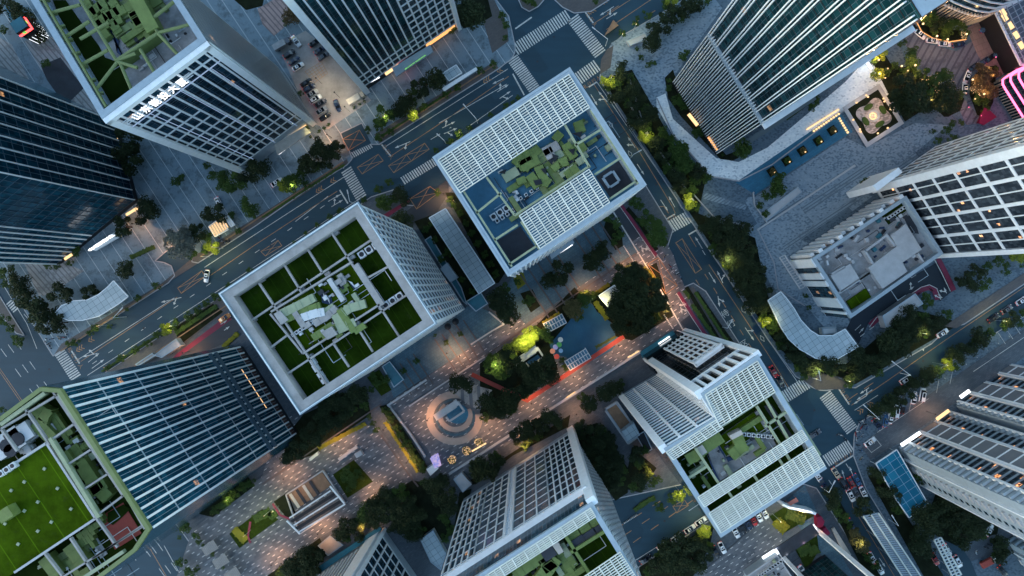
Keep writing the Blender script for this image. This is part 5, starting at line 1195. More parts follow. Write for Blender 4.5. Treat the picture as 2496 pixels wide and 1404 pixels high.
# ---------------------------------------------------------------- trees
def leaf_cloud(m,c,rx,rz,n,ls):
    for _ in range(n):
        while True:
            x,y,z=rnd.uniform(-1,1),rnd.uniform(-1,1),rnd.uniform(-1,1)
            q=x*x+y*y+z*z
            if .25<q<1: break
        p=Vector((c[0]+x*rx,c[1]+y*rx,c[2]+z*rz)); a=rnd.uniform(0,6.28); t=rnd.uniform(-.7,.7); s=ls*rnd.uniform(.6,1.3)
        u=Vector((math.cos(a),math.sin(a),t)).normalized(); v=Vector((-math.sin(a),math.cos(a),rnd.uniform(-.7,.7))).normalized()
        m.quad([p-u*s*.5,p+v*s*.4,p+u*s*.5,p-v*s*.4]) if (u.cross(v)).z<0 else m.quad([p-u*s*.5,p-v*s*.4,p+u*s*.5,p+v*s*.4])
def make_crown(seed,nb,n,ls,spread,rz,z0):
    rnd.seed(seed); m=MB()
    for i in range(nb):
        a=rnd.uniform(0,6.28); r=spread*math.sqrt(rnd.uniform(0,1)); br=rnd.uniform(.26,.48)*(1.15-.4*r)
        leaf_cloud(m,(r*math.cos(a),r*math.sin(a),z0+rnd.uniform(-.12,.28)*rz*2-(r*.25)),br,br*rz,n//nb,ls)
    return m
# crowns are modelled for a 1 m radius and scaled per tree
CROWN=[make_crown(11,15,1500,.12,.72,.75,1.25),make_crown(23,11,1300,.13,.70,.8,1.3),make_crown(37,18,1700,.11,.76,.7,1.2),make_crown(51,8,520,.15,.68,.8,1.3),make_crown(77,7,380,.17,.62,.9,1.3)]
def make_trunk(seed,k):
    rnd.seed(seed); m=MB(); m.tube((0,0,0),(.02,.01,.75),.075,.05,8)
    for i in range(k):
        a=2*math.pi*i/k+rnd.uniform(-.3,.3); r=rnd.uniform(.3,.55); p=Vector((.02,.01,.6+.05*i/k)); q=Vector((r*math.cos(a)*.6,r*math.sin(a)*.6,1.0)); t=Vector((r*math.cos(a),r*math.sin(a),1.3))
        m.tube(p,q,.035,.022,5); m.tube(q,t,.022,.008,5)
    return m
TRUNK=[make_trunk(3,6),make_trunk(5,5)]
_cm={};_tm={}
def crownmesh(k,mat):
    if (k,mat) not in _cm: _cm[k,mat]=CROWN[k].mesh('crown',M_[mat])
    return _cm[k,mat]
for k in (0,1): _tm[k]=TRUNK[k].mesh('trunk',M_['bark'])
LOOK={'dark':('leaf_dark','dark leafy'),'green':('leaf_green','mid green'),'bright':('leaf_lamplit','bright yellow-green'),'grey':('leaf_grey','pale grey-green'),'olive':('leaf_olive','thin olive'),'bronze':('brown_leaf','bronze-brown'),'shrub':('leaf_dark','low round')}
_seen={}
TREEROWS=[]
def tree(px,py,r,look,where,idx,tot,group):
    mat,adj=LOOK[look]; rad=r*G*1.19; sz=rad*(1.0 if r>16 else 1.25)
    kind='tree' if look!='shrub' else 'shrub'
    if look=='shrub': sz=rad*.55
    zc=sz*1.25; p=P(px,py,zc)
    size='big ' if r>=28 else ('small ' if r<=13 and look!='shrub' else '')
    lab=f"{size}{adj} {kind} {where}, {nth(idx)} from left" if tot>1 else f"{size}{adj} {kind} {where}"
    if lab in _seen: print('DUPLABEL',lab)
    _seen[lab]=1
    t=thing('tree' if kind=='tree' else 'shrub',lab,kind,(p.x,p.y,0.1),group if tot>1 else None)
    if r<=13: k=rnd.choice([3,4]) if look in('bright','olive','grey') else rnd.choice([1,3])
    else: k=rnd.choice([0,1,2])
    c=bpy.data.objects.new('crown',crownmesh(k,mat)); COL.objects.link(c); c.parent=t; c.scale=(rad,rad,sz); c.rotation_euler=(0,0,rnd.uniform(0,6.28))
    b=bpy.data.objects.new('trunk',_tm[rnd.choice([0,1])]); COL.objects.link(b); b.parent=t; b.scale=(rad*.8,rad*.8,sz); b.rotation_euler=(0,0,rnd.uniform(0,6.28))
TREEROWS=[]
def trees(group,where,L): TREEROWS.append((group,where,L))
def _trees(group,where,L):
    L=[(q+('dark',))[:4] if len(q)==3 else q for q in L]
    by={}
    for q in L:
        look=q[3]; size='big' if q[2]>=28 else ('small' if q[2]<=13 and look!='shrub' else ''); by.setdefault((look,size),[]).append(q)
    for k,v in by.items():
        v.sort(key=lambda q:q[0])
        for i,q in enumerate(v): tree(q[0],q[1],q[2],q[3],where,i,len(v),group)
rnd.seed(99)
D_='dark';g_='green';b_='bright';y_='grey';o_='olive';s_='shrub';z_='bronze'
trees('trees in the top left corner','behind the top left terrace',[(20,20,30),(60,50,28),(85,72,22),(100,95,14,o_),(10,75,14,o_)])
trees('trees around the white gridded tower','at the foot of the white gridded tower',[(310,345,34),(312,385,34),(300,360,26),(115,158,15,z_),(430,445,16),(446,435,12,s_),(505,403,12,s_),(520,430,15,s_),(540,440,22,g_),(567,445,26,g_),(600,425,24),(625,402,28),(642,392,18),(750,314,11,b_),(734,227,9,o_),(712,40,22,z_),(700,55,12,z_)])
trees('clipped balls by the car park','in the clipped row beside the car park',[(864,263,5,s_),(877,255,5,s_),(889,247,5,s_),(757,334,5,s_),(779,321,6,s_),(790,313,6,s_),(802,305,6,s_)])
trees('trees on the avenue\'s north verge','on the north verge of the avenue',[(1061,193,24),(1050,205,18),(1024,215,24),(1005,228,16),(991,253,22),(974,268,20),(1008,246,14),(930,283,25,g_),(960,283,18),(924,310,13,g_),(1034,262,12,b_),(1007,281,14,b_),(1204,157,12,b_),(1171,171,13,b_),(1114,213,12,y_),(1087,231,11,y_),(924,334,14,y_),(954,321,11,y_),(899,317,11,y_),(790,360,27),(820,366,22),(765,383,26),(748,400,22),(798,392,20),(775,410,16),(738,425,16,g_),(712,447,22,g_),(695,452,18,b_),(731,432,16),(748,448,12,y_)])
trees('trees by the north tower','between north tower and crossroads',[(1154,36,30),(1148,55,20),(1112,60,13),(1104,77,11,g_),(1232,62,12,g_),(1226,40,13),(1232,94,9,b_),(1120,10,22),(1095,30,12)])
trees('trees along the west pavement','on the left blue tower forecourt',[(360,508,27),(345,528,20),(300,551,25),(190,615,17),(172,640,10,s_),(120,648,11,s_),(140,648,11,s_),(520,518,27),(567,527,13,s_),(605,502,22,g_),(618,520,15),(483,566,22),(505,578,18),(440,600,34,y_),(470,622,18,y_),(420,580,20,y_),(455,572,20,y_),(516,600,18,b_),(500,612,12,b_),(582,565,11,b_),(303,658,21),(318,645,12),(147,718,27),(132,708,16),(218,712,20),(238,712,12)])
trees('trees on the verge by the curved glass canopy','beside the curved glass canopy',[(384,695,13,b_),(338,728,12,b_),(233,801,13,b_),(222,810,10,g_),(185,833,13,g_),(168,838,9,b_),(268,795,8,y_),(285,772,8,y_),(310,755,7,y_)])
trees('dark trees left of the canopy','in the grove left of the curved canopy',[(12,668,18),(20,690,15),(43,682,24),(52,715,26),(75,738,28),(93,762,28),(120,760,22),(110,790,25),(142,788,22),(95,735,20),(130,800,12),(12,778,18),(28,801,14),(48,833,17,o_),(40,822,11,b_),(30,655,12)])
trees('small trees on the avenue\'s south verge','on the south verge of the avenue',[(297,871,13,b_),(330,853,12,g_),(362,835,12,g_),(387,813,13,g_),(405,802,15,b_),(422,797,13,b_),(433,785,12,g_),(460,771,14,y_),(483,755,13,y_),(503,738,12,y_),(530,722,14,g_),(560,695,11,b_),(609,657,9,b_),(265,895,9,b_),(747,570,8,b_),(776,549,9,b_),(804,530,10,y_),(830,513,11,y_),(718,592,7,g_),(886,487,10,g_),(1098,347,12,b_),(1117,328,14,b_),(1144,313,9,g_),(1197,281,9,g_),(1234,260,10,g_),(1064,366,9,y_),(1262,240,9,b_),(1250,252,9,b_)])
trees('trees between the two middle towers','between the two middle towers',[(935,493,19,g_),(958,488,17),(977,480,22),(945,505,12),(990,470,14),(950,443,12,b_),(922,460,13,b_),(982,536,24),(968,548,14),(1066,470,11),(1097,487,11,b_),(1107,500,10,g_),(1120,520,11,g_),(1135,545,11),(1150,570,12),(1165,595,12),(1180,620,12),(1195,642,12),(1075,630,13),(1095,615,13),(1090,660,12),(1040,560,12),(1052,548,9),(1062,585,11),(1150,712,11),(1125,680,10),(1210,668,12,g_)])
trees('shrubs on the forecourt','in a square forecourt bed',[(1089,835,9,s_),(1122,815,9,s_),(1016,881,10,s_),(984,905,10,s_),(1061,818,6,s_),(1262,686,11,s_),(1290,735,18,s_)])
trees('big trees in the central plaza','in the central plaza',[(1221,730,30),(1240,762,28),(1228,705,18),(1207,748,18),(1205,888,25,g_),(1190,900,18,g_),(1222,905,20,g_),(1255,850,24,b_),(1275,838,22,b_),(1291,820,22,b_),(1320,808,20,g_),(1338,828,14,b_),(1230,872,26),(1250,890,24),(1225,905,18),(1124,938,26),(1105,945,16),(1291,908,28),(1328,895,30),(1310,925,26),(1345,920,20),(1290,940,20),(1191,990,28),(1217,1003,24),(1238,975,28),(1262,962,22),(1245,1000,18),(1185,1018,16),(1371,878,9,b_),(1380,895,10,g_)])
trees('trees by the play court','between cube pavilion and play court',[(1425,730,20,g_),(1398,752,24,o_),(1412,770,16,o_),(1440,720,14,b_)])
trees('trees in the square grove','in the dense square grove',[(1520,665,22),(1545,660,22),(1531,690,28),(1565,680,24),(1598,685,16,g_),(1588,718,33),(1555,735,34),(1520,730,28),(1500,755,24),(1608,742,24),(1530,775,28),(1568,785,27),(1510,795,20),(1545,800,22),(1600,772,18),(1490,770,16),(1500,690,15),(1575,755,24)])
trees('trees on the striped forecourt','on the striped forecourt',[(1455,628,27),(1435,640,20),(1470,610,22),(1475,630,18),(1365,665,29),(1340,685,20),(1385,675,18),(1332,695,14),(1481,530,15),(1500,545,16),(1508,575,16),(1495,590,12)])
trees('trees on the side road verge','between side road and cross street',[(1545,490,18),(1558,505,14),(1571,531,20,g_),(1595,552,20,g_),(1601,575,25,g_),(1615,590,14,g_),(1585,560,14),(1530,478,12)])
trees('trees along the cross street north','in the row right of the cross street',[(1481,197,17,b_),(1478,215,13,b_),(1518,172,22),(1535,190,16),(1505,208,18),(1503,235,20),(1541,217,20),(1556,240,20),(1530,250,18),(1540,268,20),(1568,265,16),(1585,278,20),(1552,298,22),(1575,310,16),(1562,318,14),(1575,334,18,b_),(1585,348,12,b_),(1612,322,18),(1600,352,20),(1630,345,18),(1655,367,24,g_),(1615,380,20),(1645,390,18),(1668,402,22,g_),(1628,412,18),(1650,425,20),(1665,418,12,b_),(1700,418,20),(1718,437,18),(1690,440,18),(1662,452,20),(1688,465,18),(1681,490,18,b_),(1695,508,14),(1672,470,12)])
trees('trees along the cross street south','in the belt opposite the square grove',[(1725,548,22),(1752,548,24),(1782,552,25),(1808,565,24),(1738,575,18),(1760,585,24),(1790,590,26),(1820,600,26),(1741,605,18),(1772,620,26),(1771,640,15,b_),(1800,630,26),(1832,640,24),(1800,665,24),(1825,685,26),(1850,670,22),(1812,705,22),(1840,715,24),(1862,705,20),(1835,745,22),(1862,742,20),(1865,785,15,b_),(1858,765,14),(1882,775,18),(1884,800,18),(1905,812,20),(1902,840,16),(1922,845,20),(1939,868,22),(1962,880,22),(1945,895,15),(1980,898,20),(1960,918,13,b_)])
trees('trees on the right avenue\'s north verge','above the right-hand avenue',[(2008,890,24),(2039,888,24),(2025,905,15),(2082,862,24),(2100,880,20),(2079,912,22),(2068,925,16),(2119,888,25),(2140,905,16),(2145,875,24),(2165,828,28),(2160,855,20),(2192,828,24),(2185,858,20),(2209,845,24),(2225,818,20),(2215,768,22),(2195,788,22),(2230,790,20),(2245,775,18),(2262,795,20),(2282,785,22),(2305,768,17),(2269,808,20),(2255,818,9,b_),(2068,938,13,b_),(2255,722,14),(2262,735,14),(2250,745,12),(2200,765,15)])
trees('trees beyond the ramp','right of the dark red ramp',[(2350,680,20),(2368,690,20),(2382,665,20),(2388,700,18),(2405,685,12,b_),(2405,650,15),(2449,665,12),(2432,635,16),(2450,645,12),(2482,622,20,b_),(2495,640,16),(2465,622,14)])
trees('trees on the right avenue\'s south verge','below the right-hand avenue',[(2392,821,24),(2410,812,16),(2375,835,18),(2359,848,22),(2332,868,22),(2309,888,17,b_),(2322,895,14),(2285,905,18),(2262,912,22),(2240,927,22),(2222,948,22),(2250,940,18),(2195,965,22),(2172,979,22),(2149,999,24),(2168,1000,16),(2137,1008,12),(2465,778,20),(2452,787,12,b_),(2442,795,14),(2492,758,15),(2480,790,14)])
trees('trees in the garden by the hotel drive','in the lamp-lit hotel garden',[(2142,137,19,b_),(2128,150,12,g_),(2139,182,16,b_),(2162,176,12,g_),(2180,160,12),(2225,138,22,g_),(2222,165,18,g_),(2205,212,32),(2232,235,34),(2190,240,26),(2215,260,24),(2200,180,16),(2245,180,20,g_),(2268,210,26,g_),(2302,190,22,g_),(2312,225,26),(2325,250,22),(2290,250,24),(2335,235,15),(2265,250,22),(2295,215,20),(2240,205,22)])
trees('trees in the crescent bed','in the crescent bed where white cars wait',[(2268,45,19,g_),(2258,32,16,b_),(2285,60,20),(2302,72,18),(2320,62,20,g_),(2342,70,16),(2350,84,13,g_),(2300,88,14),(2272,80,14)])
trees('bronze trees by the pink building','under the pink neon building',[(2392,180,24,z_),(2415,185,20,z_),(2388,205,22,z_),(2385,228,18,o_),(2412,222,20,z_),(2395,252,15,o_),(2425,168,9,z_),(2400,270,12,o_),(2378,245,12,o_)])
trees('trees by the tall north-east tower','around the tall north-east tower',[(1661,141,14),(1672,132,12,g_),(1628,215,11),(1648,250,17,g_),(1664,262,14,g_),(1656,238,12),(1698,323,17),(1705,310,12),(1808,362,22,g_),(1820,352,15,g_),(1985,250,16,g_),(1978,262,12,g_),(1630,198,8,b_),(1761,377,5,b_),(1999,220,7,b_),(2192,108,9),(2205,104,8)])
trees('trees in the top middle planter belt','right of the upper crossroads',[(1515,83,12,b_),(1548,60,10,b_),(1552,45,8,g_),(1568,30,6,g_),(1581,42,12,g_),(1621,12,17,g_),(1636,5,15,b_),(1628,38,22),(1648,30,20),(1612,62,22),(1590,75,20),(1600,52,18),(1675,20,22),(1695,12,20),(1660,48,16),(1588,108,20),(1578,120,14),(1600,95,14),(1563,140,9,g_),(1581,160,10,s_),(1592,155,9,s_),(1551,120,7,g_),(1720,5,18),(1290,5,14,s_),(1300,12,10,s_),(1280,0,10,s_),(1450,5,10,b_)])
trees('trees in the stepped plaza','around the stepped plaza',[(1899,445,22,g_),(1885,458,16,g_),(1880,478,14),(1862,478,14,g_),(1915,440,15),(1900,465,15),(1850,500,12),(1865,520,12),(2112,440,12,s_),(2098,448,10,s_),(2272,322,9,s_),(2285,345,12,s_),(2305,320,14,s_),(2320,340,14,s_),(2340,300,10,s_),(2318,300,12,s_),(1962,722,8,s_),(1972,750,8,s_)])
trees('trees by the lower left plaza','left of the lower plaza',[(547,1222,20,g_),(573,1198,18,g_),(597,1186,17,g_),(612,1175,14),(527,1240,15),(560,1210,14),(447,1279,18,g_),(460,1285,14,o_),(480,1303,12,o_),(485,1318,10,b_),(443,1366,16),(425,1290,8,b_),(438,1310,7,b_),(467,1393,18),(287,1378,12),(8,996,11,o_),(500,1330,9,b_),(520,1350,9,b_),(545,1380,9,b_),(480,1385,10,o_)])
trees('trees under the green roofed tower','under the green roofed tower',[(871,960,24),(880,975,20),(850,965,22),(841,985,24),(811,978,24),(784,1000,24),(835,1010,22),(858,1000,18),(811,1023,24),(784,1045,24),(757,1050,22),(757,1076,24),(740,1070,18),(724,1096,24),(704,1112,20),(775,1070,16),(890,985,16),(940,925,14,g_),(920,935,14,g_),(912,915,12,g_),(905,950,10,b_)])
trees('clipped balls at the plaza corner','in the clipped row at the plaza corner',[(902,1016,9,s_),(909,1030,9,s_),(917,1046,10,s_),(935,998,9,s_)])
trees('trees in the long hedge bed','in the long bed between plazas',[(945,1005,12),(955,1022,13),(968,1040,13),(978,1058,13),(990,1078,14),(1002,1097,14),(1014,1115,15),(1024,1130,14),(1032,1142,12)])
trees('trees in the square lawn','in the square lawn',[(848,1145,15),(862,1158,16,g_),(845,1165,15),(860,1178,14),(875,1148,11,o_),(850,1190,11),(838,1155,10),(885,1165,8,y_)])
trees('trees in the lower grove','in the grove left of the white framed tower',[(974,1203,20,g_),(990,1210,16,g_),(944,1213,24),(917,1236,26),(891,1250,24,g_),(880,1268,18,g_),(910,1265,24),(944,1248,26),(975,1238,26),(1003,1232,22),(960,1275,22),(991,1280,26),(1017,1266,24),(1008,1305,20),(1025,1290,16),(851,1284,24),(871,1302,20),(831,1298,20),(845,1310,15),(1055,1182,22),(1077,1176,20),(1091,1205,22),(1067,1209,20),(1095,1238,20),(1082,1255,16),(1090,1268,14),(1084,1312,14),(1097,1290,14),(1100,1225,14),(1035,1172,13)])
trees('trees at the bottom left plaza edge','at the bottom plaza edge',[(741,1368,27),(767,1356,24),(712,1385,26),(724,1356,20),(758,1385,24),(690,1395,18),(700,1370,14),(735,1400,22)])
trees('gold-lit winter trees','strung with gold lights',[(1102,1121,12,o_),(1137,1099,12,o_),(1167,1078,12,o_)])
trees('trees south of the red path','above the white framed tower',[(1171,1143,27),(1204,1133,24),(1190,1155,20),(1207,1114,18),(1160,1160,16),(1345,1024,25),(1320,1038,20),(1360,1030,16),(1300,1040,22),(1281,1051,22),(1261,1063,20),(1278,1085,14,o_),(1290,1070,16),(1310,1062,14),(1435,985,20),(1421,970,16),(1450,980,16),(1475,956,22),(1498,946,20),(1460,958,16),(1510,935,14)])
trees('trees between the two lower towers','between the two lower towers',[(1422,1045,22),(1412,1060,16),(1448,1060,26),(1468,1050,18),(1481,1072,20),(1438,1090,22),(1460,1098,26),(1485,1100,22),(1455,1128,24),(1482,1128,24),(1502,1125,20),(1475,1152,22),(1498,1150,20),(1491,1178,20),(1478,1172,14),(1510,1170,16),(1515,1145,16),(1555,1108,20),(1568,1098,15),(1561,1128,18),(1545,1120,14),(1581,1153,18),(1561,1176,20),(1545,1185,16),(1601,1166,15),(1590,1180,12),(1605,1236,15),(1635,1216,16),(1655,1209,15,b_)])
trees('trees at the bottom centre','in the bottom thicket below parked white cars',[(1715,1296,17,b_),(1702,1308,14,g_),(1631,1338,26),(1665,1330,26),(1698,1330,26),(1718,1350,22),(1631,1368,26),(1665,1366,26),(1695,1375,26),(1598,1380,20),(1610,1352,18),(1725,1330,16),(1575,1392,14),(1650,1395,22)])
trees('trees by the lower right road','along the lower right road',[(2139,1149,20),(2150,1165,18),(2128,1140,12),(2162,1194,22),(2152,1182,14),(2182,1217,20),(2195,1238,18),(2178,1240,14),(2029,1216,24),(2015,1228,16),(2035,1240,18,o_),(2055,1262,17,o_),(2068,1278,12,o_),(2089,1307,20,o_),(2100,1328,20,o_),(2108,1350,16,o_),(2129,1376,16,o_),(2108,1236,24),(2120,1248,16)])
trees('big trees in the residential court','in the dark apartment court',[(2239,1162,16),(2252,1172,12),(2249,1250,28),(2275,1258,28),(2262,1286,28),(2240,1300,20),(2239,1325,26),(2262,1340,20),(2285,1285,20),(2330,1232,32),(2370,1240,32),(2330,1274,32),(2370,1282,32),(2350,1310,28),(2400,1258,24),(2390,1300,18),(2439,1327,22),(2445,1355,22),(2425,1345,16),(2320,1300,18)])
# thin overlapping crowns, then plant the 300 largest one by one and the small remainder as one mass
ALL=[[q[0],q[1],q[2],q[3] if len(q)>3 else 'dark',gi] for gi,(_,_,L) in enumerate(TREEROWS) for q in L]
ALL.sort(key=lambda q:-q[2]); keep=[]
for q in ALL:
    hit=None
    for k in keep:
        if k[4]==q[4] and k[3] in(q[3],'dark','green') and q[3] in ('dark','green',k[3]) and math.hypot(k[0]-q[0],k[1]-q[1])<.72*k[2]+.1*q[2]: hit=k; break
    if hit: hit[2]=min(hit[2]+1,36)
    else: keep.append(q)
prio={'bright':5,'shrub':0}
keep.sort(key=lambda q:-(q[2]+prio.get(q[3],0)))
print('TREES',len(keep))
big,rest=keep[:297],keep[297:]
for gi,(grp,where,_) in enumerate(TREEROWS):
    L=[tuple(q[:4]) for q in big if q[4]==gi]
    if L: _trees(grp,where,L)
fm=MB(); rnd.seed(5)
for q in rest:
    r=q[2]*G*1.1; k=4 if q[3]!='shrub' else 4; src=CROWN[k]; n0=len(fm.v); p=P(q[0],q[1],r*.8); a=rnd.uniform(0,6.28); ca,sa=math.cos(a),math.sin(a)
    for v in src.v: fm.v.append((p.x+(v[0]*ca-v[1]*sa)*r,p.y+(v[0]*sa+v[1]*ca)*r,v[2]*r*.8))
    fm.f+=[tuple(i+n0 for i in f) for f in src.f]; fm.uv+=src.uv
o=solo('small_trees',fm,M_['leaf_green'],'scattered small bushes and saplings filling the verges and beds','bushes',(0,0,0),kind='stuff')
# hedges: one clipped mass each
def hedge(pts,w,h,mat,label):
    m=MB(); rnd.seed(len(label)); pp=[P(*q) for q in pts]; 
    for i in range(len(pp)-1):
        d=pp[i+1]-pp[i]; T=d.length; s=Vector((-d.y,d.x,0)).normalized(); n=int(T*w*5)+12
        for _ in range(n):
            q=pp[i]+d*rnd.random()+s*rnd.uniform(-w/2,w/2)+Z*rnd.uniform(.2,h); a=rnd.uniform(0,6.28); u=Vector((math.cos(a),math.sin(a),rnd.uniform(-.4,.4)))*.35; v=Vector((-math.sin(a),math.cos(a),rnd.uniform(-.4,.4)))*.35
            m.quad([q-u,q-v,q+u,q+v])
        m.beam(pp[i]+Z*.1,pp[i+1]+Z*.1,w*.85,h*.7)
    solo('hedge',m,M_[mat],label,'hedge',pp[0],'clipped hedges')
for a in (([(778,1092),(892,1032)],1.6,1.0,'hedge_y','yellow clipped hedge edging the thicket under the green roofed tower'),([(940,1028),(1020,1150)],1.2,1,'hedge_y','yellow-green hedge beside the long bed between plazas'),
 ([(1442,722),(1485,692)],1.4,.8,'hedge_y','bright hedge on the upper side of the white cube pavilion'),([(1450,735),(1480,778)],2.0,.8,'hedge_y','bright hedge on the left side of the white cube pavilion'),
 ([(1570,650),(1588,668),(1600,690)],1.0,.8,'hedge_y','yellow hedge on the plaza corner beside the box marking'),([(1325,790),(1365,765)],2.0,1,'hedge_y','clipped yellow hedge behind the upper blue play pergola'),
 ([(565,1335),(540,1345)],2.0,.6,'hedge_y','short yellow hedge left of the lower plaza lawn') if 0 else ([(572,1288),(600,1318)],3.2,.7,'hedge_y','left yellow flower bed beside the red garden path'),
 ([(620,1265),(660,1245),(672,1262)],3.4,.7,'hedge_g','right green and yellow flower bed beside the red garden path'),([(545,845),(582,812)],1.6,1,'hedge_y','yellow hedge beside the magenta lane by the green roofed tower'),
 ([(1000,1095),(1012,1112)],1,1,'hedge_g','small green hedge in the middle of the long bed'),([(1390,960-80),(1372,895)],1.4,.8,'hedge_y','small yellow hedge beside the lower blue play pergola'),
 ([(1452,846),(1500,820)],.9,.8,'hedge_g','narrow green hedge along the lower side of the play court'),([(1888,1268),(1915,1292)],4.2,.8,'hedge_y','sunlit yellow planting west half beside the stalls'),([(1915,1250),(1960,1268)],3.8,.9,'hedge_g','green planting on the triangular lawn above the stalls'),
 ([(1945,1345),(1975,1330),(1985,1350)],4.0,1.2,'hedge_g','dark planting between the white portal edges'),([(1668,708),(1680,728)],1.3,.9,'hedge_g','short green hedge at the head of the side verge'),
 ([(1686,742),(1760,850)],1.4,.9,'hedge_g','long green hedge between side road and verge path'),([(1694,712),(1760,815),(1800,868)],1.2,1,'hedge_g','knobbly green hedge along the cross street kerb'),([(320,628),(378,610-8)],1.6,1,'hedge_g','dark hedge along the forecourt near the underpass exit'),
 ([(430,812),(530,745)],1.6,.8,'hedge_g','dark ground hedge between sidewalk and magenta lane'),([(1400,1186),(1404,1190)],.6,.6,'hedge_g','tiny hedge by the lower walk'),([(1546,1243),(1575,1222),(1595,1212)],1.8,.7,'hedge_g','green hedge in the kerbed island on the lower street'),
 ([(930,333),(1100,222)],.7,.6,'hedge_g','low kerbside hedge on the north verge, right part'),([(640,530),(840,402)],.7,.6,'hedge_g','low kerbside hedge on the north verge, middle part'),([(250,905),(420,795)],.8,.6,'hedge_g','low kerbside hedge on the south verge, left part')): hedge(*a)
# ---------------------------------------------------------------- cars
CARM={}
def paint(name,c,rough=.25,metal=.0):
    if name not in CARM: n=N('car_paint_'+name); CARM[name]=n.done(c,rough,metal,spec=.6)
    return CARM[name]
for nm,c in (('white',(.75,.77,.78)),('black',(.012,.014,.018)),('silver',(.35,.38,.40)),('blue',(.03,.10,.22)),('red',(.35,.02,.02)),('beige',(.50,.42,.30)),('orange',(.55,.20,.05)),('grey',(.09,.10,.12)),('navy',(.015,.03,.07))): paint(nm,c)
M_['car_glass']=N('car_glass').done((.008,.012,.018),.08,0,spec=.7); M_['tyre']=plain('tyre',(.015,.015,.015),.8); M_['rim']=plain('rim',(.3,.3,.32),.4)
M_['head']=plain('headlight_lens',(.6,.62,.65),.2); M_['tail']=glow('tail_lamp',(1,.05,.03),.6); M_['head_on']=glow('head_lamp_on',(1,.85,.65),4)
def loft(secs,m=None):
    m=m or MB(); n=len(m.v); k=len(secs[0])
    for s in secs: m.v+=[tuple(p) for p in s]
    for i in range(len(secs)-1):
        for j in range(k):
            q=(j+1)%k; m.f.append((n+i*k+j,n+i*k+q,n+(i+1)*k+q,n+(i+1)*k+j)); m.uv.append([(0,0)]*4)
    m.f.append(tuple(range(n,n+k))[::-1]); m.uv.append([(0,0)]*k); e=n+(len(secs)-1)*k; m.f.append(tuple(range(e,e+k))); m.uv.append([(0,0)]*k); return m
def body_sec(x,w,zt,zb=.28):
    return [(x,-w*.9,zb),(x,w*.9,zb),(x,w,zb+.25),(x,w,zt-.18),(x,w*.86,zt),(x,-w*.86,zt),(x,-w,zt-.18),(x,-w,zb+.25)]
def make_car(kind,name):
    L,Wd={'sedan':(4.7,.92),'suv':(4.8,.98),'van':(5.2,1.0)}[kind]; hl=L/2
    root=bpy.data.objects.new(name,None); COL.objects.link(root); ROOT[root.name]=Vector((0,0,0)); root.location=(0,0,-500)
    zt={'sedan':.88,'suv':1.05,'van':1.1}[kind]
    b=loft([body_sec(-hl,Wd*.78,zt-.22),body_sec(-hl+.18,Wd*.93,zt-.05),body_sec(-hl*.55,Wd,zt),body_sec(hl*.35,Wd,zt-.02),body_sec(hl*.8,Wd*.95,zt-.14),body_sec(hl-.12,Wd*.84,zt-.28),body_sec(hl,Wd*.66,zt-.36)])
    body=lpart('body',b,None,root,True)
    if kind=='sedan': xs=(-hl*.80,-hl*.42,hl*.10,hl*.46); h=1.42
    elif kind=='suv': xs=(-hl*.93,-hl*.75,hl*.15,hl*.48); h=1.68
    else: xs=(-hl*.96,-hl*.90,hl*.42,hl*.70); h=1.95
    z0=zt-.04
    g=loft([[(xs[0],-Wd*.80,z0),(xs[0],Wd*.80,z0),(xs[1],Wd*.66,h-.06),(xs[1],-Wd*.66,h-.06)],[(xs[3],-Wd*.82,z0-.02),(xs[3],Wd*.82,z0-.02),(xs[2],Wd*.66,h-.06),(xs[2],-Wd*.66,h-.06)]])
    lpart('windows',g,M_['car_glass'],root)
    r=MB(); r.prism([(xs[1]+.05,-Wd*.64),(xs[2]-.05,-Wd*.66),(xs[2]-.0,0),(xs[2]-.05,Wd*.66),(xs[1]+.05,Wd*.64)],h-.09,h); roof=lpart('car_roof',r,None,root)
    s=MB(); s.prism([(xs[1]+(xs[2]-xs[1])*.45,-Wd*.42),(xs[2]-.25,-Wd*.42),(xs[2]-.25,Wd*.42),(xs[1]+(xs[2]-xs[1])*.45,Wd*.42)],h-.02,h+.012); lpart('sunroof',s,M_['car_glass'],roof)
    for sx in (-1,1):
        for sy in (-1,1):
            w=MB(); w.tube((sx*L*.30,sy*(Wd-.22),.33),(sx*L*.30,sy*(Wd-.01),.33),.33,k=14); wo=lpart('wheel',w,M_['tyre'],root); q=MB(); q.tube((sx*L*.30,sy*(Wd-.02),.33),(sx*L*.30,sy*(Wd+.01),.33),.2,k=10); lpart('rim',q,M_['rim'],wo)
    for sy in (-1,1):
        f=MB(); f.prism([(hl-.28,sy*Wd*.60),(hl-.05,sy*Wd*.55),(hl-.1,sy*Wd*.80),(hl-.38,sy*Wd*.87)] if sy>0 else [(hl-.38,sy*Wd*.87),(hl-.1,sy*Wd*.80),(hl-.05,sy*Wd*.55),(hl-.28,sy*Wd*.60)],zt-.42,zt-.23); lpart('headlight',f,M_['head'],root)
        f=MB(); f.box((-hl+.08,sy*Wd*.68,zt-.33),Vector((1,0,0)),Vector((0,1,0)),Z,.2,.35,.2); lpart('tail_light',f,M_['tail'],root)
        f=MB(); f.box((xs[3]-.15,sy*(Wd+.08),zt-.02),Vector((1,0,0)),Vector((0,1,0)),Z,.16,.2,.14); lpart('wing_mirror',f,None,root)
    return root
PROTO={k:make_car(k,'parked_car') for k in ('sedan','suv','van')}
def setpaint(root,c):
    for ch in root.children:
        if ch.name.split('.')[0] in ('body','car_roof','wing_mirror'):
            ch.data=bodymesh(ch.data,c)
_bm={}
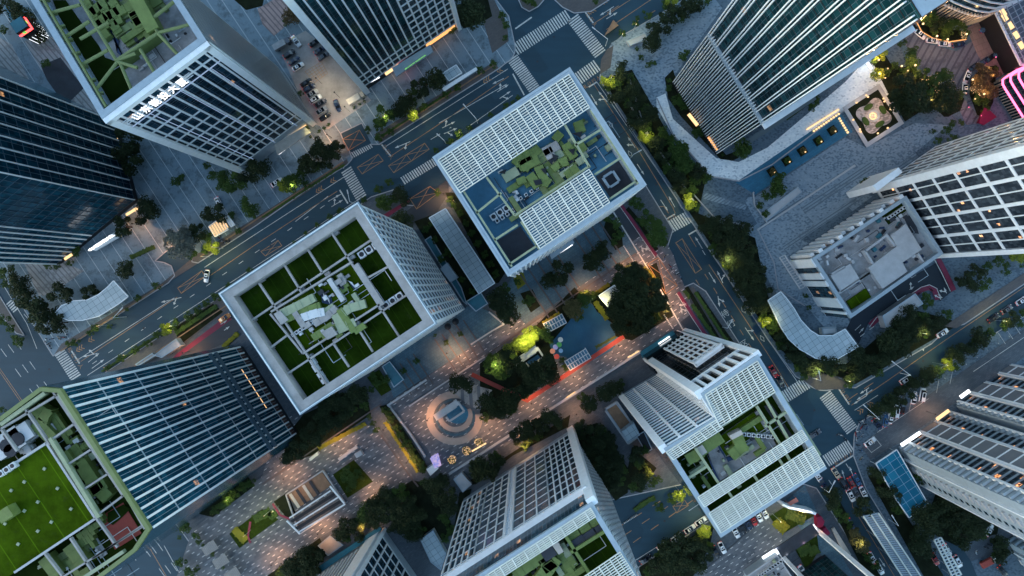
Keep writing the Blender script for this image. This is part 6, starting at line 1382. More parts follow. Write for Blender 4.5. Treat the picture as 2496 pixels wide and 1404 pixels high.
def bodymesh(me,c):
    key=(me.name.split('|')[0],c)
    if key not in _bm:
        m2=me.copy(); m2.materials.clear(); m2.materials.append(CARM[c]); _bm[key]=m2
    return _bm[key]
_used={}
def car(px,py,ang,col,label,kind='sedan',group=None,z=.14,name=None,cat='car'):
    p=P(px,py,1.0); first=not _used.get(kind); src=PROTO[kind]
    c=dup(src)                       # each copy: the thing and every part
    c.location=(p.x,p.y,z); c.rotation_euler=(0,0,R(ang))
    if name: c.name=name
    for ch in c.children:
        b=ch.name.split('.')[0]
        if b in ('body','car_roof','wing_mirror'): ch.data=bodymesh(ch.data,col)
    tag(c,label,cat,group); return c
g1='cars in the walled car park'
car(721,100,-52,'white','white saloon car alone at the upper end of the walled car park',group=g1)
car(767,103,33,'black','black saloon tucked under the north tower, uppermost of three',group=g1); car(779,122,33,'navy','dark blue saloon, middle of three under the north tower',group=g1); car(788,137,33,'grey','dark grey saloon beside the yellow hatching, lowest of three under the tower',group=g1)
car(705,131,33,'black','black car parked left, topmost of the left row',group=g1,kind='suv'); car(716,147,33,'navy','dark car directly above a white car in the left row',group=g1); car(726,162,33,'white','white car below two dark cars in the upper left row',group=g1)
for i,(x,y,c,k) in enumerate([(746,201,'black','sedan'),(754,214,'navy','suv'),(761,228,'silver','sedan'),(769,241,'white','suv'),(781,251,'grey','sedan'),(783,269,'silver','sedan'),(792,284,'black','sedan')]):
    car(x,y,33,c,['black car at the top of the lower left row','dark blue car between a black and a silver car','silver car just above the white car in the lower row','white car in the lower left row of the car park','small dark grey car right below the white one','silver-blue car, last but one of the lower row','black car at the bottom end of the lower row'][i],k,g1)
car(822,257,-68,'navy','dark car driving through the middle of the walled car park')
car(674,444,33,'white','white hatchback on the blue striped forecourt above the avenue')
car(533,495,-62,'white','white saloon parked near the bus shelter beyond the avenue')
car(503,673,-98,'white','white car turning across the orange box on the avenue')
car(547,775,33,'orange','orange taxi on the magenta lane beside the green roofed tower')
car(1887,906,-60,'red','red and white car queuing above the crossing at the lower crossroads',z=.01); car(1903,931,-60,'black','black car with red lamps right before the lower crossroads',z=.01)
car(2209,925,33,'white','white van-like car on the right-hand avenue beside the trees','suv',z=.01); car(2424,775,33,'black','black saloon on the right-hand avenue by the kerb trees',z=.01); car(2456,754,33,'grey','dark grey saloon further right on the right-hand avenue',z=.01); car(2492,733,33,'white','white car cut by the right edge on the avenue',z=.01); car(2299,812,33,'white','white car driving past the orange box on the right avenue',z=.01)
g2_='cars in the bays along the right pavement'
for i,(x,y,a,c,k) in enumerate([(2229,970,80,'white','sedan'),(2249,963,80,'white','van'),(2201,993,82,'black','sedan'),(2185,1002,82,'white','van'),(2160,1026,80,'blue','sedan'),(2172,1018,80,'white','sedan'),(2139,1035,-50,'navy','sedan'),(2122,1078,35,'white','sedan')]):
    car(x,y,a,c,['white saloon in a marked bay beside a white van','white van, rightmost in the marked bays','black saloon under the tree next to a white van','white van between a black and a white car','blue car at the left end of the bays','white saloon half under the tree beside the blue car','dark blue car at a slant on the pavement corner','white car alone in the outlined square bay'][i],k,g2_)
g3='queue south of the lower crossroads'
for i,(x,y,a,c,k) in enumerate([(2039,1154,-57,'beige','sedan'),(2057,1180,-57,'black','suv'),(2077,1178,-60,'red','sedan'),(2090,1170,-60,'blue','sedan'),(2075,1209,-62,'white','suv'),(2088,1202,-62,'grey','sedan'),(2106,1201,-62,'white','sedan'),(1995,1162,-57,'white','sedan'),(2009,1182,-57,'navy','sedan'),(2017,1196,-57,'black','sedan'),(2076,1279,-60,'navy','sedan'),(2127,1361,-60,'white','sedan'),(2145,1387,-60,'white','suv')]):
    car(x,y,a,c,['beige taxi at the stop line of the lower crossroads','black car right behind the beige taxi','red car in the middle of the queue','blue car at the front of the right queue lane','white car at the back of the queue, left one','dark grey car between two white cars at the back of the queue','white car at the back of the queue, right one','white car by the kerb beside the lamp arm','dark blue car by the kerb under the lamp arm','black car by the kerb below the lamp arm','dark blue car half hidden by the roadside trees','white car by the trees near the bottom edge','white car at the bottom edge beside the long pale roof'][i],k,g3,z=.01)
g4='cars in the residential court'
car(2310,1341,-60,'white','small white car above another white one in the residential court',group=g4); car(2335,1369,-60,'white','white saloon at the bottom, beside the slatted walkway',group=g4,kind='suv'); car(2280,1364,-60,'red','red car peeping out left of the slatted walkway',group=g4); car(2445,1393,-50,'black','black car at the bottom below the red truck',group=g4); car(2412,1293,60,'white','white car under the big dark court trees',group=g4)
car(1988,1058,33,'grey','dark car with red tail lights driving off in the lower crossroads',z=.01)
g5='white cars parked along the lower street'
for i,(x,y,c) in enumerate([(1616,1331,'white'),(1650,1312,'white'),(1682,1290,'white'),(1709,1271,'white'),(1574,1364,'black')]):
    car(x,y,33,c,['white car at the kerb of the lower street, left of three under trees','white car at the kerb of the lower street, middle of three','white car at the kerb of the lower street, right one before the tower','white car half hidden behind the louvred tower edge','black car at the left end of the lower street'][i],'sedan',g5,z=.01)
g6='cars in the row below the louvred tower'
for i,(x,y,c) in enumerate([(1761,1336,'white'),(1745,1346,'black'),(1794,1298,'white'),(1810,1287,'black'),(1824,1277,'navy'),(1837,1268,'red'),(1850,1259,'white'),(1864,1251,'white')]):
    car(x,y,-62,c,['big white saloon beside a black one, apart from the row','black saloon left of the big white one','white car at the left end of the row below the louvred tower','black car next to the leftmost white one in the row','dark blue car left of the red one in the row','red and white car in the middle of the row','white car right of the red one in the row','white car at the right end of the row by the lawn'][i],'sedan',g6)
g7='cars on the hotel drive'
for i,(x,y,a,c) in enumerate([(2244,83,-38,'white'),(2274,99,-8,'white'),(2304,107,-4,'white'),(2338,108,12,'navy'),(2404,69,28,'blue'),(2427,55,30,'orange'),(2469,112,30,'beige'),(2453,122,30,'black'),(2435,131,30,'navy'),(2415,141,35,'black'),(2401,149,35,'navy'),(2375,163,35,'black'),(2360,184,68,'white'),(2353,213,88,'white'),(2227,66,-40,'black')]):
    car(x,y,a,c,['white car at the left end of the crescent bed','white car second along the crescent bed','white car third along the crescent bed','dark blue car at the right end of the crescent bed','blue car at the hotel door','orange lit car at the hotel door, beyond the blue one','pale car at the far end of the dark queue by the canopy','black car behind the pale one in the dark queue','dark blue car with pink reflections in the dark queue','black car in the middle of the dark queue','dark blue car lit pink near the bronze trees','black car just before two white ones on the bend','white car on the bend by the bronze trees','white car pointing down beside the bronze trees','black car hidden at the left tip of the crescent bed'][i],'sedan',g7)
car(1958,1392,-52,'white','white car at the bottom edge behind the portal garden')
for r in PROTO.values():
    def _rm(o):
        for c in list(o.children): _rm(c)
        bpy.data.objects.remove(o)
    _rm(r)
def lorry(px,py,ang,label,cabc,boxm,L=6.5,name='truck',cat='truck',z=.14):
    p=P(px,py,1.5); u=Vector((math.cos(R(ang)),math.sin(R(ang)),0)); v=Vector((-u.y,u.x,0)); t=thing(name,label,cat,(p.x,p.y,z))
    q=Vector((p.x,p.y,z))
    m=MB(); m.box(q-u*L*.14+Z*.6,u,v,Z,L*.68,2.2,.5+(1.5 if boxm!='redbed' else .5)); part('load_bed' if boxm=='redbed' else 'box_body',m,M_[boxm],t)
    m=MB(); c=q+u*L*.36; m.hexa([c-u*.8-v*1.05+Z*.5,c+u*.9-v*1.05+Z*.5,c+u*.9+v*1.05+Z*.5,c-u*.8+v*1.05+Z*.5],[c-u*.8-v*.95+Z*2.3,c+u*.5-v*.9+Z*2.3,c+u*.5+v*.9+Z*2.3,c-u*.8+v*.95+Z*2.3]); part('cab',m,CARM[cabc],t)
    m=MB(); m.hexa([c+u*.92-v*.95+Z*1.2,c+u*.95-v*.95+Z*1.2,c+u*.95+v*.95+Z*1.2,c+u*.92+v*.95+Z*1.2],[c+u*.55-v*.85+Z*2.2,c+u*.6-v*.85+Z*2.2,c+u*.6+v*.85+Z*2.2,c+u*.55+v*.85+Z*2.2]); part('windscreen',m,M_['car_glass'],t)
    for a in (-.32,.32):
        for s in (-1,1): m=MB(); m.tube(q+u*L*a+v*s*.85+Z*.45,q+u*L*a+v*s*1.1+Z*.45,.45,k=12); part('wheel',m,M_['tyre'],t)
M_['redbed']=plain('red_tarpaulin',(.40,.07,.05),.7); M_['boxgrey']=plain('grey_box',(.3,.31,.32),.6); M_['cream']=plain('cream_bus_roof',(.55,.52,.44),.5)
lorry(2412,1370,28,'white truck with a red covered bed at the bottom right','white','redbed')
lorry(688,108,30,'grey box truck at the top left of the walled car park','grey','boxgrey',7)
lorry(869,240,31,'cream minibus along the lower wall of the car park','beige','cream',7.2,'minibus','minibus')
lorry(2238,1000-2,28,'dark delivery truck between the bays and the shops','black','dkdeck',6) if 0 else None
# ---------------------------------------------------------------- scooters
def make_scooter():
    r=bpy.data.objects.new('scooter',None); COL.objects.link(r); ROOT[r.name]=Vector((0,0,0)); X=Vector((1,0,0));Y=Vector((0,1,0))
    m=MB(); m.box((-.25,0,.35),X,Y,Z,.9,.32,.35); m.beam((.2,0,.3),(.62,0,.35),.3,.08); m.beam((.55,0,.35),(.68,0,.95),.26,.1,X); lpart('frame',m,None,r)
    m=MB(); m.box((-.25,0,.72),X,Y,Z,.7,.3,.1); lpart('seat',m,M_['black'],r)
    m=MB(); m.beam((.62,-.33,1.0),(.62,.33,1.0),.06,.06); lpart('handlebar',m,M_['rim'],r)
    for x in (-.6,.75): m=MB(); m.tube((x,-.06,.24),(x,.06,.24),.24,k=10); lpart('wheel',m,M_['tyre'],r)
    return r
SCO=make_scooter()
def scooter(px,py,ang,col,label,group):
    p=P(px,py,.6); c=dup(SCO); c.location=(p.x,p.y,.14 if group!='r' else .01); c.rotation_euler=(0,0,R(ang))
    for ch in c.children:
        if ch.name.startswith('frame'):
            key=('fr',col)
            if key not in _bm: m2=ch.data.copy(); m2.materials.clear(); m2.materials.append(CARM[col]); _bm[key]=m2
            ch.data=_bm[key]
    tag(c,label,'scooter',group)
rnd.seed(3); cols=['white','red','blue','black','silver','beige','navy']
def flock(L,where,group):
    L=sorted(L); n={}
    for i,(x,y) in enumerate(L):
        c=cols[(i*3+len(where))%7]; n[c]=n.get(c,0)+1
        scooter(x,y,rnd.uniform(-180,180),c,f"{c} scooter {where}"+(f", {nth(n[c]-1)} {c} one from left"),group)
flock([(1633,648),(1638,655),(1645,661),(1652,668),(1620,628),(1624,622),(1660,678),(1655,690)],'waiting at the side exit to the cross street','scooters at the side exit')
flock([(2095,1030),(2100,1042),(2092,1052),(2104,1028),(2110,1020),(2118,1012),(2088,1070),(2092,1085),(2097,1098),(2101,1062),(2108,1035),(2086,1058),(2099,1118),(2112,1044)],'on the paved corner of the lower crossroads','scooters on the crossroads corner')
flock([(111,831),(126,826),(143,824),(152,822),(160,820),(118,838),(122,845)],'standing at the lower left crossing','scooters at the left crossing')
flock([(545,590),(552,588),(558,585),(538,572),(532,578)],'parked beside the bus shelter','scooters by the bus shelter')
flock([(2052,1062),(2062,1072),(2049,1060)],'riding over the lower crossroads','r')
flock([(2240,1170),(2255,1180),(2405,1335),(2412,1328),(2420,1322),(2380,1345)],'parked in the dark residential court','scooters in the court')
for c in list(SCO.children): bpy.data.objects.remove(c)
bpy.data.objects.remove(SCO)
# ---------------------------------------------------------------- street lamps with real light
def point(name,loc,e,c,r=.25,parent=None,spot=None):
    l=bpy.data.lights.new(name,'SPOT' if spot else 'POINT'); l.energy=e; l.color=c; l.shadow_soft_size=r
    if spot: l.spot_size=R(spot); l.spot_blend=.6
    o=bpy.data.objects.new(name,l); COL.objects.link(o); o.location=loc
    if parent: o.parent=parent; o.location=Vector(loc)-ROOT[parent.name]
    return o
KW=11.0
WARM=(1,.47,.22)
def plaza_lamp(px,py,label,e=26,h=6,c=WARM):
    p=P(px,py,h); t=thing('plaza_lamp',label,'lamp post',(p.x,p.y,.1),'plaza lamp posts')
    q=Vector((p.x,p.y,0)); m=MB(); m.tube(q+Z*.1,q+Z*h,.09,.06,8); part('post',m,M_['black'],t)
    m=MB(); m.tube(q+Z*(h),q+Z*(h+.12),.3,.3,10); part('lamp_cap',m,M_['black'],t)
    m=MB(); m.tube(q+Z*(h-.1),q+Z*(h-.02),.22,.22,10); part('lamp_glass',m,M_['lit_warm'],t)
    point('lamp_light',q+Z*(h-.3),e*KW*2.6,c,.3,t,152)
for i_,(x_,y_) in enumerate([(770,190),(815,225),(840,260)]): plaza_lamp(x_,y_,'pale lamp post added to warm the walled car park, '+['upper','middle','lower'][i_]+' of three',13,7,(1,.80,.52))  # posts added to give the car park warmer light
LAMPS=[(797,328,'by the avenue trees above the box marking',30),(1089,861,'on the striped forecourt near two square beds',34),(1081,472,'on the corner by the long skylight roof',34),(1311,787,'on the walk left of the upper blue pergola',30),(1428,706,'on the walk above the round-headed trees',26),(1531,643,'at the upper edge of the square grove',24),(1508,842,'on the walk below the play court',34),(1398,920,'on the walk beside the red path',30),(1625,762,'at the lower right corner of the square grove',26),(1583,655,'on the corner by the side road box marking',34),(1611,712,'at the lower end of the side road box marking',30),(1295,984,'on the walk under the big plaza trees',30),(1041,1025,'beside the ring plaza',28),(1194,1048,'on the walk right of the ring plaza',28),(817,1087,'beside the yellow hedge of the lower plaza',26),(691,1168,'on the left part of the lower plaza',30),(907,1212,'between the square lawn and the grove',34),(774,1302,'below the metro stair',32),(661,1378,'at the lower left of the plaza',30),(991,1128,'by the long bed on the lower plaza',28),(934,1048,'by the three clipped balls',24),(403,597,'by the big grey-green tree',40),(322,545,'in front of the faceted glass tower',20),(1120,868,'at the forecourt walk bend',20),(1640,745,'where the walk meets the side road',24),(1245,800,'on the walk above the bright plaza trees',20),(1275,1095,'in the bed above the white framed tower',34),(1405,1010,'by the paved court left of the striped facade',24),(1590,1150,'under the trees beside the louvred tower',20),(2280,1010,'between the two apartment blocks',16),(1960,1250,'at the tip of the triangular lawn',26),(445,860,'beside the magenta lane',18),(880,1290,'by the lower grove of trees',26)]
for x,y,w,e in LAMPS: plaza_lamp(x,y,'black lamp post glowing warm '+w,e)
def mast(base,tip,label,h=9,arm2=None,lit=None,e=0):
    b=P(*base,0); t=thing('street_lamp',label,'street lamp',(b.x,b.y,0),'tall street lamps and masts')
    tp=P(*tip,h); m=MB(); m.tube((b.x,b.y,0),(b.x,b.y,h),.12,.08,8); part('pole',m,M_['metal'],t)
    m=MB(); m.tube((b.x,b.y,h),tp,.09,.07,6); part('arm',m,M_['metal'],t)
    m=MB(); d=(tp-Vector((b.x,b.y,h))).normalized(); m.beam(tp-d*.9,tp+d*.5,.38,.14); part('lamp_head',m,M_['unit'],t)
    if arm2:
        tp2=P(*arm2,h-1.5); m=MB(); m.tube((b.x,b.y,h-1.5),tp2,.07,.05,6); part('arm',m,M_['metal'],t)
    if e: point('lamp_light',tp-Z*.4,e*KW,lit,.3,t,140)
GRN=(.95,.85,.35)
mast((1164,300),(1131,256),'white signal mast over the avenue above the louvred tower',7); mast((1087,350),(1067,328),'short white mast by the kerb trees above the louvred tower',6); mast((1476,112),(1446,68),'white signal mast at the upper crossroads',7); mast((1537,385),(1561,367),'white mast over the cross street beside the louvred tower',7); mast((308,772),(297,752),'lamp post on the north verge near the curved glass canopy',8); mast((866,497),(847,466),'white signal mast at the top corner of the green roofed tower',8); mast((2194,909),(2176,882),'white signal mast over the right-hand avenue',7); mast((1978,920),(1996,906),'lamp post leaning over the bright tree at the lower crossroads',8,lit=GRN,e=60); mast((2120,1013),(2106,988),'white signal mast at the paved corner of the lower crossroads',7); mast((2000,1186),(2034,1174),'white signal mast across the queue of cars',7); mast((1760,797),(1784,781),'pale blue mast over the white lane arrows',7); mast((2165,1265),(2175,1258),'small lamp post on the long pale roof side of the lower road',7)
GL=[(1489,187,80),(1576,330,70),(1682,487,80),(1776,635,90),(1872,787,60),(2070,932,60),(2308,893,90),(2451,785,40),(2256,816,40),(1293,822,120),(1272,838,90),(1205,893,60),(1720,1292,90),(1657,1206,60),(512,604,70),(487,627,30),(410,797,36),(233,797,26),(297,868,30),(1117,324,30),(1515,84,20),(1548,60,20),(933,285,36),(1007,278,24),(750,318,12),(706,452,30),(2099,1330,24),(1902,1275,60),(590,1310,30),(660,1250,30),(760,1112,26),(640,1260,20),(1102,490,24),(1470,735,30),(548,1222,20)]
for i,(x,y,e) in enumerate(GL):
    pass
names=['at the top of the cross street row','in the upper cross street row by a white mast','by the upper crossing of the cross street','in the belt opposite the orange box','in the belt near the curved glass roof','at the round corner of the lower crossroads','on the south verge of the right avenue','near the right edge on the south verge','by the white car on the right avenue','in the plaza above the small white pavilion','beside the first plaza uplight, to its left','at the left of the plaza grove','over the white cars of the lower street','by the zigzag marking of the lower street','by the grey-green tree near the box marking','left of the bright tree near the box marking','at the south verge near the magenta lane','at the verge below the curved canopy','at the avenue beside the blue tower','at the kerb above the louvred tower','by the orange wedge in the verge','in the verge right of the upper crossroads','in the verge above the avenue centre','in the verge beside the driveway corner','by the lobby of the white gridded tower','over the white hatchback','in the lower road trees','in the triangular lawn','in the left flower bed of the garden','in the right flower bed of the garden','along the yellow hedge','between the two flower beds','by the skylight roof hedge','in the bright hedge of the cube pavilion','in the strip by the blue glass tower']
for i,(x,y,e) in enumerate(GL):
    h=9.5 if e>=60 else 7; p=P(x+3,y-2,h); t=thing('garden_lamp','slim yellow-green glowing lamp post '+names[i],'lamp post',(p.x,p.y,.1),'lamp posts among the trees'); q=Vector((p.x,p.y,0))
    m=MB(); m.tube(q+Z*.1,q+Z*h,.07,.05,6); part('post',m,M_['metal2'],t); m=MB(); m.tube(q+Z*(h-.15),q+Z*h,.12,.12,8); part('lamp_glass',m,M_['lit_warm'],t); point('lamp_light',q+Z*(h-.4),e*KW*(.8 if e<70 else .6),GRN,.35,t,150)
# hotel garden sparkle lamps
HL=[(2142,146,1),(2198,161,1),(2231,159,1),(2144,180,1),(2164,167,0),(2213,172,0),(2226,189,0),(2248,194,0),(2268,243,1),(2250,58,1),(2284,88,1),(2310,96,1),(2356,83,1),(2410,163,0),(2418,184,0),(2371,194,1),(2399,229,1),(2377,241,0),(2297,260,0),(2221,143,0),(2158,190,0)]
for i,(x,y,b) in enumerate(HL):
    p=P(x,y,6 if b else 5); t=thing('garden_lantern',f'{"bright" if b else "small"} warm lantern above the hotel garden trees, {nth(sorted([q[0] for q in HL if q[2]==b]).index(x))} {"bright" if b else "small"} one from the left','lantern',(p.x,p.y,.1),'lanterns in the hotel garden'); q=Vector((p.x,p.y,0)); h=p.z
    m=MB(); m.tube(q+Z*.1,q+Z*h,.06,.05,6); part('post',m,M_['black'],t); m=MB(); m.ball(q+Z*h,.38 if b else .25); part('globe',m,M_['lit_warm'],t); point('lamp_light',q+Z*(h+.7),(22 if b else 8)*KW,(1,.55,.22),.3,t)
def fairy(pts,label):
    m=MB()
    for q in pts: m.ball(q,.1,seg=5,rings=3)
    solo('fairy_lights',m,M_['lit_warm'],label,'string lights',pts[0],'strings of tiny lights')
rnd.seed(8)
for c,r,n,lab in (((2275,195),20,45,'tiny golden lights scattered over the big hotel garden tree'),((2380,220),18,40,'tiny golden lights over the bronze trees'),((2350,84),10,25,'tiny golden lights at the right tip of the crescent bed'),((2300,215),30,30,'sparse golden lights on the right garden tree'),((1102,1121),11,70,'gold lights on the left winter tree at the plaza corner'),((1137,1099),11,70,'gold lights on the middle winter tree at the plaza corner'),((1167,1078),11,70,'gold lights on the right winter tree at the plaza corner')):
    L=[]
    for _ in range(n):
        a=rnd.uniform(0,6.28); q=r*math.sqrt(rnd.random()); L.append(P(c[0]+q*math.cos(a),c[1]+q*math.sin(a),rnd.uniform(4.5,6.5)))
    fairy(L,lab)
# pink and warm light of the hotel porch
t=thing('porch_light','warm flood lamp on a slim post by the hotel porch','lamp post',P(2420,90)+Z*.1); q=P(2420,90); m=MB(); m.tube(q,q+Z*7,.08,.06,6); part('post',m,M_['black'],t); m=MB(); m.ball(q+Z*7,.3); part('globe',m,M_['lit_warm'],t); point('lamp_light',q+Z*7.6,170,(1,.45,.25),.4,t)
for i,(x,y,e) in enumerate([(2405,150,30),(2340,270,40),(2370,290,24)]):
    t=thing('neon_post',['pink neon post on the drive bend','pink neon post at the lower end of the hotel drive','pink neon post by the crimson awning'][i],'lamp post',P(x,y)+Z*.1); q=P(x,y); m=MB(); m.tube(q,q+Z*5,.08,.06,6); part('post',m,M_['black'],t); m=MB(); m.ball(q+Z*5,.15); part('globe',m,M_['lit_pink'],t); point('lamp_light',q+Z*5.6,e,(1,.12,.35),.4,t)
# ---------------------------------------------------------------- canopies, kiosks, pavilions
def canopy(label,pts,z,mat,th=.3,name='canopy',cat='canopy',rim='metal',posts=True,group=None):
    pp=pf(pts,z); cx=sum(p[0] for p in pp)/len(pp); cy=sum(p[1] for p in pp)/len(pp); t=thing(name,label,cat,(cx,cy,.1),group)
    m=MB(); 
    k=len(pp); o=ccw(pp); n=len(m.v); m.prism(o,z-th,z)
    for f in range(len(m.f)): m.uv[f]=[((m.v[i][0]*U.x+m.v[i][1]*U.y),(m.v[i][0]*V.x+m.v[i][1]*V.y)) for i in m.f[f]]
    part('roof',m,M_[mat],t); m=MB(); m.kerb(o,.3,z-th-.1,z+.12,True); part('rim',m,M_[rim],t)
    if posts:
        for i in range(0,k,max(1,k//6)):
            q=Vector((*o[i],0)); q=q+(Vector((cx,cy,0))-q)*.06; m=MB(); m.tube(q,q+Z*(z-th),.15,k=8); part('post',m,M_['metal2'],t)
    return t
canopy('long curved glass canopy like a comma, left of the avenue',[(143,771),(135,762),(150,745),(180,733),(213,731),(240,718),(262,700),(277,684),(312,723),(290,740),(273,751),(240,771),(200,781),(167,781)],5,'skylight')
canopy('large crescent glass canopy at the foot of the annex building',[(1872,732),(1903,711),(1918,728),(1935,751),(1952,780),(1975,805),(1996,818),(2030,818),(2060,802),(2092,845),(2070,858),(2039,876),(2010,878),(1988,873),(1949,851),(1922,826),(1905,800),(1890,770)],6,'skylight')
canopy('long pale skylight roof lying between the two middle towers',[(1046,531),(1086,508),(1206,690),(1167,716)],6,'skylight')
canopy('blue glass canopy with diagonal ribs beside the apartment block',[(2135,1130),(2186,1096),(2262,1228),(2216,1262),(2185,1218)],5,'blueglass')
def ribbed(label,pts,z,n,mat='louvre',deck='stone',rib='metal2',name='walkway_roof'):
    a,b,c,d=[P(*q,z) for q in pts]; ctr=(a+b+c+d)/4; t=thing(name,label,'walkway roof',(ctr.x,ctr.y,.1)); m=MB()
    if deck: m.prism([tuple(x.xy) for x in (a,b,c,d)],z-.4,z); part('roof',m,M_[deck],t)
    m=MB()
    for i in range(n+1):
        s=i/n; m.beam(a.lerp(d,s),b.lerp(c,s),.35,.35)
    part('rib',m,M_[rib],t); m=MB(); m.beam(a,d,.5,.5); m.beam(b,c,.5,.5); m.beam((a+b)/2+Z*.1,(c+d)/2+Z*.1,.5,.5); part('edge_beam',m,M_[mat],t)
    for s in (.05,.35,.65,.95):
        for p,q in ((a,d),(b,c)): x=p.lerp(q,s); m=MB(); m.tube((x.x,x.y,0),(x.x,x.y,z-.4),.2,k=8); part('column',m,M_['metal2'],t)
ribbed('long corrugated pale roof running down between the carriageways, lower right',[(2104,1258),(2140,1250),(2243,1404),(2198,1404)],7,30)
ribbed('open slatted walkway frame beside two white cars, lower right',[(2276,1316),(2292,1309),(2342,1400),(2322,1408)],6,13,deck=None,rib='metal')
ribbed('pale slatted strip roof in the pavement row at the bottom, second from left',[(2322,1440),(2342,1432),(2362,1470),(2342,1480)],5,5) if 0 else None
canopy('white bus shelter with lit yellow slats beside the avenue trees',[(508,552),(540,530),(556,560),(524,577)],3.2,'cream',name='bus_shelter',cat='bus shelter')
mm=MB()
for k in range(7): mm.beam(P(511+k*5.2,552-k*3.6,3.5),P(525+k*5.2,576-k*3.6,3.5),.25,.2)
solo('shelter_light',mm,M_['lit_warm'],'glowing yellow slats on the bus shelter roof','light',P(520,560))
canopy('small white roof slab beside the bus shelter',[(549,530),(556,526),(572,548),(563,553)],3.4,'unit',name='ticket_booth',cat='booth')
canopy('glass lift shelter on the forecourt under the north tower',[(1080,178),(1112,158),(1126,178),(1094,197)],4,'skylight',name='lift_shelter',cat='shelter')
canopy('open metal pergola by the crossroads end of the forecourt',[(1082,98),(1140,62),(1150,80),(1094,116)],3.5,'skylight',name='pergola',cat='pergola') if 0 else None
canopy('long pale flat canopy edge by the avenue near the crossroads',[(1079,215),(1160,165),(1163,170),(1083,221)],3.5,'metal',name='canopy')
canopy('white cube pavilion at the corner of the square grove',[(1459,721),(1498,695),(1519,722),(1482,748)],4.5,'stone',name='pavilion',cat='pavilion')
def lpav(label,c,scale=1.0):
    x,y=c; t=thing('pavilion',label,'pavilion',P(x,y)+Z*.1)
    m=MB(); m.prism(pf([(x-34,y+2),(x+22,y-36),(x+30,y-24),(x-26,y+16)],4),3.5,4); part('roof',m,M_['stone'],t)
    m=MB(); m.prism(pf([(x-20,y+8),(x+22,y-20),(x+24,y-17),(x-18,y+11)],3.4),.1,3.4); part('wall',m,M_['stone'],t)
    m=MB(); 
    for a,b in (((x+26,y-32),(x+42,y-8)),((x+42,y-8),(x+6,y+16)),((x-2,y+6),(x+6,y+16))): m.beam(P(*a,3.2),P(*b,3.2),.7,.7)
    part('ring_beam',m,M_['stone'],t); m=MB(); m.prism(pf([(x+2,y+4),(x+28,y-13),(x+36,y-4),(x+8,y+13)],1),.1,1.0); part('pool_tank',m,M_['deckblue'],t)
lpav('white L-shaped pavilion on the ring plaza',(1090,1010)); lpav('white L-shaped pavilion among bright trees in the plaza',(1283,878))
def pergola(label,a,b,w,n):
    A,B=P(*a,3.2),P(*b,3.2); d=(B-A).normalized(); s=Vector((-d.y,d.x,0)); t=thing('play_pergola',label,'pergola',(A.x,A.y,.5)); m=MB(); o=[A-s*w/2,B-s*w/2,B+s*w/2,A+s*w/2]
    m.prism([tuple(x.xy) for x in o],3.0,3.1); part('blue_panel',m,M_['deckblue'],t); m=MB()
    for i in range(n+1): q=A.lerp(B,i/n); m.beam(q-s*w/2,q+s*w/2,.25,.25)
    for k in (-.5,0,.5): m.beam(A+s*w*k,B+s*w*k,.25,.27)
    part('frame',m,M_['unit'],t)
    for x in o: m=MB(); m.tube((x.x,x.y,.5),x,.12,k=6); part('post',m,M_['metal'],t)
pergola('blue and white gridded pergola at the top edge of the play court',(1330,800),(1375,776),3.6,7); pergola('blue and white gridded pergola at the lower edge of the play court',(1383,892),(1434,861),3.8,8)
for x,y,c,nm in ((1366,828,(.75,.72,.62),'cream'),(1363,840,(.15,.5,.12),'green'),(1354,846,(.40,.40,.75),'lilac'),(1347,856,(.75,.30,.22),'orange'),(1367,855,(.25,.45,.75),'blue'),(1357,869,(.75,.12,.10),'red')):
    M_['disc_'+nm]=plain('disc_'+nm,c,.6,.05); m=MB(); q=P(x,y,.6); m.tube((q.x,q.y,.45),(q.x,q.y,.75),.95 if nm!='blue' else .8,k=20); solo('play_disc',m,M_['disc_'+nm],f'round {nm} stepping disc beside the blue play court','play disc',(q.x,q.y,.45),'coloured play discs')
# metro stair with lit treads and louvred roof
t=thing('metro_entrance','sunken stair entrance with yellow lit steps and black louvred roof on the lower plaza','metro entrance',P(770,1225)+Z*.1)
m=MB(); m.kerb(pf([(697,1206),(787,1147),(842,1229),(730,1302)],1),.45,.1,1.2,True); part('parapet',m,M_['stone'],t)
m=MB(); m.prism(pf([(699,1207),(786,1150),(808,1182),(730,1236)]),.1,.7); part('stair_floor',m,M_['timber'],t)
for k in range(4): m=MB(); a=P(704+k*16,1206-k*10.5,.8); m.prism([tuple(x.xy) for x in (a,a+U*1.1,a+U*1.1+V*6,a+V*6)],.7,.85+.02*k); part('stair_flight',m,M_['cream' if k%2==0 else 'dkdeck'],t)
for k in range(5): m=MB(); m.beam(P(706+k*5,1262+k*9,4),P(806+k*9,1196+k*8,4),1.1 if k%2 else .5,.4); part('louvre',m,M_['black' if k%2 else 'metal'],t)
for a_,b_ in (((700,1268),(732,1300)),((805,1184),(840,1226))): m=MB(); m.beam(P(*a_,4),P(*b_,4),.6,.6); part('frame_beam',m,M_['metal'],t)
point('lamp_light',P(745,1200)+Z*3,10,(1,.7,.3),.5,t)
for lab,pts,z,mt in (('long white bench wall on the lower plaza',[(823,1118),(868,1086),(872,1092),(828,1124)],1.4,'stone'),('small white box kiosk beside the bench wall',[(863,1107),(878,1098),(884,1108),(869,1117)],2.4,'stone'),('white signboard box beside the thicket edge',[(753,1118),(773,1102),(777,1107),(757,1124)],2.0,'unit')):
    pp=pf(pts,z); m=MB(); m.prism(pp,.1,z); m.prism(pf([(sum(p[0] for p in pts)/4-2,sum(p[1] for p in pts)/4-2),(sum(p[0] for p in pts)/4+2,sum(p[1] for p in pts)/4-2),(sum(p[0] for p in pts)/4,sum(p[1] for p in pts)/4+2)],z),z,z+.15); solo('plaza_block',m,M_[mt],lab,'street furniture',P(*pts[0]))
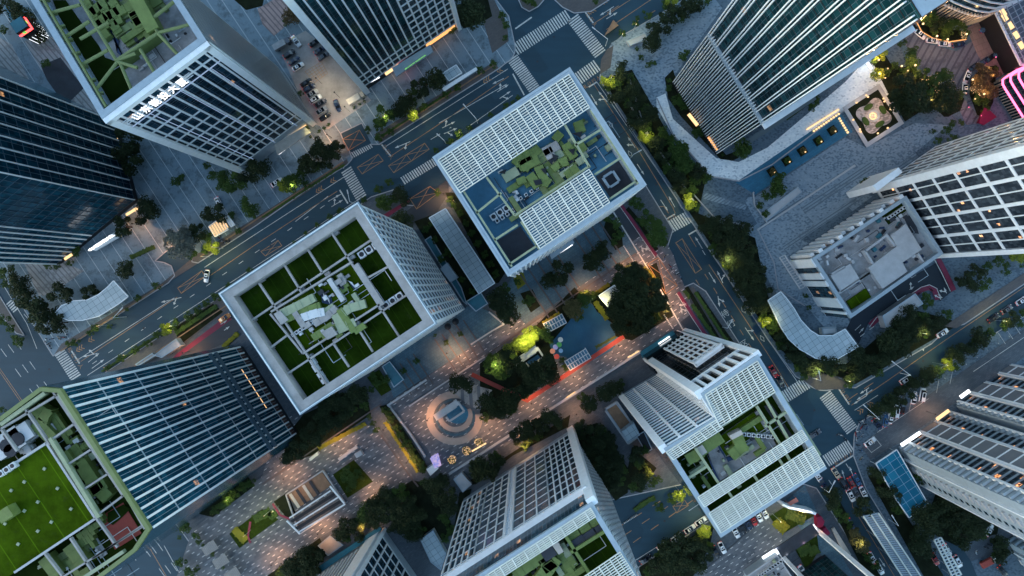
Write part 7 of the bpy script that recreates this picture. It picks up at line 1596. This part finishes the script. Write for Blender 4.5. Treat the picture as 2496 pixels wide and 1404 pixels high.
# parapets of the sunken walk
for lab,pts,w,h in (('long white parapet along the sunken walk, from the metro sign to the teal canopy',[(1098,1152),(1180,1100),(1300,1022),(1390,965),(1560,857)],.8,1.2),('beige parapet round the sunken court corner beside the ring plaza',[(1036,1110),(1000,1055),(948,986),(1040,925)],.7,1.1),('white parapet of the forecourt below the green roofed tower',[(1000,988),(1060,948),(1180,870)],.5,1.0),('white planter wall outlining the raised blue terrace',[(1150,838),(1200,806),(1228,790),(1192,760)],.5,1.0),('long white wall of the planted belt beside the cross street',[(1530,250),(1600,360),(1650,430),(1690,490)],.4,.9),('low wall of the square pit by the striped facade',[(1473,997),(1503,978),(1558,1060),(1530,1080),(1473,997)],.6,1.4),('white wall around the ramp garden',[(1835,470),(1838,500),(1870,545)],.4,.8),('white low wall below the long stepped plaza',[(1846,560),(1960,485),(2080,405)],.6,.8)):
    m=MB(); m.kerb(poly(pts),w,.1,h); 
    for q in pts[::2]: p=P(*q); m.box((p.x,p.y,h),U,V,Z,w+.15,w+.15,.1)
    solo('parapet_wall',m,M_['stone'],lab,'wall',P(*pts[0]),'low walls')
m=MB(); m.beam(P(1150,1100,1.3),P(1185,1080,1.3),.5,.12); solo('light_strip',m,M_['lit_warm'],'white strip light on the long parapet near the gold-lit trees','light strip',P(1150,1100))
m=MB(); m.beam(P(1530,872,1.3),P(1558,855,1.3),.4,.12); solo('light_strip',m,M_['lit_warm'],'white strip light at the teal canopy end of the long parapet','light strip',P(1530,872))
m=MB(); m.beam(P(1380,970,1.3),P(1402,955,1.3),.4,.12); solo('light_strip',m,M_['lit_warm'],'short strip light in the middle of the long parapet','light strip',P(1380,970))
# LED display by the plaza corner
M_['screen']=(lambda n:(n.done((.02,.02,.03),.3,0,n.mix(n.ramp(n.noise(n.coord(),.9,3),.4,.6),(.25,.3,.9),(.8,.6,.9)),.18)))(N('screen_image'))
t=thing('display_kiosk','kiosk with a glowing pink and violet display at the plaza corner','kiosk',P(1050,1135)+Z*.1)
m=MB(); m.prism(pf([(1040,1142),(1062,1128),(1070,1140),(1050,1158)],3),.1,4); part('cabinet',m,M_['unit'],t); m=MB(); m.hexa([P(1052,1112,1),P(1068,1104,1),P(1076,1134,1),P(1062,1144,1)],[P(1048,1118,4.4),P(1062,1110,4.4),P(1074,1132,4.6),P(1060,1142,4.6)]); part('screen',m,M_['screen'],t)
# neon-lined pylon kiosk, top left
t=thing('neon_kiosk','black glass kiosk with red neon rim and white zigzag lines, by the terrace','kiosk',P(112,112)+Z*.1); h=11
m=MB(); m.prism(pf([(75,100-20),(100,68),(118,92),(92,110)],0) if 0 else [tuple((P(100,88)+U*a+V*b).xy) for a,b in ((-2.4,-2.2),(2.4,-2.2),(2.4,2.2),(-2.4,2.2))],.1,h); part('body',m,M_['black'],t)
c=P(100,88); m=MB(); m.prism([tuple((c+U*a+V*b).xy) for a,b in ((-2.3,-2.1),(2.3,-2.1),(2.3,2.1),(-2.3,2.1))],h,h+.1); part('roof',m,M_['teal'],t)
m=MB(); m.beam(c+V*2.3-U*2.5+Z*(h-2.4),c+V*2.3+U*2.5+Z*(h-2.4),.2,1.0); m.beam(c+U*2.5-V*2.3+Z*(h-2.4),c+U*2.5+V*2.3+Z*(h-2.4),.2,1.0); part('neon_rim',m,M_['lit_red'],t)
m=MB(); m.box(c+V*2.35-U*.3+Z*(h-2.2),U,V,Z,1.2,.12,1.2); m.box(c+U*2.45+Z*(h-1.6),V,U,Z,1.0,.12,1.0); part('green_logo_light',m,M_['lit_green'],t)
m=MB()
for k in range(4): m.beam(c+V*2.35+U*(-2+k*1.3)+Z*.5,c+V*2.35+U*(-2+k*1.3)+Z*5.5,.12,.1); m.beam(c+U*2.5+V*(-1.8+k*1.2)+Z*.5,c+U*2.5+V*(-1.8+k*1.2)+Z*5.5,.12,.1)
part('light_line',m,M_['lit_sign'],t)
m=MB(); a=P(18,30,3); m.prism(pf([(12,18),(24,12),(40,50),(27,56)],3.5),.1,3.5); m.prism(pf([(10,16),(26,10),(42,52),(28,59)],3.8),3.5,3.8); solo('container_office',m,M_['deckblue'],'blue roofed site cabin in the top left corner','cabin',P(25,35))
# orange striped parking awnings, lower left
for i,(x,y) in enumerate([(511,1333),(538,1366),(566,1398)]):
    a,b,c_,d=P(x-20,y+2,3),P(x+8,y-17,3),P(x+21,y+4,3),P(x-8,y+22,3); t=thing('bike_shelter',['striped bicycle shelter roof, uppermost of three at the lower left','striped bicycle shelter roof, middle of three at the lower left','striped bicycle shelter roof, lowest of three at the lower left'][i],'shelter',((a+c_)/2).to_tuple()[:2]+(.1,),'bicycle shelters'); m=MB(); m.prism([tuple(v.xy) for v in (a,b,c_,d)],2.8,3); part('roof',m,M_['concrete'],t); m=MB()
    for k in range(9): m.beam(a.lerp(b,k/8),d.lerp(c_,k/8),.15,.15)
    part('rib',m,M_['wood_pale'],t)
    for q in (a,b,c_,d): m=MB(); m.tube((q.x,q.y,.1),(q.x,q.y,2.8),.08,k=6); part('post',m,M_['metal2'],t)
# flower garden with lit rings, upper right
t=thing('flower_garden','square garden with petal-shaped lit paths and a glowing round centre','garden',P(2128,283)+Z*.5); c0=(2128,283)
SQ=[(2058,265),(2140,212),(2195,300),(2112,354)]
m=MB(); m.band(poly(SQ),1.5,.56,True); part('border',m,M_['stone'],t)
m=MB(); pp=poly([(2062,266),(2139,216),(2191,299),(2113,350)]); m.quad([(x,y,.55) for x,y in ccw(pp)]); part('lawn',m,M_['soil'],t)
pet=[]
for i in range(64):
    a=2*math.pi*i/64; r=38*(1+.16*math.cos(4*(a-R(11)))); pet.append((c0[0]+r*math.cos(a),c0[1]+r*math.sin(a)))
M_['gravel']=spots('warm_gravel',(.55,.45,.40),(.42,.36,.32),(.08,.07,.06),.5,.5)
m=MB(); m.quad([(x,y,.58) for x,y in ccw(poly(pet))]); part('petal_path',m,M_['gravel'],t)
for i in range(4):
    a=R(11+90*i+45); x,y=c0[0]+25*math.cos(a),c0[1]+25*math.sin(a); m=MB(); q=P(x,y,1); e=ell(x,y,12,6.5,14,0,360,math.degrees(a)+90); m.prism(poly(e),.55,1.1); part('bean_hedge',m,M_['hedge_g'],t)
m=MB(); m.band(poly(ell(c0[0],c0[1],12,12,28)),.9,.62,True); part('stone_ring',m,M_['stone'],t)
for i in range(9):
    a=2*math.pi*i/9; q=P(c0[0]+7.5*math.cos(a),c0[1]+7.5*math.sin(a),.9); m=MB(); m.ball(q,.38); part('ground_lamp',m,M_['lit_warm'],t)
for i,(x,y) in enumerate([(2112,232),(2088,250),(2154,240),(2156,247),(2171,266),(2080,292),(2096,315),(2098,321),(2140,325),(2164,312),(2116,236),(2172,262)]):
    q=P(x,y,1.4); m=MB(); m.tube((q.x,q.y,.5),(q.x,q.y,1.4),.06,k=6); m.ball(q,.36); part('bollard_lamp',m,M_['lit_warm'],t)
for x,y,e in ((2128,283,20),(2092,248,9),(2154,240,9),(2170,264,9),(2096,318,9),(2140,326,9)): point('lamp_light',P(x,y)+Z*3.2,e*5,(1,.62,.38),.3,t)
# fountain jets' lamps in the long pool and five tree islands
k=0
for i in range(11):
    x,y=1988+i*6,318-i*4.0; q=P(1984+i*6,319-i*4.1,.6); m=MB(); m.tube((q.x,q.y,.45),(q.x,q.y,.8),.4,k=10); m.box((q.x,q.y,.8),U,V,Z,.3,.3,.06); solo('pool_lamp',m,M_['lit_warm'],f'small glowing pool lamp in the long row, {nth(i)} from the left','pool lamp',(q.x,q.y,.45),'pool lamps in the long row')
for i in range(7):
    q=P(2046+i*3.4,289+i*5.6,.6); m=MB(); m.tube((q.x,q.y,.45),(q.x,q.y,.8),.4,k=10); m.box((q.x,q.y,.8),U,V,Z,.3,.3,.06); solo('pool_lamp',m,M_['lit_warm'],f'small glowing pool lamp in the short row, {nth(i)} from the top','pool lamp',(q.x,q.y,.45),'pool lamps in the short row')
for i,(x,y) in enumerate([(2029,318),(1995,343),(1956,368),(1918,392),(1882,418)]):
    q=P(x,y,.8); m=MB(); m.box((q.x,q.y,.45),U,V,Z,3.0,3.0,.5); t=solo('pool_planter',m,M_['soil'],f'square planted island in the long blue pool, {nth(i)} from the right','planter',(q.x,q.y,.45),'islands in the pool')
    rnd.seed(i); b=MB(); leaf_cloud(b,(q.x,q.y,1.6),1.3,.8,160,.5); part('bush',b,M_['leaf_green' if i%2 else 'leaf_olive'],t); m=MB(); m.ball((q.x+.5,q.y-.6,2.2),.28); part('globe',m,M_['lit_warm'],t)
    if i in(1,2,4): point('lamp_light',(q.x+.5,q.y-.6,2.9),5,(1,.6,.3),.2,t)
m=MB(); m.beam(P(1966,316,.7),P(2045,266,.7),.5,.12); solo('light_strip',m,M_['lit_warm'],'warm strip light along the upper edge of the long blue pool','light strip',P(1966,316))
m=MB(); m.beam(P(2105,142,1.5),P(2124,168,1.5),.9,.3); solo('light_strip',m,M_['lit_sign'],'bright white strip at the edge of the pale plaza and the garden','light strip',P(2105,142))
FL=thing('added_plaza_light','white flood lamp post added to brighten the corner of pale plaza and garden','lamp post',P(2100,156)+Z*.1); qf=P(2100,156); m=MB(); m.tube(qf,qf+Z*7,.09,.06,6); part('post',m,M_['metal2'],FL); m=MB(); m.box(qf+Z*7,U,V,Z,.5,.3,.12); part('lamp_head',m,M_['unit'],FL); point('lamp_light',qf+Z*6.7,260,(.85,.93,1),.4,FL)  # post and its light are added to brighten the pale plaza
m=MB(); m.band(poly([(2232,58),(2244,80),(2270,95),(2310,104),(2352,98)]),.35,.9); solo('light_strip',m,M_['lit_orange'],'orange glowing edge of the crescent bed','light strip',P(2232,58))
m=MB(); m.prism(pf([(2386,300),(2400,262),(2412,268),(2430,285),(2398,305)],3),2.6,3); m.prism(pf([(2390,298),(2402,270),(2412,275),(2425,286)],2.6),.1,2.6); solo('crimson_awning',m,M_['crimson'],'crimson awning roof at the foot of the pink neon building','awning',P(2400,290))
# orange wedge awning at the upper crossroads and food stalls below
m=MB(); m.hexa([P(1473,88,.1),P(1495,48,.1),P(1508,62,.1)],[P(1474,87,2.2),P(1495,49,2.2),P(1507,62,2.2)]); solo('traffic_island',m,M_['timber'],'orange triangular island roof right of the upper crossroads','traffic island',P(1488,68))
t=thing('food_stalls','line of white lit food stalls along the lower pavement','stalls',P(1940,1310)+Z*.1)
for i in range(16):
    x,y=1893+i*6.0,1344-i*3.9; m=MB(); m.box(P(x,y,2.6),U,V,Z,1.5,2.0,.3); part('stall_roof',m,M_['lit_sign' if i%5!=2 else 'unit'],t)
for x,y,e,c in ((1905,1338,26,(.9,.95,1)),(1945,1310,22,(1,.6,.75)),(1975,1293,18,(1,.7,.5)),(1880,1322,30,(.8,.85,1)),(1985,1275,20,(1,.4,.2))): point('lamp_light',P(x,y)+Z*5.5,e,c,.5,t)
m=MB(); m.beam(P(1858,1360,3),P(1888,1341,3),1.0,.4); solo('light_strip',m,M_['lit_sign'],'white strip light on the pavilion roof edge near the stalls','light strip',P(1858,1360))
t=thing('arched_screen','slim arched white lit screen wall above the triangular lawn','screen wall',P(1950,1245)+Z*.1)
m=MB(); m.kerb(pf([(1908,1230),(1925,1238),(1950,1243),(1975,1247),(1989,1253)],5),.9,.1,5); part('wall',m,M_['metal'],t); m=MB(); m.kerb(pf([(1922,1237),(1950,1242),(1980,1250)],5.2),.35,5.05,5.2); part('light_line',m,M_['lit_sign'],t)
M_['coral']=plain('coral_cloth',(.60,.20,.15),.7,.08); m=MB(); m.prism(pf([(1920,1226),(1941,1213),(1947,1222),(1927,1232)],3),2.7,3); 
for q in ((1921,1226),(1941,1214),(1946,1222),(1928,1231)): p=P(*q,3); m.tube((p.x,p.y,.1),(p.x,p.y,2.7),.07,k=6)
solo('coral_canopy',m,M_['coral'],'coral red tent roof beside the arched screen wall','tent',P(1933,1223))
m=MB(); m.prism(pf([(1998,1298),(2013,1285),(2024,1300),(2018,1306),(2008,1304)],3),.1,3); m.prism(pf([(1996,1264),(2006,1262),(2014,1274),(2010,1288),(1998,1290)],5),.1,3.6) ; solo('ticket_kiosk',m,M_['crimson'],'dark red kiosk at the tip of the portal walkway','kiosk',P(2010,1290))
m=MB(); m.prism(pf([(2028,1290),(2034,1286),(2075,1352),(2072,1356),(2052,1340)],1),.1,1.0); m.box(P(2040,1305,1),U,V,Z,.5,.5,.2); solo('planter_wall',m,M_['wood_pale'],'pale wooden wedge planter along the lower pavement','planter',P(2035,1290))
# manhole covers
rnd.seed(12)
for i,(x,y,w) in enumerate([(985,365,'on the avenue before the stop line'),(1170,300,'on the avenue beside the lane arrows'),(660,600,'on the avenue near the small box marking'),(350,800,'on the avenue above the glass tower'),(1500,300,'on the cross street beside the louvred tower'),(1600,450,'on the cross street above the zebra'),(1780,760,'between the white lane characters'),(1350,90,'in the upper crossroads, upper one'),(1310,150,'in the upper crossroads, lower one'),(1985,1000,'in the lower crossroads, left one'),(2040,1060,'in the lower crossroads, right one'),(2250,880,'on the right-hand avenue'),(1620,1270,'on the lower street'),(120,900,'on the wide road at the far left')]):
    q=P(x,y); m=MB(); m.tube((q.x,q.y,.002),(q.x,q.y,.022),.42,k=16); solo('manhole_cover',m,M_['dkdeck'],'round dark manhole cover '+w,'manhole',(q.x,q.y,0),'manhole covers')
# pedestrian bollards rows
def boll(a,b,n,lab):
    for i in range(n):
        q=P(a[0]+(b[0]-a[0])*i/(n-1),a[1]+(b[1]-a[1])*i/(n-1),.6); m=MB(); m.tube((q.x,q.y,.1),(q.x,q.y,.85),.26,.2,8); m.ball((q.x,q.y,.85),.22,seg=8,rings=4); solo('bollard',m,M_['unit'],f'white stone bollard {lab}, {nth(i)} from the top','bollard',(q.x,q.y,.1),'bollards '+lab)
boll((1521,600),(1546,640),13,'at the walk mouth by the striped forecourt'); boll((1602,622),(1614,638),6,'by the side road box marking'); boll((1619,768),(1640,800),10,'at the lower right walk mouth'); boll((1522,1275),(1552,1255),10,'across the lower street slip road')
# parasols
for i,(x,y) in enumerate([(1091,796),(1110,784)]):
    q=P(x,y,2.8); t=thing('parasol',['black round parasol, left of the two on the forecourt','black round parasol, right of the two on the forecourt'][i],'parasol',(q.x,q.y,.1),'black parasols'); m=MB(); m.tube((q.x,q.y,2.3),(q.x,q.y,3.0),1.25,.08,12); part('cover',m,M_['black'],t); m=MB(); m.tube((q.x,q.y,.1),(q.x,q.y,2.3),.05,k=6); part('pole',m,M_['metal'],t)
# small annexes and glass corridor beside the long skylight
for lab,pts,z,mt in (('grey flat roofed lobby stub at the right foot of the green roofed tower',[(1073,655),(1090,640),(1116,676),(1098,688)],4,'metal2'),('glass floor strip between hedges beside the long skylight',[(1035,585),(1050,575),(1125,700),(1140,745),(1128,735)],1,'teal'),('low glass lobby roof at the end of the long skylight',[(1135,735),(1172,712),(1190,740),(1160,760)],4,'teal'),('sunken teal glass roof beside the green roofed tower',[(931,893),(950,880),(985,925),(960,945)],1.5,'teal'),('grey plant room roof by the striped facade pit',[(1515,1052),(1545,1030),(1560,1060),(1530,1080)],4,'skylight'),('dark plant enclosure with white pipes by the striped facade',[(1550,1062),(1570,1050),(1590,1095),(1575,1105)],2,'black'),('terracotta roof terrace pit by the striped facade',[(1476,998),(1502,982),(1538,1030),(1512,1050)],.8,'timber'),('pale gatehouse roof on the avenue corner below the magenta lane',[(375,866),(430,825),(442,842),(395,872)],3,'stone'),('pale flat roof slab of the gatehouse beside the blue tower',[(330,888),(372,860),(378,868),(337,893)],2.5,'concrete'),('grey low building right of the ramp wall',[(2150,770),(2230,715),(2250,740),(2160,800)],4,'stone'),('small white cabin roof under the crescent canopy',[(2003,800),(2038,797),(2040,812),(2005,816)],2.5,'unit'),('grey stone terrace block beside the pool trees',[(1858,520),(1945,455),(1955,468),(1868,540)],1.2,'stone'),('white framed skylight strip at the lower left of the grey tower',[(1560,905),(1650,850),(1655,858),(1565,912)],1,'teal') if 0 else ('pale stone stair block at the top of the crossroads plaza',[(1527,100),(1572,80),(1580,95),(1535,112)],1.5,'stone'),('grid roofed court near the bottom thicket',[(1024,1315),(1056,1292),(1088,1350),(1075,1390),(1050,1370)],3,'skylight'),('small courtyard with cream steps at the lower thicket',[(775,1330),(805,1305),(838,1328),(800,1355)],1,'wood_pale'),('pale courtyard block above the white framed tower',[(1105,1168),(1125,1152),(1150,1180),(1128,1200)],2.5,'stone')):
    pp=ccw(pf(pts,z)); cx=sum(p[0] for p in pp)/len(pp); cy=sum(p[1] for p in pp)/len(pp); t=thing('annex',lab,'low structure',(cx,cy,.1)); m=MB(); m.prism(pp,.05,z)
    for f in range(len(m.f)): m.uv[f]=[((m.v[i][0]*U.x+m.v[i][1]*U.y),(m.v[i][0]*V.x+m.v[i][1]*V.y)) for i in m.f[f]]
    part('body',m,M_[mt],t); part('coping',ringbox(pp,.35,z,z+.25,-.02),M_['metal2'],t)
